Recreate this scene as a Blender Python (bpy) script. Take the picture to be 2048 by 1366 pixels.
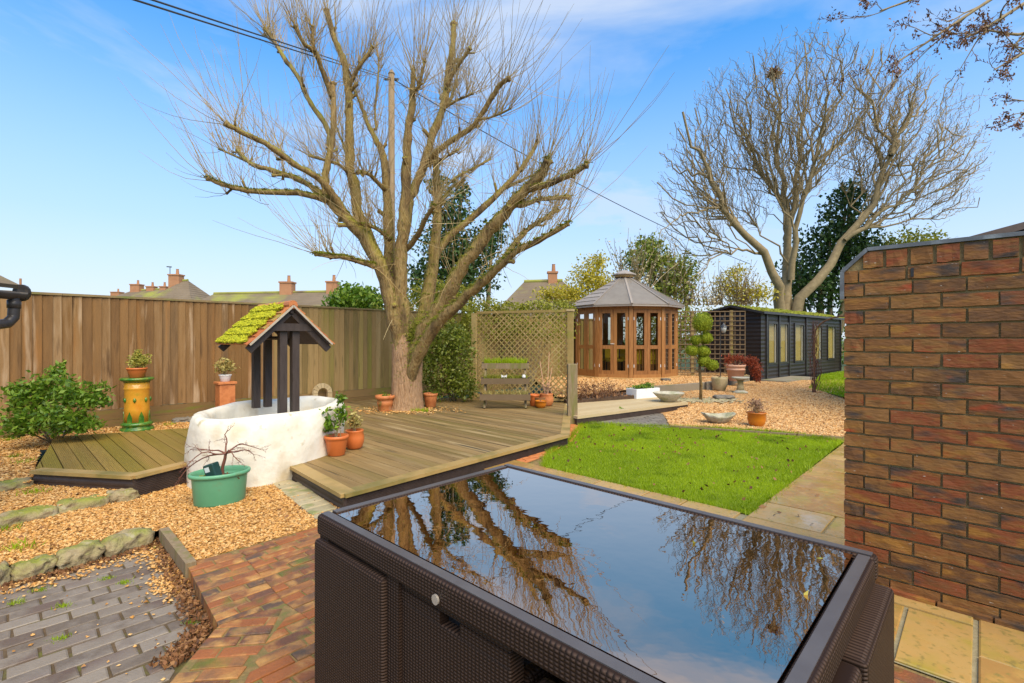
import bpy, bmesh, math, random
import numpy as np
from mathutils import Vector, Matrix
random.seed(7); rng = np.random.default_rng(7)
for o in list(bpy.data.objects): bpy.data.objects.remove(o)
S = bpy.context.scene
C = S.collection
R = math.radians
# ------------------------------------------------------------ camera, light
F, CX, HY, CH = 985.0, 1024.0, 678.0, 1.35      # focal length and horizon in photo pixels, eye height
cam = bpy.data.cameras.new('camera'); camo = bpy.data.objects.new('camera', cam); C.objects.link(camo)
camo.location = (0, 0, CH); camo.rotation_euler = (R(90), 0, 0)
cam.sensor_width = 36; cam.lens = 36*F/2048; cam.shift_y = -5/2048; cam.clip_start = .05; cam.clip_end = 2000
S.camera = camo
SUN_EL, SUN_AZ = 50, 152                        # sun behind the camera, to the right
w = bpy.data.worlds.new('World'); S.world = w; w.use_nodes = True
nt = w.node_tree; nt.nodes.clear()
def wn(t): return nt.nodes.new(t)
sky = wn('ShaderNodeTexSky'); sky.sky_type = 'NISHITA'; sky.sun_disc = False
sky.sun_elevation = R(SUN_EL); sky.sun_rotation = R(SUN_AZ); sky.altitude = 0; sky.air_density = 1.0; sky.dust_density = .3; sky.ozone_density = 2.2
hs = wn('ShaderNodeHueSaturation'); hs.inputs['Saturation'].default_value = 1.75; hs.inputs['Value'].default_value = 1.75; hs.inputs['Hue'].default_value = .498
tc = wn('ShaderNodeTexCoord'); mp = wn('ShaderNodeMapping'); mp.inputs['Scale'].default_value = (1.0, 1.0, 3.2); mp.inputs['Rotation'].default_value = (0, .2, .6)
no = wn('ShaderNodeTexNoise'); no.inputs['Scale'].default_value = 1.7; no.inputs['Detail'].default_value = 7; no.inputs['Roughness'].default_value = .55; no.inputs['Distortion'].default_value = .4
cr = wn('ShaderNodeValToRGB'); cr.color_ramp.elements[0].position = .38; cr.color_ramp.elements[0].color = (.0, .0, .0, 1); cr.color_ramp.elements[1].position = .66; cr.color_ramp.elements[1].color = (.80, .80, .80, 1)
mx = wn('ShaderNodeMix'); mx.data_type = 'RGBA'; mx.inputs['B'].default_value = (4.15, 4.65, 5.5, 1)
bg = wn('ShaderNodeBackground'); bg.inputs['Strength'].default_value = .073; wo = wn('ShaderNodeOutputWorld')
L = nt.links.new
L(sky.outputs[0], hs.inputs['Color']); L(tc.outputs['Generated'], mp.inputs[0]); L(mp.outputs[0], no.inputs['Vector'])
L(no.outputs['Fac'], cr.inputs[0]); 
sz = wn('ShaderNodeSeparateXYZ'); L(tc.outputs['Generated'], sz.inputs[0]); hz = wn('ShaderNodeMapRange'); hz.interpolation_type = 'SMOOTHSTEP'     # pale haze towards the horizon, all the way round
for k_, v_ in (('From Min', .0), ('From Max', .66), ('To Min', .95), ('To Max', .0)): hz.inputs[k_].default_value = v_
L(sz.outputs['Z'], hz.inputs['Value']); mxx = wn('ShaderNodeMath'); mxx.operation = 'MAXIMUM'; L(hz.outputs[0], mxx.inputs[0]); L(cr.outputs[0], mxx.inputs[1]); L(mxx.outputs[0], mx.inputs['Factor']); L(hs.outputs[0], mx.inputs['A']); L(mx.outputs['Result'], bg.inputs[0]); L(bg.outputs[0], wo.inputs[0])
sl = bpy.data.lights.new('sun', 'SUN'); sl.energy = 2.3; sl.angle = R(55); sl.color = (1.0, .86, .62)
so = bpy.data.objects.new('sun', sl); C.objects.link(so)
sd = Vector((math.sin(R(SUN_AZ))*math.cos(R(SUN_EL)), math.cos(R(SUN_AZ))*math.cos(R(SUN_EL)), math.sin(R(SUN_EL))))
so.rotation_euler = sd.to_track_quat('Z', 'Y').to_euler(); so.location = (0, -5, 12)
vs = S.view_settings; vs.view_transform = 'Standard'; vs.look = 'None'; vs.gamma = 1; vs.exposure = 1.3; vs.use_curve_mapping = False
S.render.engine = 'CYCLES'

# ------------------------------------------------------------ helpers
E1 = np.array([.6896, .7242]); E2 = np.array([-.7242, .6896]); W = -E2      # garden axes: away-right, away-left, near-right
def G(x, y, z=0.):                      # photo pixel that lies on height z -> ground point
    Z = F*(CH-z)/(y-HY); return np.array([(x-CX)/F*Z, Z])
def P(x, y, Z):                         # photo pixel at a known distance
    return np.array([(x-CX)/F*Z, Z, CH+(HY-y)/F*Z])
def v3(p, z): return np.array([p[0], p[1], z])

MATS = {}
def mat(name, cols, src='noise', scale=6, detail=6, mixn=.5, rough=.8, bump=0., bscale=60, stretch=(1, 1, 1), rot=(0, 0, 0),
        over=None, spec=.4, metallic=0, coat=0, trans=0, rough2=None, wave=None, pos=True, ior=1.45, bdist=.01):
    """procedural material. cols: colour stops; src: noise / island / object randomness; over: list of (colour, scale, lo, hi, up) patches"""
    m = bpy.data.materials.new(name); m.use_nodes = True; n = m.node_tree; N = n.nodes; K = n.links.new
    b = N['Principled BSDF']
    geo = N.new('ShaderNodeNewGeometry')
    if pos: vec = geo.outputs['Position']
    else:
        t = N.new('ShaderNodeTexCoord'); vec = t.outputs['Object']
    mpn = N.new('ShaderNodeMapping'); mpn.vector_type = 'TEXTURE' if False else 'POINT'
    r0 = N.new('ShaderNodeVectorRotate'); r0.rotation_type = 'EULER_XYZ'; r0.inputs['Rotation'].default_value = rot
    K(vec, r0.inputs['Vector']); K(r0.outputs[0], mpn.inputs['Vector']); mpn.inputs['Scale'].default_value = stretch
    if src == 'object':
        oi = N.new('ShaderNodeObjectInfo'); ad = N.new('ShaderNodeVectorMath'); ad.operation = 'SCALE'; ad.inputs[0].default_value = (37, 53, 71)
        K(oi.outputs['Random'], ad.inputs['Scale']); a2 = N.new('ShaderNodeVectorMath'); K(mpn.outputs[0], a2.inputs[0]); K(ad.outputs[0], a2.inputs[1]); vv = a2.outputs[0]
        rnd = oi.outputs['Random']
    else:
        vv = mpn.outputs[0]; rnd = geo.outputs['Random Per Island']
    tex = N.new('ShaderNodeTexNoise'); tex.inputs['Scale'].default_value = scale; tex.inputs['Detail'].default_value = detail; tex.inputs['Roughness'].default_value = .6
    K(vv, tex.inputs['Vector'])
    if src == 'noise': fac = tex.outputs['Fac']; lo, hi = .3, .7
    else:
        mm = N.new('ShaderNodeMix'); mm.data_type = 'FLOAT'; mm.inputs['Factor'].default_value = mixn; K(rnd, mm.inputs['A']); K(tex.outputs['Fac'], mm.inputs['B']); fac = mm.outputs[0]; lo, hi = .04+.26*mixn, .96-.26*mixn
    ramp = N.new('ShaderNodeValToRGB'); e = ramp.color_ramp.elements
    k = len(cols)
    while len(e) < k: e.new(.5)
    for i, c in enumerate(cols):
        e[i].position = lo+(hi-lo)*i/max(1, k-1); e[i].color = (*c, 1)
    K(fac, ramp.inputs[0]); col = ramp.outputs[0]
    for (oc, osc, olo, ohi, up) in (over or []):
        t2 = N.new('ShaderNodeTexNoise'); t2.inputs['Scale'].default_value = osc; t2.inputs['Detail'].default_value = 5; K(vv, t2.inputs['Vector'])
        mr = N.new('ShaderNodeMapRange'); mr.inputs['From Min'].default_value = olo; mr.inputs['From Max'].default_value = ohi; K(t2.outputs['Fac'], mr.inputs['Value']); f2 = mr.outputs[0]
        if up:
            sx = N.new('ShaderNodeSeparateXYZ'); K(geo.outputs['Normal'], sx.inputs[0])
            m2 = N.new('ShaderNodeMapRange'); m2.inputs['From Min'].default_value = -.1; m2.inputs['From Max'].default_value = .8; K(sx.outputs['Z'], m2.inputs['Value'])
            mu = N.new('ShaderNodeMath'); mu.operation = 'MULTIPLY'; K(f2, mu.inputs[0]); K(m2.outputs[0], mu.inputs[1]); f2 = mu.outputs[0]
        mi = N.new('ShaderNodeMix'); mi.data_type = 'RGBA'; K(f2, mi.inputs['Factor']); K(col, mi.inputs['A']); mi.inputs['B'].default_value = (*oc, 1); col = mi.outputs['Result']
    K(col, b.inputs['Base Color'])
    b.inputs['Roughness'].default_value = rough; b.inputs['Specular IOR Level'].default_value = spec; b.inputs['Metallic'].default_value = metallic; b.inputs['Coat Weight'].default_value = coat; b.inputs['IOR'].default_value = ior
    if rough2 is not None:
        mr = N.new('ShaderNodeMapRange'); mr.inputs['From Min'].default_value = .35; mr.inputs['From Max'].default_value = .65; mr.inputs['To Min'].default_value = rough; mr.inputs['To Max'].default_value = rough2
        t3 = N.new('ShaderNodeTexNoise'); t3.inputs['Scale'].default_value = 1.7; t3.inputs['Detail'].default_value = 4; K(vv, t3.inputs['Vector']); K(t3.outputs['Fac'], mr.inputs['Value']); K(mr.outputs[0], b.inputs['Roughness'])
    nrm = None
    if wave:                                          # (axis direction, pitch in metres, strength)
        dx, pitch, st = wave
        dt = N.new('ShaderNodeVectorMath'); dt.operation = 'DOT_PRODUCT'; K(vec, dt.inputs[0]); dt.inputs[1].default_value = dx
        ml = N.new('ShaderNodeMath'); ml.operation = 'MULTIPLY'; ml.inputs[1].default_value = 2*math.pi/pitch; K(dt.outputs['Value'], ml.inputs[0])
        sn = N.new('ShaderNodeMath'); sn.operation = 'SINE'; K(ml.outputs[0], sn.inputs[0])
        bw = N.new('ShaderNodeBump'); bw.inputs['Strength'].default_value = st; bw.inputs['Distance'].default_value = pitch*.25; K(sn.outputs[0], bw.inputs['Height']); nrm = bw.outputs[0]
    if bump:
        t4 = N.new('ShaderNodeTexNoise'); t4.inputs['Scale'].default_value = bscale; t4.inputs['Detail'].default_value = 5; K(vv, t4.inputs['Vector'])
        bp = N.new('ShaderNodeBump'); bp.inputs['Strength'].default_value = bump; bp.inputs['Distance'].default_value = bdist; K(t4.outputs['Fac'], bp.inputs['Height'])
        if nrm: K(nrm, bp.inputs['Normal'])
        nrm = bp.outputs[0]
    if nrm: K(nrm, b.inputs['Normal'])
    if trans:
        tr = N.new('ShaderNodeBsdfTranslucent'); K(col, tr.inputs['Color']); ms = N.new('ShaderNodeMixShader'); ms.inputs[0].default_value = trans
        K(b.outputs[0], ms.inputs[1]); K(tr.outputs[0], ms.inputs[2]); K(ms.outputs[0], N['Material Output'].inputs['Surface'])
    MATS[name] = m; return m

def mkmesh(name, V, faces, smooth=False):
    me = bpy.data.meshes.new(name); V = np.asarray(V, dtype=np.float64).reshape(-1, 3)
    me.vertices.add(len(V)); me.vertices.foreach_set('co', V.ravel())
    loops = np.concatenate([np.asarray(f, dtype=np.int32).ravel() for f in faces]); cnt = np.concatenate([np.full(len(f), f.shape[1], dtype=np.int32) for f in faces])
    me.loops.add(len(loops)); me.loops.foreach_set('vertex_index', loops)
    me.polygons.add(len(cnt)); st = np.zeros(len(cnt), dtype=np.int32); st[1:] = np.cumsum(cnt)[:-1]
    me.polygons.foreach_set('loop_start', st); me.polygons.foreach_set('loop_total', cnt)
    me.polygons.foreach_set('use_smooth', np.full(len(cnt), bool(smooth)))
    me.update(calc_edges=True); return me

def obj(name, me, m, parent=None):
    o = bpy.data.objects.new(name, me); C.objects.link(o)
    if m is not None and not me.materials: me.materials.append(MATS[m] if isinstance(m, str) else m)
    if parent is not None: o.parent = parent
    return o

class MB:
    def __init__(s): s.V = []; s.F = []; s.n = 0
    def add(s, V, F):
        V = np.asarray(V, float).reshape(-1, 3)
        if isinstance(F, np.ndarray): s.F.append(F+s.n)
        else:
            by = {}
            for f in F: by.setdefault(len(f), []).append(f)
            for k, l in by.items(): s.F.append(np.array(l, dtype=np.int64)+s.n)
        s.V.append(V); s.n += len(V); return s
    def box(s, c, ax, ay, az):           # centre and three half-axis vectors
        c, ax, ay, az = [np.asarray(q, float) for q in (c, ax, ay, az)]
        V = [c+a*ax+b*ay+d*az for a in (-1, 1) for b in (-1, 1) for d in (-1, 1)]
        return s.add(V, [(0, 1, 3, 2), (4, 6, 7, 5), (0, 4, 5, 1), (2, 3, 7, 6), (0, 2, 6, 4), (1, 5, 7, 3)])
    def bar(s, p, q, wd, th, up=(0, 0, 1)):  # rectangular bar from p to q
        p, q = np.asarray(p, float), np.asarray(q, float); d = q-p; l = np.linalg.norm(d); d = d/l
        u = np.asarray(up, float); sd = np.cross(d, u)
        if np.linalg.norm(sd) < 1e-4: sd = np.cross(d, (1, 0, 0))
        sd /= np.linalg.norm(sd); u = np.cross(sd, d)
        return s.box((p+q)/2, d*l/2, sd*wd/2, u*th/2)
    def prism(s, poly, z0, z1, ch=0.):
        p = np.asarray(poly, float); n = len(p)
        if np.sum(p[:, 0]*np.roll(p[:, 1], -1)-np.roll(p[:, 0], -1)*p[:, 1]) < 0: p = p[::-1]
        rings = [(p, z0)]
        if ch:
            c = p.mean(0); d = p-c; ln = np.linalg.norm(d, axis=1, keepdims=True); q = c+d*(1-np.minimum(ch/np.maximum(ln, 1e-6)*1.3, .3))
            rings += [(p, z1-ch*.6), (q, z1)]
        else: rings += [(p, z1)]
        V = np.concatenate([np.c_[r, np.full(n, z)] for r, z in rings]); F_ = []
        for k in range(len(rings)-1):
            for i in range(n):
                j = (i+1) % n; F_.append((k*n+i, k*n+j, (k+1)*n+j, (k+1)*n+i))
        t = (len(rings)-1)*n; F_.append(tuple(range(t, t+n))); F_.append(tuple(range(n))[::-1])
        return s.add(V, F_)
    def sheet(s, poly, z):
        p = np.asarray(poly, float)
        if np.sum(p[:, 0]*np.roll(p[:, 1], -1)-np.roll(p[:, 0], -1)*p[:, 1]) < 0: p = p[::-1]
        zz = np.full(len(p), z) if np.isscalar(z) else np.array([z(a) for a in p])
        return s.add(np.c_[p, zz], [tuple(range(len(p)))])
    def tube(s, path, rad, k=8, cap=True, wob=0.):
        p = np.asarray(path, float); n = len(p); r = np.broadcast_to(np.asarray(rad, float), (n,)).copy()
        t = np.gradient(p, axis=0); t /= np.linalg.norm(t, axis=1, keepdims=True)+1e-9
        ref = np.array([0, 0, 1.]) if abs(t[0][2]) < .9 else np.array([1., 0, 0])
        a = np.cross(t[0], ref); a /= np.linalg.norm(a); V = []
        ang = np.arange(k)*2*math.pi/k
        for i in range(n):
            a = a-t[i]*np.dot(a, t[i]); a /= np.linalg.norm(a)+1e-9; b = np.cross(t[i], a)
            rr = r[i]*(1+wob*rng.normal(size=k)) if wob else np.full(k, r[i])
            V.append(p[i]+np.outer(np.cos(ang)*rr, a)+np.outer(np.sin(ang)*rr, b))
        F_ = [(i*k+j, i*k+(j+1) % k, (i+1)*k+(j+1) % k, (i+1)*k+j) for i in range(n-1) for j in range(k)]
        if cap: F_ += [tuple(range(k))[::-1], tuple(range((n-1)*k, n*k))]
        return s.add(np.concatenate(V), F_)
    def lathe(s, prof, k=28, c=(0, 0, 0), sx=1., sy=1., rot=0.):
        c = np.asarray(c, float); ang = np.arange(k)*2*math.pi/k; V = []
        for (r, z) in prof:
            x, y = r*np.cos(ang)*sx, r*np.sin(ang)*sy
            V.append(np.c_[c[0]+x*math.cos(rot)-y*math.sin(rot), c[1]+x*math.sin(rot)+y*math.cos(rot), np.full(k, c[2]+z)])
        n = len(prof)
        F_ = [(i*k+j, i*k+(j+1) % k, (i+1)*k+(j+1) % k, (i+1)*k+j) for i in range(n-1) for j in range(k)]
        if prof[0][0] > 1e-4: F_.append(tuple(range(k))[::-1])
        if prof[-1][0] > 1e-4: F_.append(tuple(range((n-1)*k, n*k)))
        return s.add(np.concatenate(V), F_)
    def twigs(s, paths, rad, k=3):       # many thin tubes at once: paths (n,m,3), rad (n,m)
        p = np.asarray(paths, float); n, m, _ = p.shape
        t = np.gradient(p, axis=1); t /= np.linalg.norm(t, axis=2, keepdims=True)+1e-9
        ref = np.array([.31, .72, .12]); a = np.cross(t, ref); a /= np.linalg.norm(a, axis=2, keepdims=True)+1e-9; b = np.cross(t, a)
        ang = np.arange(k)*2*math.pi/k
        V = p[:, :, None, :]+rad[:, :, None, None]*(np.cos(ang)[None, None, :, None]*a[:, :, None, :]+np.sin(ang)[None, None, :, None]*b[:, :, None, :])
        idx = np.arange(n*m*k).reshape(n, m, k); j2 = np.roll(np.arange(k), -1)
        q = np.stack([idx[:, :-1, :], idx[:, :-1, j2], idx[:, 1:, j2], idx[:, 1:, :]], axis=-1).reshape(-1, 4)
        return s.add(V.reshape(-1, 3), q)
    def leaves(s, c, size, asp=.5, up=.0, droop=None):   # diamond leaves at the points c
        c = np.asarray(c, float); n = len(c); sz = size*(.6+.8*rng.random(n))[:, None]
        d = rng.normal(size=(n, 3))
        if up: d[:, 2] += up
        if droop is not None: d[:, 2] -= droop
        d /= np.linalg.norm(d, axis=1, keepdims=True)
        q = rng.normal(size=(n, 3)); sd_ = np.cross(d, q); sd_ /= np.linalg.norm(sd_, axis=1, keepdims=True)+1e-9
        V = np.stack([c-d*sz*.5, c+sd_*sz*asp*.5-d*sz*.05, c+d*sz*.5, c-sd_*sz*asp*.5-d*sz*.05], axis=1).reshape(-1, 3)
        return s.add(V, np.arange(4*n).reshape(n, 4))
    def blades(s, c, h, wd, lean=.4):    # upright grass blades (triangles)
        c = np.asarray(c, float); n = len(c); a = rng.random(n)*2*math.pi; hh = h*(.5+rng.random(n)); b = rng.random(n)*2*math.pi
        ln = lean*rng.random(n)*hh
        side = np.c_[np.cos(a), np.sin(a), np.zeros(n)]*wd*.5
        tip = c+np.c_[np.cos(b)*ln, np.sin(b)*ln, hh]
        V = np.stack([c-side, c+side, tip], axis=1).reshape(-1, 3)
        return s.add(V, np.arange(3*n).reshape(n, 3))
    def stones(s, c, size, flat=.6):     # rough little 8-faced pebbles
        c = np.asarray(c, float); n = len(c)
        base = np.array([[1, 0, 0], [-1, 0, 0], [0, 1, 0], [0, -1, 0], [0, 0, 1], [0, 0, -1]], float)
        sz = size*(.6+.8*rng.random((n, 1, 1)))*(1+.35*rng.normal(size=(n, 6, 1)).clip(-1.5, 1.5))
        a = rng.random(n)*2*math.pi; ca, sa = np.cos(a), np.sin(a)
        B = base[None]*sz*np.array([1.25, .85, flat])+rng.normal(size=(n, 6, 3))*size*.16
        X = B[:, :, 0]*ca[:, None]-B[:, :, 1]*sa[:, None]; Y = B[:, :, 0]*sa[:, None]+B[:, :, 1]*ca[:, None]
        V = np.stack([X, Y, B[:, :, 2]], axis=2)+c[:, None, :]
        f = np.array([[0, 2, 4], [2, 1, 4], [1, 3, 4], [3, 0, 4], [2, 0, 5], [1, 2, 5], [3, 1, 5], [0, 3, 5]])
        return s.add(V.reshape(-1, 3), (f[None]+6*np.arange(n)[:, None, None]).reshape(-1, 3))
    def mesh(s, name, off=(0, 0, 0), smooth=False):
        return mkmesh(name, np.concatenate(s.V)-np.asarray(off, float), s.F, smooth)
    def build(s, name, m, parent=None, smooth=False):    # coordinates are world; parents are unrotated empties
        off = parent['_o'] if (parent is not None and '_o' in parent) else (0, 0, 0)
        o = obj(name, s.mesh(name, off, smooth), m, parent); o['_o'] = tuple(float(q) for q in off); return o

def tag(o, label, cat, group=None):
    o['label'] = label; o['category'] = cat
    if group: o['group'] = group
    return o
def thing(name, label, cat, loc, group=None):
    o = bpy.data.objects.new(name, None); C.objects.link(o); o.location = tuple(float(q) for q in loc); o['_o'] = tuple(float(q) for q in loc); o.empty_display_size = .1
    return tag(o, label, cat, group)
def struct(o): o['kind'] = 'structure'; return o
def stuff(o): o['kind'] = 'stuff'; return o
def sub(o, parent):                                  # o was built in the frame of parent's root
    o.parent = parent; return o

def inpoly(pts, poly):
    pts = np.asarray(pts); poly = np.asarray(poly); x, y = pts[:, 0], pts[:, 1]; r = np.zeros(len(pts), bool); n = len(poly)
    for i in range(n):
        (x1, y1), (x2, y2) = poly[i], poly[(i+1) % n]
        c = ((y1 > y) != (y2 > y)) & (x < (x2-x1)*(y-y1)/(y2-y1+1e-12)+x1); r ^= c
    return r
def scatter(poly, dens, limit=None):
    p = np.asarray(poly); lo, hi = p.min(0), p.max(0); n = int(dens*np.prod(hi-lo)); q = lo+rng.random((n, 2))*(hi-lo); q = q[inpoly(q, p)]
    return q if limit is None else q[:limit]
def clip(poly, conv):                                # Sutherland-Hodgman, conv convex
    c = np.asarray(conv, float)
    if np.sum(c[:, 0]*np.roll(c[:, 1], -1)-np.roll(c[:, 0], -1)*c[:, 1]) < 0: c = c[::-1]
    out = [np.asarray(q, float) for q in poly]
    for i in range(len(c)):
        a, b = c[i], c[(i+1) % len(c)]; inp = out; out = []
        if not inp: break
        sd_ = lambda q: (b[0]-a[0])*(q[1]-a[1])-(b[1]-a[1])*(q[0]-a[0])
        for j in range(len(inp)):
            q, p2 = inp[j], inp[j-1]; sq, sp = sd_(q), sd_(p2)
            if sq >= 0:
                if sp < 0: out.append(p2+(q-p2)*(sp/(sp-sq)))
                out.append(q)
            elif sp >= 0: out.append(p2+(q-p2)*(sp/(sp-sq)))
    return out
def area(p):
    p = np.asarray(p); return abs(np.sum(p[:, 0]*np.roll(p[:, 1], -1)-np.roll(p[:, 0], -1)*p[:, 1]))/2
def lay(name, m, parent, poly, d, Lb, Wb, gap, z, th, jz=.002, ch=.005, stag=.5, jit=.0, org=None, vary=0., minA=.15, maxn=300, joined=False):
    """lay pieces (bricks, slabs, boards) in rows along d inside a convex outline, each its own object"""
    d = np.asarray(d, float); d /= np.linalg.norm(d); n = np.array([-d[1], d[0]]); poly = np.asarray(poly)
    o = poly.mean(0) if org is None else np.asarray(org)
    u = (poly-o)@d; v = (poly-o)@n; r0, r1 = math.floor(v.min()/Wb)-1, math.ceil(v.max()/Wb)+1; k = 0; J = MB()
    for r in range(r0, r1):
        x = u.min()-Lb*2+(r % 2)*stag*Lb+random.uniform(-.5, .5)*jit*Lb
        while x < u.max():
            l = Lb*(1+random.uniform(-vary, vary)); jj = (lambda: random.uniform(-1, 1)*gap*.25)
            q = [o+d*(x+a*(l-gap)+jj())+n*(r*Wb+b*(Wb-gap)+jj()) for a, b in ((0, 0), (1, 0), (1, 1), (0, 1))]; x += l
            c = clip(q, poly)
            if len(c) < 3 or area(c) < minA*Lb*Wb or k >= maxn: continue
            if joined: J.prism(c, z-th, z+random.uniform(-jz, jz), ch); continue
            MB().prism(c, z-th, z+random.uniform(-jz, jz), ch).build(name, m, parent); k += 1
    if joined: stuff(J.build(name+'s', m, parent))
def offset(poly, ds):                                 # move each edge i (from vertex i to i+1) inwards by ds[i]
    p = np.asarray(poly, float); n = len(p); c = p.mean(0); L_ = []
    for i in range(n):
        a, b = p[i], p[(i+1) % n]; d = (b-a)/np.linalg.norm(b-a); q = np.array([-d[1], d[0]]); q = q if np.dot(q, c-a) > 0 else -q; L_.append((a+q*ds[i], d))
    out = []
    for i in range(n):
        (a, d), (b, e) = L_[i-1], L_[i]; t = np.linalg.solve(np.array([d, -e]).T, b-a); out.append(a+d*t[0])
    return np.array(out)
def inset(poly, d):
    p = np.asarray(poly, float); c = p.mean(0); v = p-c; return c+v*(1-d/np.linalg.norm(v, axis=1, keepdims=True))
# ------------------------------------------------------------ materials
eg = math.atan2(E2[1], E2[0])        # deck boards and grain run along E2
mat('soil', [(.05, .03, .018), (.10, .06, .035)], scale=20, bump=.6, rough=.95)
mat('ground', [(.06, .09, .025), (.10, .12, .04)], scale=3, rough=.95)
mat('gravel', [(.20, .085, .018), (.46, .22, .045), (.58, .30, .075), (.66, .43, .17), (.36, .15, .03)], src='island', mixn=.25, scale=3, rough=.55, spec=.5)
mat('gravelbed', [(.22, .10, .02), (.50, .26, .065)], scale=90, detail=3, rough=.85, bump=1., bscale=90)
mat('gravel2', [(.30, .13, .035), (.54, .28, .085), (.62, .36, .13), (.66, .44, .21), (.42, .20, .055)], src='island', mixn=.2, scale=3, rough=.6)
mat('gravelbed2', [(.36, .17, .05), (.58, .33, .12)], scale=45, detail=4, rough=.85, bump=1., bscale=50)
mat('redbrick', [(.23, .075, .024), (.32, .108, .032), (.13, .060, .034), (.36, .15, .045), (.09, .062, .043), (.28, .09, .028)], src='object', mixn=.42, scale=7, rough=.42, rough2=.75, bump=.5, bscale=70,
    over=[((.46, .24, .07), 9, .52, .72, 0), ((.10, .13, .015), 4, .60, .72, 1)])
mat('redmortar', [(.34, .20, .075), (.20, .14, .05), (.13, .15, .03)], scale=14, rough=.9, bump=.7)
mat('greybrick', [(.19, .152, .112), (.25, .205, .155), (.135, .102, .072), (.28, .235, .185)], src='object', mixn=.45, scale=12, rough=.42, rough2=.7, bump=.35, bscale=90,
    over=[((.10, .055, .04), 3, .55, .75, 0)])
mat('greymortar', [(.14, .09, .045), (.09, .06, .03), (.13, .13, .025)], scale=9, rough=.95, bump=.6)
mat('flag', [(.42, .25, .075), (.48, .31, .11), (.34, .175, .05), (.47, .32, .13)], src='object', mixn=.35, scale=3, rough=.06, rough2=.5, bump=.12, bscale=14, spec=.6,
    over=[((.36, .27, .05), 5, .5, .72, 0), ((.46, .27, .08), 16, .5, .7, 0), ((.27, .20, .06), 34, .56, .68, 0)])
mat('flagjoint', [(.24, .20, .11), (.32, .28, .17)], scale=30, rough=.9, bump=.4)
mat('sett', [(.33, .27, .15), (.42, .35, .21), (.27, .23, .13)], src='object', scale=12, rough=.75, bump=.8, bscale=35, over=[((.22, .23, .08), 7, .5, .7, 1)])
mat('rock', [(.22, .16, .08), (.33, .26, .14), (.14, .10, .055)], scale=11, rough=.8, bump=1., bdist=.025, bscale=22, over=[((.22, .23, .035), 5, .42, .6, 1), ((.36, .31, .20), 14, .60, .72, 0)])
mat('slate', [(.13, .11, .085), (.21, .185, .145)], src='object', scale=14, rough=.6, bump=.6, bscale=30)
mat('deck', [(.27, .165, .056), (.35, .225, .085), (.215, .135, .045), (.40, .27, .115)], src='object', mixn=.6, scale=6, rough=.5, rough2=.8, bump=.35, bscale=40, rot=(0, 0, -eg), stretch=(.12, 1.6, 1),
    wave=((E1[0], E1[1], 0), .0145, .8), over=[((.16, .12, .022), 1.1, .48, .70, 0), ((.44, .31, .14), 5, .56, .72, 0), ((.09, .065, .03), 8, .60, .7, 0)])
mat('deckgreen', [(.27, .165, .03), (.36, .225, .05), (.21, .135, .022)], src='object', mixn=.6, scale=6, rough=.55, rough2=.85, bump=.35, bscale=40, rot=(0, 0, -eg), stretch=(.12, 1.6, 1),
    wave=((E1[0], E1[1], 0), .0145, .85), over=[((.24, .175, .018), 1.6, .42, .66, 0)])
mat('decknose', [(.43, .285, .105), (.33, .215, .07)], src='object', mixn=.6, scale=9, rough=.5, bump=.3, bscale=50, over=[((.17, .14, .035), 2.3, .48, .7, 0)])
mat('fascia', [(.040, .026, .020), (.060, .041, .033)], scale=12, rough=.5, bump=.2)
mat('fenceboard', [(.14, .070, .022), (.23, .118, .037), (.11, .060, .023), (.28, .16, .062), (.17, .083, .021), (.32, .20, .095)], src='object', mixn=.28, scale=3.2, rough=.75, bump=.35, bscale=30, stretch=(6, 6, .55),
    over=[((.42, .29, .17), 1.5, .58, .72, 0), ((.10, .05, .016), 2.6, .60, .72, 0), ((.28, .12, .025), .8, .58, .72, 0)])
mat('fencerail', [(.27, .19, .09), (.18, .125, .055)], scale=7, rough=.8, bump=.3, stretch=(1, 1, 4), over=[((.15, .17, .04), 3, .5, .7, 0)])
mat('gravelboard', [(.24, .15, .055), (.17, .10, .035)], src='object', scale=7, rough=.8, bump=.3, stretch=(1, 1, 5), over=[((.15, .15, .02), 2, .52, .70, 0)])
mat('algaeboard', [(.22, .14, .048), (.32, .21, .082), (.17, .115, .038), (.36, .25, .11)], src='object', mixn=.28, scale=3.2, rough=.78, bump=.35, bscale=30, stretch=(6, 6, .55),
    over=[((.23, .25, .02), .3, .50, .78, 0), ((.12, .09, .03), 2.6, .60, .72, 0)])
mat('trellis', [(.42, .29, .10), (.30, .21, .07), (.48, .35, .14)], src='object', scale=9, rough=.8, bump=.2, over=[((.24, .23, .04), 3, .55, .72, 0)])
mat('oldpost', [(.21, .145, .075), (.29, .215, .125)], scale=10, rough=.8, bump=.6, bscale=30, stretch=(4, 4, .6), over=[((.17, .16, .04), 3, .5, .7, 0)])
mat('standwood', [(.10, .065, .034), (.17, .115, .06)], src='object', scale=8, rough=.8, bump=.3)
mat('darktrellis', [(.12, .075, .04), (.20, .135, .07), (.09, .06, .035)], src='object', scale=9, rough=.8)
mat('sleeper', [(.22, .18, .12), (.32, .27, .19)], src='object', scale=8, rough=.85, bump=.5, bscale=25, over=[((.15, .17, .05), 3, .5, .7, 1)])
mat('sandboard', [(.42, .31, .16), (.52, .41, .23)], src='object', mixn=.6, scale=9, rough=.7, bump=.3)
mat('terracotta', [(.48, .155, .045), (.56, .20, .065), (.40, .12, .035)], scale=9, rough=.55, bump=.15, over=[((.46, .30, .18), 5, .62, .76, 0), ((.20, .14, .03), 7, .66, .76, 0)])
mat('terraplain', [(.52, .13, .03), (.60, .165, .04)], scale=5, rough=.4)
mat('palepot', [(.62, .33, .20), (.70, .42, .28)], scale=9, rough=.7, bump=.15)
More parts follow.
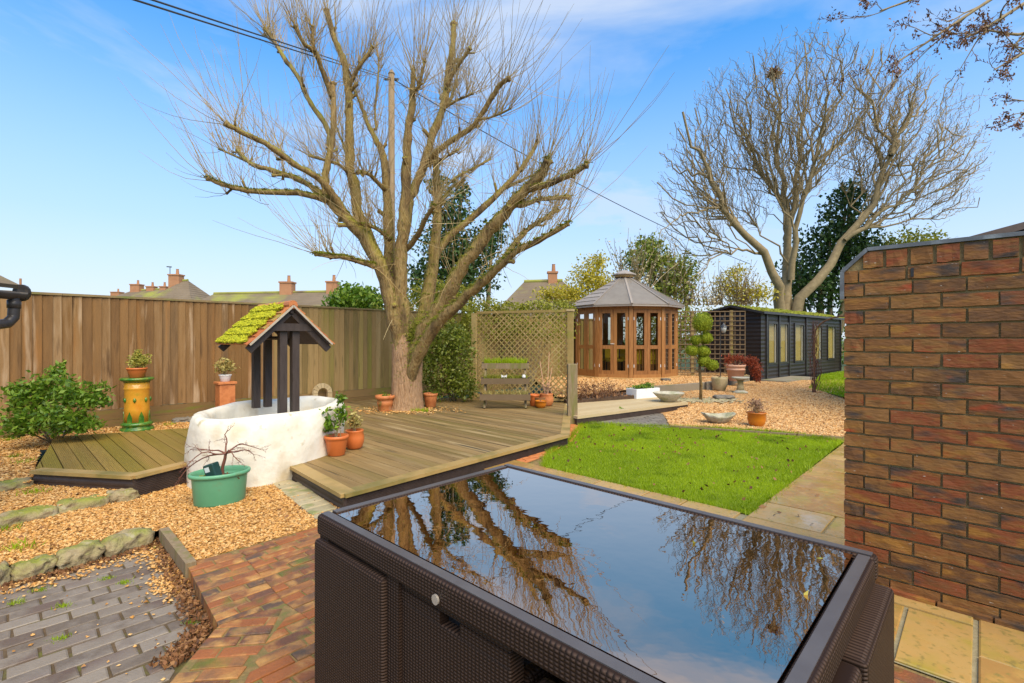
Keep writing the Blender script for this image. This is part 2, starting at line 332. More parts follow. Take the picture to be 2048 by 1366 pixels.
mat('orangeglaze', [(.60, .20, .015), (.50, .14, .01)], scale=4, rough=.22, spec=.6)
mat('sandpot', [(.50, .40, .22), (.40, .31, .16)], scale=10, rough=.8, bump=.4, over=[((.22, .20, .07), 4, .52, .7, 0)])
mat('stone', [(.40, .37, .27), (.50, .46, .35), (.30, .28, .20)], scale=16, rough=.85, bump=.5, over=[((.22, .23, .10), 5, .5, .7, 0)])
mat('render', [(.72, .65, .51), (.78, .73, .61), (.68, .59, .44)], scale=2.4, detail=8, rough=.7, bump=.9, bscale=11, over=[((.58, .47, .30), 3.1, .55, .75, 0), ((.45, .38, .22), 11, .64, .78, 0), ((.46, .44, .30), 1.6, .55, .75, 1)])
mat('blackwood', [(.038, .026, .021), (.064, .047, .039)], scale=7, rough=.5, bump=.25, stretch=(5, 5, .8))
mat('rooftile', [(.42, .115, .035), (.52, .19, .06), (.34, .09, .03)], src='object', mixn=.5, scale=9, rough=.65, bump=.4, over=[((.34, .27, .06), 6, .55, .7, 0)])
mat('moss', [(.22, .24, .008), (.36, .36, .012), (.47, .44, .02), (.16, .20, .01)], src='island', mixn=.4, scale=14, rough=.95)
mat('mortarlime', [(.36, .30, .22), (.46, .40, .31)], scale=20, rough=.9, bump=.4)
mat('wallmortar', [(.30, .21, .085), (.40, .29, .13)], scale=25, rough=.95, bump=.6)
mat('wallbrick', [(.19, .075, .022), (.27, .115, .030), (.14, .062, .022), (.28, .13, .034), (.25, .065, .020), (.17, .085, .028)], src='object', mixn=.45, scale=16, rough=.55, rough2=.8, bump=.9, bdist=.005, bscale=45, stretch=(.7, .7, 2.2),
    over=[((.070, .048, .034), 7.5, .54, .68, 0), ((.34, .155, .028), 9, .57, .70, 0), ((.36, .055, .014), 5, .62, .72, 0), ((.60, .52, .40), 60, .70, .76, 0)])
mat('lead', [(.13, .125, .12), (.22, .215, .205)], scale=7, rough=.4, metallic=.5, bump=.15, over=[((.30, .30, .28), 8, .55, .7, 0)])
mat('bark', [(.15, .085, .028), (.25, .155, .055), (.33, .225, .09), (.09, .05, .018)], scale=11, detail=8, rough=.85, bump=1., bdist=.03, bscale=22, stretch=(2.2, 2.2, .55), over=[((.24, .235, .010), 1.3, .37, .52, 1), ((.10, .062, .026), 2.2, .52, .68, 0)])
mat('trunkbark', [(.28, .145, .062), (.37, .215, .105), (.44, .27, .145), (.19, .095, .04)], scale=13, detail=8, rough=.85, bump=1., bdist=.04, bscale=22, stretch=(2.5, 2.5, .35), over=[((.23, .26, .012), 1.2, .60, .68, 0)])
mat('mosslimb', [(.15, .17, .010), (.22, .23, .018), (.12, .125, .014)], src='island', mixn=.5, scale=9, rough=.95)
mat('shoot', [(.44, .31, .12), (.32, .21, .08), (.52, .40, .19)], src='island', mixn=.2, rough=.6)
mat('treebark', [(.20, .15, .075), (.31, .235, .125)], scale=6, rough=.85, bump=.5)
mat('twig', [(.20, .135, .055), (.30, .21, .095), (.40, .30, .16)], src='island', mixn=.2, rough=.7)
mat('palleaf', [(.52, .42, .22), (.62, .54, .34), (.40, .28, .12)], src='island', mixn=.1, rough=.6, trans=.35)
mat('grass', [(.17, .255, .003), (.26, .37, .004), (.34, .46, .006), (.22, .32, .003)], src='island', mixn=.45, scale=1.6, rough=.5, trans=.35, over=[((.40, .52, .008), .7, .46, .64, 0), ((.12, .20, .004), 1.9, .55, .72, 0)])
mat('lawnbed', [(.13, .18, .006), (.20, .27, .006)], scale=5, rough=.9)
mat('leafgreen', [(.055, .115, .008), (.10, .195, .012), (.17, .28, .02), (.26, .35, .04)], src='island', mixn=.3, scale=5, rough=.4, trans=.3)
mat('leafdark', [(.020, .048, .010), (.045, .092, .018), (.08, .14, .028)], src='island', mixn=.3, scale=3, rough=.4, trans=.2)
mat('leafivy', [(.065, .095, .008), (.14, .18, .014), (.22, .26, .028), (.36, .36, .08)], src='island', mixn=.35, scale=3, rough=.4, trans=.25)
mat('leafyellow', [(.34, .29, .018), (.50, .40, .022), (.60, .50, .06), (.24, .25, .02)], src='island', mixn=.3, scale=2, rough=.5, trans=.35)
mat('leafolive', [(.14, .17, .012), (.25, .26, .02), (.37, .36, .04), (.10, .13, .010)], src='island', mixn=.35, scale=2, rough=.5, trans=.3)
mat('leafgold', [(.36, .34, .05), (.50, .46, .10), (.20, .26, .03), (.60, .42, .08)], src='island', mixn=.2, rough=.5, trans=.3)
mat('leafvar', [(.42, .34, .09), (.56, .46, .16), (.24, .22, .05), (.50, .28, .08)], src='island', mixn=.2, rough=.5, trans=.3)
mat('leafred', [(.30, .055, .022), (.42, .10, .035), (.22, .04, .02)], src='island', mixn=.2, rough=.6, trans=.3)
mat('leafbrown', [(.11, .045, .018), (.20, .085, .030), (.28, .14, .05), (.07, .03, .015)], src='island', mixn=.2, rough=.7)
mat('leafdry', [(.24, .13, .075), (.34, .20, .12), (.17, .09, .05)], src='island', mixn=.2, rough=.8)
mat('topiary', [(.15, .20, .008), (.24, .30, .012), (.32, .37, .018), (.10, .14, .006)], src='island', mixn=.3, scale=9, rough=.7, trans=.2)
mat('acertwig', [(.13, .045, .028), (.21, .085, .05)], src='noise', scale=9, rough=.6)
mat('greenplastic', [(.10, .31, .16), (.135, .36, .20)], scale=3, rough=.38, over=[((.16, .22, .10), 6, .6, .75, 0)])
mat('darkgreen', [(.012, .042, .034), (.02, .058, .048)], scale=5, rough=.25)
mat('plaslabel', [(.45, .52, .50), (.55, .60, .58)], scale=3, rough=.4)
mat('ochreglaze', [(.60, .235, .018), (.66, .31, .03), (.48, .26, .02)], scale=6, rough=.22, spec=.6, over=[((.20, .24, .02), 5, .58, .68, 0)])
mat('greenglaze', [(.022, .10, .018), (.05, .17, .02), (.20, .24, .03)], scale=14, rough=.2, spec=.6)
mat('white', [(.78, .77, .74), (.70, .69, .65)], scale=6, rough=.5)
mat('whitetrough', [(.74, .73, .70), (.80, .79, .76)], scale=6, rough=.6, bump=.2)
mat('cedar', [(.30, .125, .032), (.39, .18, .052), (.23, .092, .024), (.43, .21, .068)], src='object', mixn=.6, scale=5, rough=.6, bump=.25, bscale=30, stretch=(5, 5, .5))
mat('cedarpale', [(.44, .26, .09), (.52, .33, .13)], scale=5, rough=.6, stretch=(5, 5, .5))
mat('cushion', [(.80, .56, .04), (.72, .47, .03)], scale=4, rough=.8)
mat('slatamber', [(.62, .28, .03), (.50, .20, .02)], scale=6, rough=.6)
mat('gazeboroof', [(.46, .41, .35), (.54, .49, .42)], scale=4, rough=.16, spec=.5, trans=.6)
mat('shingle', [(.24, .20, .16), (.34, .29, .24)], src='object', mixn=.5, scale=8, rough=.5, bump=.3)
mat('shedblack', [(.020, .015, .013), (.036, .028, .024)], src='object', mixn=.6, scale=9, rough=.42, bump=.2, wave=((0, 0, 1), .12, .18))
mat('shedtrim', [(.020, .018, .018), (.040, .036, .034)], scale=9, rough=.35)
mat('blind', [(.66, .46, .13), (.72, .54, .20)], scale=2, rough=.7, stretch=(1, 1, 18), wave=((0, 0, 1), .035, .6))
mat('mossroof', [(.24, .25, .025), (.36, .33, .05), (.20, .17, .06)], scale=5, rough=.95, bump=.8)
mat('felt', [(.06, .055, .05), (.10, .09, .08)], scale=5, rough=.8)
mat('rust', [(.17, .085, .045), (.26, .13, .07)], scale=30, rough=.8)
mat('rattan', [(.026, .018, .015), (.042, .030, .025)], scale=5, rough=.36, spec=.5)
mat('rattanflat', [(.075, .064, .060), (.10, .088, .082)], scale=8, rough=.34, spec=.55)
mat('blackplastic', [(.018, .017, .018), (.028, .027, .028)], scale=5, rough=.3)
mat('gutter', [(.030, .026, .024), (.05, .042, .038)], scale=8, rough=.4, over=[((.12, .085, .05), 6, .55, .7, 0)])
mat('badge', [(.60, .52, .42), (.7, .62, .52)], scale=20, rough=.25, metallic=.6)
mat('cushiongrey', [(.30, .28, .26), (.38, .36, .33)], scale=8, rough=.9)
mat('lantern', [(.05, .05, .05), (.09, .09, .085)], scale=8, rough=.35, metallic=.5)
mat('lanternglass', [(.34, .34, .30), (.42, .42, .38)], scale=8, rough=.2)
mat('farroof', [(.155, .115, .072), (.205, .155, .10)], scale=.8, rough=.9, wave=((0, 0, 1), .22, .5), over=[((.26, .26, .05), .35, .52, .68, 0)])
mat('farroofgreen', [(.26, .27, .05), (.33, .31, .08)], scale=.9, rough=.9, over=[((.17, .13, .08), .6, .5, .7, 0)])
mat('farbrick', [(.36, .17, .085), (.44, .22, .11)], scale=2, rough=.9)
mat('farwall', [(.40, .30, .20), (.46, .36, .25)], scale=2, rough=.9)
mat('polewood', [(.20, .135, .07), (.28, .20, .11)], scale=6, rough=.85, bump=.3, stretch=(3, 3, .3))
mat('cable', [(.03, .028, .026), (.05, .046, .04)], scale=5, rough=.5)
mat('darkroof', [(.055, .040, .036), (.085, .062, .055)], scale=6, rough=.8)

# black glass table top: a strongly reflecting, warm tinted pane with a film of rain on it
m = bpy.data.materials.new('tableglass'); m.use_nodes = True; N = m.node_tree.nodes; K = m.node_tree.links.new; b = N['Principled BSDF']
b.inputs['Base Color'].default_value = (.70, .47, .33, 1); b.inputs['Metallic'].default_value = 1; b.inputs['Roughness'].default_value = .015
g = N.new('ShaderNodeNewGeometry'); t = N.new('ShaderNodeTexNoise'); t.inputs['Scale'].default_value = 9; t.inputs['Detail'].default_value = 2; K(g.outputs['Position'], t.inputs['Vector'])
t2 = N.new('ShaderNodeTexNoise'); t2.inputs['Scale'].default_value = 42; t2.inputs['Detail'].default_value = 1; K(g.outputs['Position'], t2.inputs['Vector'])
av = N.new('ShaderNodeMath'); av.operation = 'MULTIPLY_ADD'; av.inputs[1].default_value = .12; K(t2.outputs['Fac'], av.inputs[0]); K(t.outputs['Fac'], av.inputs[2])
bp = N.new('ShaderNodeBump'); bp.inputs['Strength'].default_value = .05; bp.inputs['Distance'].default_value = .01; K(av.outputs[0], bp.inputs['Height']); K(bp.outputs[0], b.inputs['Normal']); MATS['tableglass'] = m
# window glass
m = bpy.data.materials.new('glass'); m.use_nodes = True; N = m.node_tree.nodes; K = m.node_tree.links.new
gl = N.new('ShaderNodeBsdfGlossy'); gl.inputs['Roughness'].default_value = .03; tp = N.new('ShaderNodeBsdfTransparent'); tp.inputs['Color'].default_value = (.86, .87, .84, 1)
fr = N.new('ShaderNodeFresnel'); fr.inputs['IOR'].default_value = 1.3; ms = N.new('ShaderNodeMixShader'); K(fr.outputs[0], ms.inputs[0]); K(tp.outputs[0], ms.inputs[1]); K(gl.outputs[0], ms.inputs[2]); K(ms.outputs[0], N['Material Output'].inputs['Surface']); MATS['glass'] = m
m2_ = m.copy(); m2_.name = 'shedglass'; nd = m2_.node_tree.nodes; [nd['Mix Shader'].inputs[0].links and m2_.node_tree.links.remove(nd['Mix Shader'].inputs[0].links[0])]; nd['Mix Shader'].inputs[0].default_value = .07; MATS['shedglass'] = m2_
# woven rattan: brick pattern as relief. One version per facing direction.
def rattan(name, ax):
    m = bpy.data.materials.new(name); m.use_nodes = True; N = m.node_tree.nodes; K = m.node_tree.links.new; b = N['Principled BSDF']
    g = N.new('ShaderNodeNewGeometry'); d = N.new('ShaderNodeVectorMath'); d.operation = 'DOT_PRODUCT'; d.inputs[1].default_value = (*ax, 0); K(g.outputs['Position'], d.inputs[0])
    sp = N.new('ShaderNodeSeparateXYZ'); K(g.outputs['Position'], sp.inputs[0])
    def sine(v, p, ph=0):
        a = N.new('ShaderNodeMath'); a.operation = 'MULTIPLY_ADD'; a.inputs[1].default_value = math.pi/p; a.inputs[2].default_value = ph; K(v, a.inputs[0]); s_ = N.new('ShaderNodeMath'); s_.operation = 'SINE'; K(a.outputs[0], s_.inputs[0]); return s_.outputs[0]
    h1 = sine(d.outputs['Value'], .0135); v1 = sine(sp.outputs['Z'], .0088)
    ab = []
    for v_ in (h1, v1):
        a_ = N.new('ShaderNodeMath'); a_.operation = 'ABSOLUTE'; K(v_, a_.inputs[0]); ab.append(a_.outputs[0])
    h1, v1 = ab; mu = N.new('ShaderNodeMath'); mu.operation = 'MULTIPLY'; K(h1, mu.inputs[0]); K(v1, mu.inputs[1])
    rp = N.new('ShaderNodeValToRGB'); rp.color_ramp.elements[0].position = .0; rp.color_ramp.elements[0].color = (.022, .012, .008, 1); rp.color_ramp.elements[1].position = 1; rp.color_ramp.elements[1].color = (.075, .045, .031, 1)
    ma = N.new('ShaderNodeMapRange'); ma.inputs['From Min'].default_value = 0; K(mu.outputs[0], ma.inputs['Value']); K(ma.outputs[0], rp.inputs[0]); K(rp.outputs[0], b.inputs['Base Color'])
    bp = N.new('ShaderNodeBump'); bp.inputs['Strength'].default_value = .9; bp.inputs['Distance'].default_value = .004; K(mu.outputs[0], bp.inputs['Height']); K(bp.outputs[0], b.inputs['Normal']); b.inputs['Roughness'].default_value = .5; b.inputs['Specular IOR Level'].default_value = .14; MATS[name] = m
rattan('weaveE1', E1); rattan('weaveE2', E2)

# ------------------------------------------------------------ ground
struct(obj('ground', MB().sheet([(-400, -60), (400, -60), (400, 900), (-400, 900)], -.14).mesh('ground'), 'ground'))

# grey paver patio, sunk a little below the rest
ZP = -.08
pat = np.array([G(318, 1072, ZP), G(378, 1165, ZP), G(428, 1266, ZP), G(330, 1372, ZP), G(240, 1520, ZP), G(-420, 1520, ZP), G(-420, 1290, ZP), G(0, 1152, ZP)])
o = struct(obj('patio', MB().sheet(pat, ZP-.007).mesh('patio'), 'greymortar'))
lay('paver', 'greybrick', o, pat[[0, 1, 2, 3, 4, 5, 6, 7]], E1, .205, .1, .011, ZP, .03, jz=.003, ch=.006, vary=.03, jit=.2, maxn=290)
WP0 = np.array([1.857, 2.758])                       # free end of the brick wall
def wq(a, b_): return WP0+W*a-E1*b_                  # along the wall, out from the wall
ob_ = o; struct(obj('patio', MB().sheet([(-.6, .2), (-1.33, 1.672), (-2.45, 1.672), (-3.37, 2.3), (-4.3, 2.3), (-4.3, .2)], ZP-.008).mesh('patio'), 'greymortar'))
for pg in ([(-.6, .2), (-1.33, 1.665), (-2.45, 1.665), (-2.45, .2)], [(-2.46, .2), (-2.46, 1.665), (-3.37, 2.29), (-4.3, 2.29), (-4.3, .2)]): lay('paver', 'greybrick', ob_, np.array(pg), E1, .205, .1, .011, ZP, .03, jz=.003, ch=.006, vary=.03, jit=.2, maxn=2000, joined=True)
# red brick terrace
A1, A2 = G(372, 1126), G(437, 1249)
far_ = A1+E1*1.05
o = struct(obj('terrace', MB().sheet([A1, A2, G(330, 1374), G(250, 1560), np.array([.2, .1]), np.array([3.4, .1]), np.array([3.0, 1.75]), np.array([1.95, 3.3]), np.array([.45, 4.9]), np.array([.62, 6.0]), np.array([-1.2, 4.15]), far_], -.006).mesh('terrace'), 'redmortar'))
j1, j2, j3 = G(477, 1100), G(570, 1205), G(560, 1240)
m1, m2 = G(527, 1290), G(470, 1362)
lay('brick', 'redbrick', o, [A1, j1, j2, A2], E1, .212, .0745, .010, 0, .16, jz=.003, ch=.006, vary=.05, jit=.3)
lay('brick', 'redbrick', o, [j1, far_, np.array([-.55, 3.1]), np.array([-.75, 2.2]), j2], E1+E2*.05, .212, .0745, .010, 0, .06, jz=.003, ch=.006, vary=.05, jit=.3)
lay('brick', 'redbrick', o, [A2, j2, m1, m2, G(330, 1374)], (1, .12), .212, .0745, .010, 0, .16, jz=.003, ch=.006, vary=.05, jit=.3)
lay('brick', 'redbrick', o, [j2, np.array([-.75, 2.2]), np.array([-.5, 1.2]), G(470, 1500), m2, m1], E1, .212, .0745, .010, 0, .06, jz=.003, ch=.006, vary=.05, jit=.3)
for pg in ([far_, (-1.15, 4.2), (.15, 5.2), (1.0, 3.95), (.3, 2.6), (-.55, 3.11)], [(-.74, 2.2), (-.54, 3.1), (.29, 2.6), (.2, .6), (-.48, 1.2)], [(.3, 2.6), (.32, 3.05), wq(-.32, .82), wq(-.32, 1.5), (.25, 1.5)], [(.21, .6), (.25, 1.49), (.62, 1.95), (1.22, 1.33), (1.1, .6)]):
    lay('brick', 'redbrick', o, [np.array(a) for a in pg], E1, .212, .0745, .010, -.001, .03, jz=.002, ch=.004, maxn=2000, joined=True)
rb = [wq(-.3, .695), wq(.53, .695), wq(.53, 1.5), wq(-.3, 1.5)]
lay('brick', 'redbrick', o, rb, W, .212, .1, .012, .0, .06, jz=.003, ch=.006)

# flagstones: beside the wall, along the lawn, and the path away along the lawn
o = struct(obj('flagstone_paving', MB().sheet([wq(-1.3, 0.0), wq(-.3, 0.0), wq(-.3, .02), wq(1.3, .02), wq(1.3, .80), wq(.545, .80), wq(.545, .69), wq(-.3, .69), wq(-.3, .80), wq(-1.3, .80)], .002).mesh('flagstone_paving'), 'flagjoint'))
for (a0, a1, b0, b1) in [(-.3, .53, .03, .122), (.55, 1.2, .03, .405), (.295, .53, .133, .68), (.55, 1.2, .415, .80), (-.3, .278, .133, .68), (-.75, -.315, .0, .40), (-1.3, -.765, .0, .40), (-.72, -.315, .41, .80)]:
    MB().prism([wq(a0, b0), wq(a1, b0), wq(a1, b1), wq(a0, b1)], -.03, .012+random.uniform(-.002, .002), .006).build('flagstone', 'flag', o)
lc = G(1500, 1031)                                   # lawn corner nearest the path
pth = [lc-E1*.695, lc+E1*7.2, lc+E1*7.2+W*1.5, lc-E1*.695+W*1.5]
o = struct(obj('path', MB().sheet(pth, -.002).mesh('path'), 'flagjoint'))
s_ = -.695; k = 0
for wd in [ .3, .34, .45, .62, .5, .36, .58, .44, .6, .5, .4, .6, .5]:
    cut = [.62, .95, .48, .80, .60][k % 5]; k += 1
    for (u0, u1) in ((.0, cut), (cut+.012, 1.5)):
        MB().prism([lc+E1*s_+W*u0, lc+E1*(s_+wd-.012)+W*u0, lc+E1*(s_+wd-.012)+W*u1, lc+E1*s_+W*u1], -.03, .014+random.uniform(-.002, .002), .005).build('flagstone', 'flag', o)
    s_ += wd
st0 = G(1040, 924); sn = (lc-st0); sl_ = np.linalg.norm(sn); sn /= sl_; sm = np.array([-sn[1], sn[0]])
o = struct(obj('lawn_edging', MB().sheet([st0-sn*.1-sm*.55, lc-sm*.55, lc-sm*.0, st0-sn*.1], -.003).mesh('lawn_edging'), 'flagjoint'))
s_ = -.1
for wd in [.55, .62, .5, .34, .42, .6, .55, .5, .6, .55]:
    if s_+wd > sl_: wd = sl_-s_
    if wd < .1: break
    MB().prism([st0+sn*s_-sm*.5, st0+sn*(s_+wd-.012)-sm*.5, st0+sn*(s_+wd-.012)-sm*.01, st0+sn*s_-sm*.01], -.03, .013, .005).build('flagstone', 'flag', o); s_ += wd

# lawn
lawn = np.array([st0+sn*.35, lc, G(1686, 884), G(1560, 866), G(1440, 858), G(1340, 855), G(1240, 851), G(1165, 848), G(1140, 880), G(1098, 907)])
struct(obj('lawn', MB().sheet(lawn, .004).mesh('lawn'), 'lawnbed'))
q = scatter(lawn, 11500); mbg = MB().blades(np.c_[q, np.full(len(q), .004)], .020, .0048, .9)
stuff(tag(obj('grass', mbg.mesh('grass'), 'grass'), 'short bright green wet grass of the main lawn', 'grass'))
le = np.vstack([lawn, lawn[:1]]); k_ = rng.integers(0, len(lawn), 5200); t_ = rng.random((5200, 1)); q = le[k_]*(1-t_)+le[k_+1]*t_+rng.normal(size=(5200, 2))*.022
stuff(tag(obj('grass', MB().blades(np.c_[q, np.full(len(q), .006)], .045, .006, 1.1).mesh('grass'), 'grass'), 'ragged longer grass along the edges of the main lawn', 'grass'))
q = scatter(inset(lawn, .1), 26); nq = len(q)
stuff(tag(obj('fallen_leaves', MB().leaves(np.c_[q, np.full(nq, .035)], .035, .7).mesh('fallen_leaves'), 'leafbrown'), 'brown fallen leaves scattered over the lawn', 'leaves'))

# gravel beside the patio: three small terraces held by edging stones
gl = np.array([G(322, 1058), G(372, 1124), A1, far_+E1*.05, G(690, 1020), G(560, 955), G(420, 930), G(270, 960), G(215, 993), G(0, 1046), G(-420, 1140), G(-420, 1240), G(0, 1134), G(160, 1098)])
struct(obj('gravel_bed', MB().sheet(gl, -.006).mesh('gravel_bed'), 'gravelbed'))
q = scatter(gl, 8200); stuff(tag(obj('gravel', MB().stones(np.c_[q, -.006+rng.random(len(q))*.010], .0085).mesh('gravel'), 'gravel'), 'golden pea gravel around the green tub and the well', 'gravel'))
gm = np.array([G(268, 990, .0), G(215, 991, .06), G(0, 1034, .06), G(-420, 1110, .06), G(-420, 980, .06), G(60, 972, .06), G(90, 960, .06), G(275, 975, .03)])
struct(obj('gravel_bed', MB().sheet(gm, .055).mesh('gravel_bed'), 'gravelbed'))
q = scatter(gm, 6000); stuff(tag(obj('gravel', MB().stones(np.c_[q, .055+rng.random(len(q))*.010], .009).mesh('gravel'), 'gravel'), 'gravel terrace between the long edging rocks and the small deck', 'gravel'))
gu = np.array([G(62, 965, .1), G(-420, 1000, .1), np.array([-9.5, 3.6]), np.array([-6.9, 6.05]), np.array([-5.0, 8.1]), np.array([-3.2, 9.7]), np.array([-3.0, 8.0]), np.array([-3.5, 6.2]), G(390, 900, .1), G(80, 900, .1)])
struct(obj('gravel_bed', MB().sheet(gu, .10).mesh('gravel_bed'), 'gravelbed'))
q = scatter(gu, 2300); stuff(tag(obj('gravel', MB().stones(np.c_[q, .10+rng.random(len(q))*.012], .012).mesh('gravel'), 'gravel'), 'gravel strip with weeds along the foot of the fence', 'gravel'))

# gravel garden beyond the lawn, rising slightly, and the raised bed round the summerhouse
def zg(p): return .02+.10*min(1, max(0, (p[1]-8)/3.5))
far = np.array([G(1686, 878), np.array([9.5, 5.5]), np.array([14, 10]), np.array([9.9, 15.0]), np.array([7.3, 14.3]), np.array([6.95, 14.4]), np.array([4.78, 12.0]), np.array([3.33, 11.1]), np.array([2.9, 10.2]), np.array([3.2, 9.3]), G(1330, 830, .03), G(1342, 856), G(1440, 857), G(1560, 865)])
# split into strips so the slope is followed
mbf = MB(); nx = 40
xs = np.linspace(.9, 14, 60); ys = np.linspace(5, 15.5, 50); V = []; idx = {}
from itertools import product
ins = inpoly(np.array([(x, y) for x in xs for y in ys]), far).reshape(60, 50)
quads = []
for i, j in product(range(59), range(49)):
    if ins[i, j] or ins[i+1, j] or ins[i, j+1] or ins[i+1, j+1]:
        quads.append([(i, j), (i+1, j), (i+1, j+1), (i, j+1)])
for qd in quads:
    for ij in qd:
        if ij not in idx: idx[ij] = len(V); V.append((xs[ij[0]], ys[ij[1]], zg((0, ys[ij[1]]))-.03))
mbf.add(V, [tuple(idx[ij] for ij in qd) for qd in quads])
struct(obj('gravel_garden', mbf.mesh('gravel_garden'), 'gravelbed2'))
q = scatter(far, 2300); zz = np.array([zg(a) for a in q]); stuff(tag(obj('gravel', MB().stones(np.c_[q, zz-.008+rng.random(len(q))*.012], .0155).mesh('gravel'), 'gravel2'), 'pale orange gravel garden between the lawn and the shed', 'gravel'))
rb_ = np.array([np.array([.9, 9.3]), np.array([2.6, 10.75]), np.array([3.33, 11.16]), np.array([4.78, 12.06]), np.array([6.9, 14.4]), np.array([8.5, 17]), np.array([4, 18]), np.array([.6, 14])])
struct(obj('raised_gravel', MB().sheet(rb_, .25).mesh('raised_gravel'), 'gravelbed2'))
q = scatter(rb_, 900); stuff(tag(obj('gravel', MB().stones(np.c_[q, .25+rng.random(len(q))*.02], .022).mesh('gravel'), 'gravel2'), 'raised pale gravel around the many sided summerhouse', 'gravel'))
# far lawn by the shed
fl = np.array([G(1618, 778, .1), G(1700, 800, .1), np.array([17, 12]), np.array([20, 20]), np.array([13.2, 19.2]), G(1640, 752, .1)])
struct(obj('lawn', MB().sheet(fl, .125).mesh('lawn'), 'lawnbed'))
q = scatter(fl, 900); stuff(tag(obj('grass', MB().blades(np.c_[q, np.full(len(q), .125)], .05, .014, .8).mesh('grass'), 'grass'), 'small lawn in front of the far half of the black shed', 'grass'))
# ------------------------------------------------------------ edging rocks, timber edge, setts, dark paving
def rockmesh(p, q, wd, z0, z1, seed=0):      # irregular block from p to q
    r = np.random.default_rng(seed); p, q = np.asarray(p, float), np.asarray(q, float); d = q-p; ln = np.linalg.norm(d); d /= ln; n = np.array([-d[1], d[0]])
    a, b_, c_ = 9, 5, 4; pts = {}; V = []; F_ = []
    def vid(i, j, k):
        if (i, j, k) in pts: return pts[i, j, k]
        x, y, z = i/a*2-1, j/b_*2-1, k/c_*2-1
        s_ = 1-.16*(abs(x)**6)*(abs(y)**2)-.10*abs(z)**4*(abs(y)**4)
        xx = (x*.5)*ln*(1-.05*abs(z)**3); yy = y*wd*.5*s_*(1-.12*abs(x)**5); zz = z*.5*(z1-z0)*(1-.25*abs(x)**5-.2*abs(y)**5)
        jx, jy, jz = r.normal(size=3)*np.array([.008, .007, .006])*(1 if z > -.9 else .3)
        c2 = (p+q)/2; w2 = c2+d*(xx+jx)+n*(yy+jy+math.sin(x*3+seed)*wd*.08); V.append((w2[0], w2[1], (z0+z1)/2+zz+jz)); pts[i, j, k] = len(V)-1; return len(V)-1
    for (A, B, fix, nA, nB, ax) in ((0, 1, c_, a, b_, 2), (0, 1, 0, a, b_, 2), (0, 2, b_, a, c_, 1), (0, 2, 0, a, c_, 1), (1, 2, a, b_, c_, 0), (1, 2, 0, b_, c_, 0)):
        for i in range(nA):
            for j in range(nB):
                f = []
                for (di, dj) in ((0, 0), (1, 0), (1, 1), (0, 1)):
                    t = [0, 0, 0]; t[A] = i+di; t[B] = j+dj; t[ax] = fix; f.append(vid(*t))
                F_.append(tuple(f))
    mb = MB(); mb.add(V, F_); return mb
def rock(name, label, cat, p, q, wd, z0, z1, m, seed, group=None):
    o = obj(name, rockmesh(p, q, wd, z0, z1, seed).mesh(name), m); me = o.data
    b = bmesh.new(); b.from_mesh(me); bmesh.ops.recalc_face_normals(b, faces=b.faces); bmesh.ops.subdivide_edges(b, edges=b.edges[:], cuts=1, smooth=.6, use_grid_fill=True); [setattr(f_, 'smooth', True) for f_ in b.faces]; b.to_mesh(me); b.free()
    return tag(o, label, cat, group)
e = [G(x, y, -.02) for x, y in ((-60, 1162), (22, 1140), (112, 1118), (206, 1096), (300, 1066))]
labs = ['pale end rock of the patio edging beside the leaf litter', 'low flat mossy edging rock topped with gravel beside the grey pavers', 'pointed pale edging rock with mossy front on the patio edge', 'long mossy squared edging rock next to the timber board end']
for i in range(4): rock('edging_rock', labs[i], 'rock', e[i], e[i+1]-(e[i+1]-e[i])*.03, .15, -.10, .022+[0, -.01, .008, .012][i], 'rock', 11+i, 'rocks edging the grey patio')
f2 = [G(x, y, .05) for x, y in ((-40, 1048), (108, 1012), (214, 992), (274, 982))]
rock('edging_rock', 'long low lichen covered rock holding the upper gravel terrace', 'rock', f2[0], f2[1], .17, -.05, .075, 'rock', 21)
rock('edging_rock', 'split dark layered rock beside the corner of the small deck', 'rock', f2[1], f2[2], .16, -.05, .07, 'rock', 22)
rock('edging_rock', 'yellow green mossy rock under the corner of the small deck', 'rock', f2[2], f2[3], .15, -.03, .08, 'rock', 23)
rock('edging_rock', 'mossy rock at the shrub end of the small deck', 'rock', G(-30, 975, .1), G(66, 960, .1), .18, .0, .125, 'rock', 24)
t0, t1 = G(318, 1058, .02), G(371, 1128, .02); dd = (t1-t0)/np.linalg.norm(t1-t0); nn = np.array([-dd[1], dd[0]])
tag(obj('timber_edge', MB().prism([t0-nn*.0, t1-nn*.0, t1+nn*.055, t0+nn*.055], -.11, .022, .004).mesh('timber_edge'), 'oldpost'), 'weathered timber board edging the gravel above the grey pavers', 'timber')
o = struct(obj('sett_strip', MB().sheet([G(545, 968), G(592, 958), G(695, 1030), G(640, 1052)], -.004).mesh('sett_strip'), 'soil'))
ss = np.array([G(545, 968), G(592, 958), G(695, 1034), G(650, 1054)])
lay('sett', 'sett', o, ss, E1, .34, .135, .012, .012, .05, jz=.004, ch=.012, vary=.05, stag=.13)
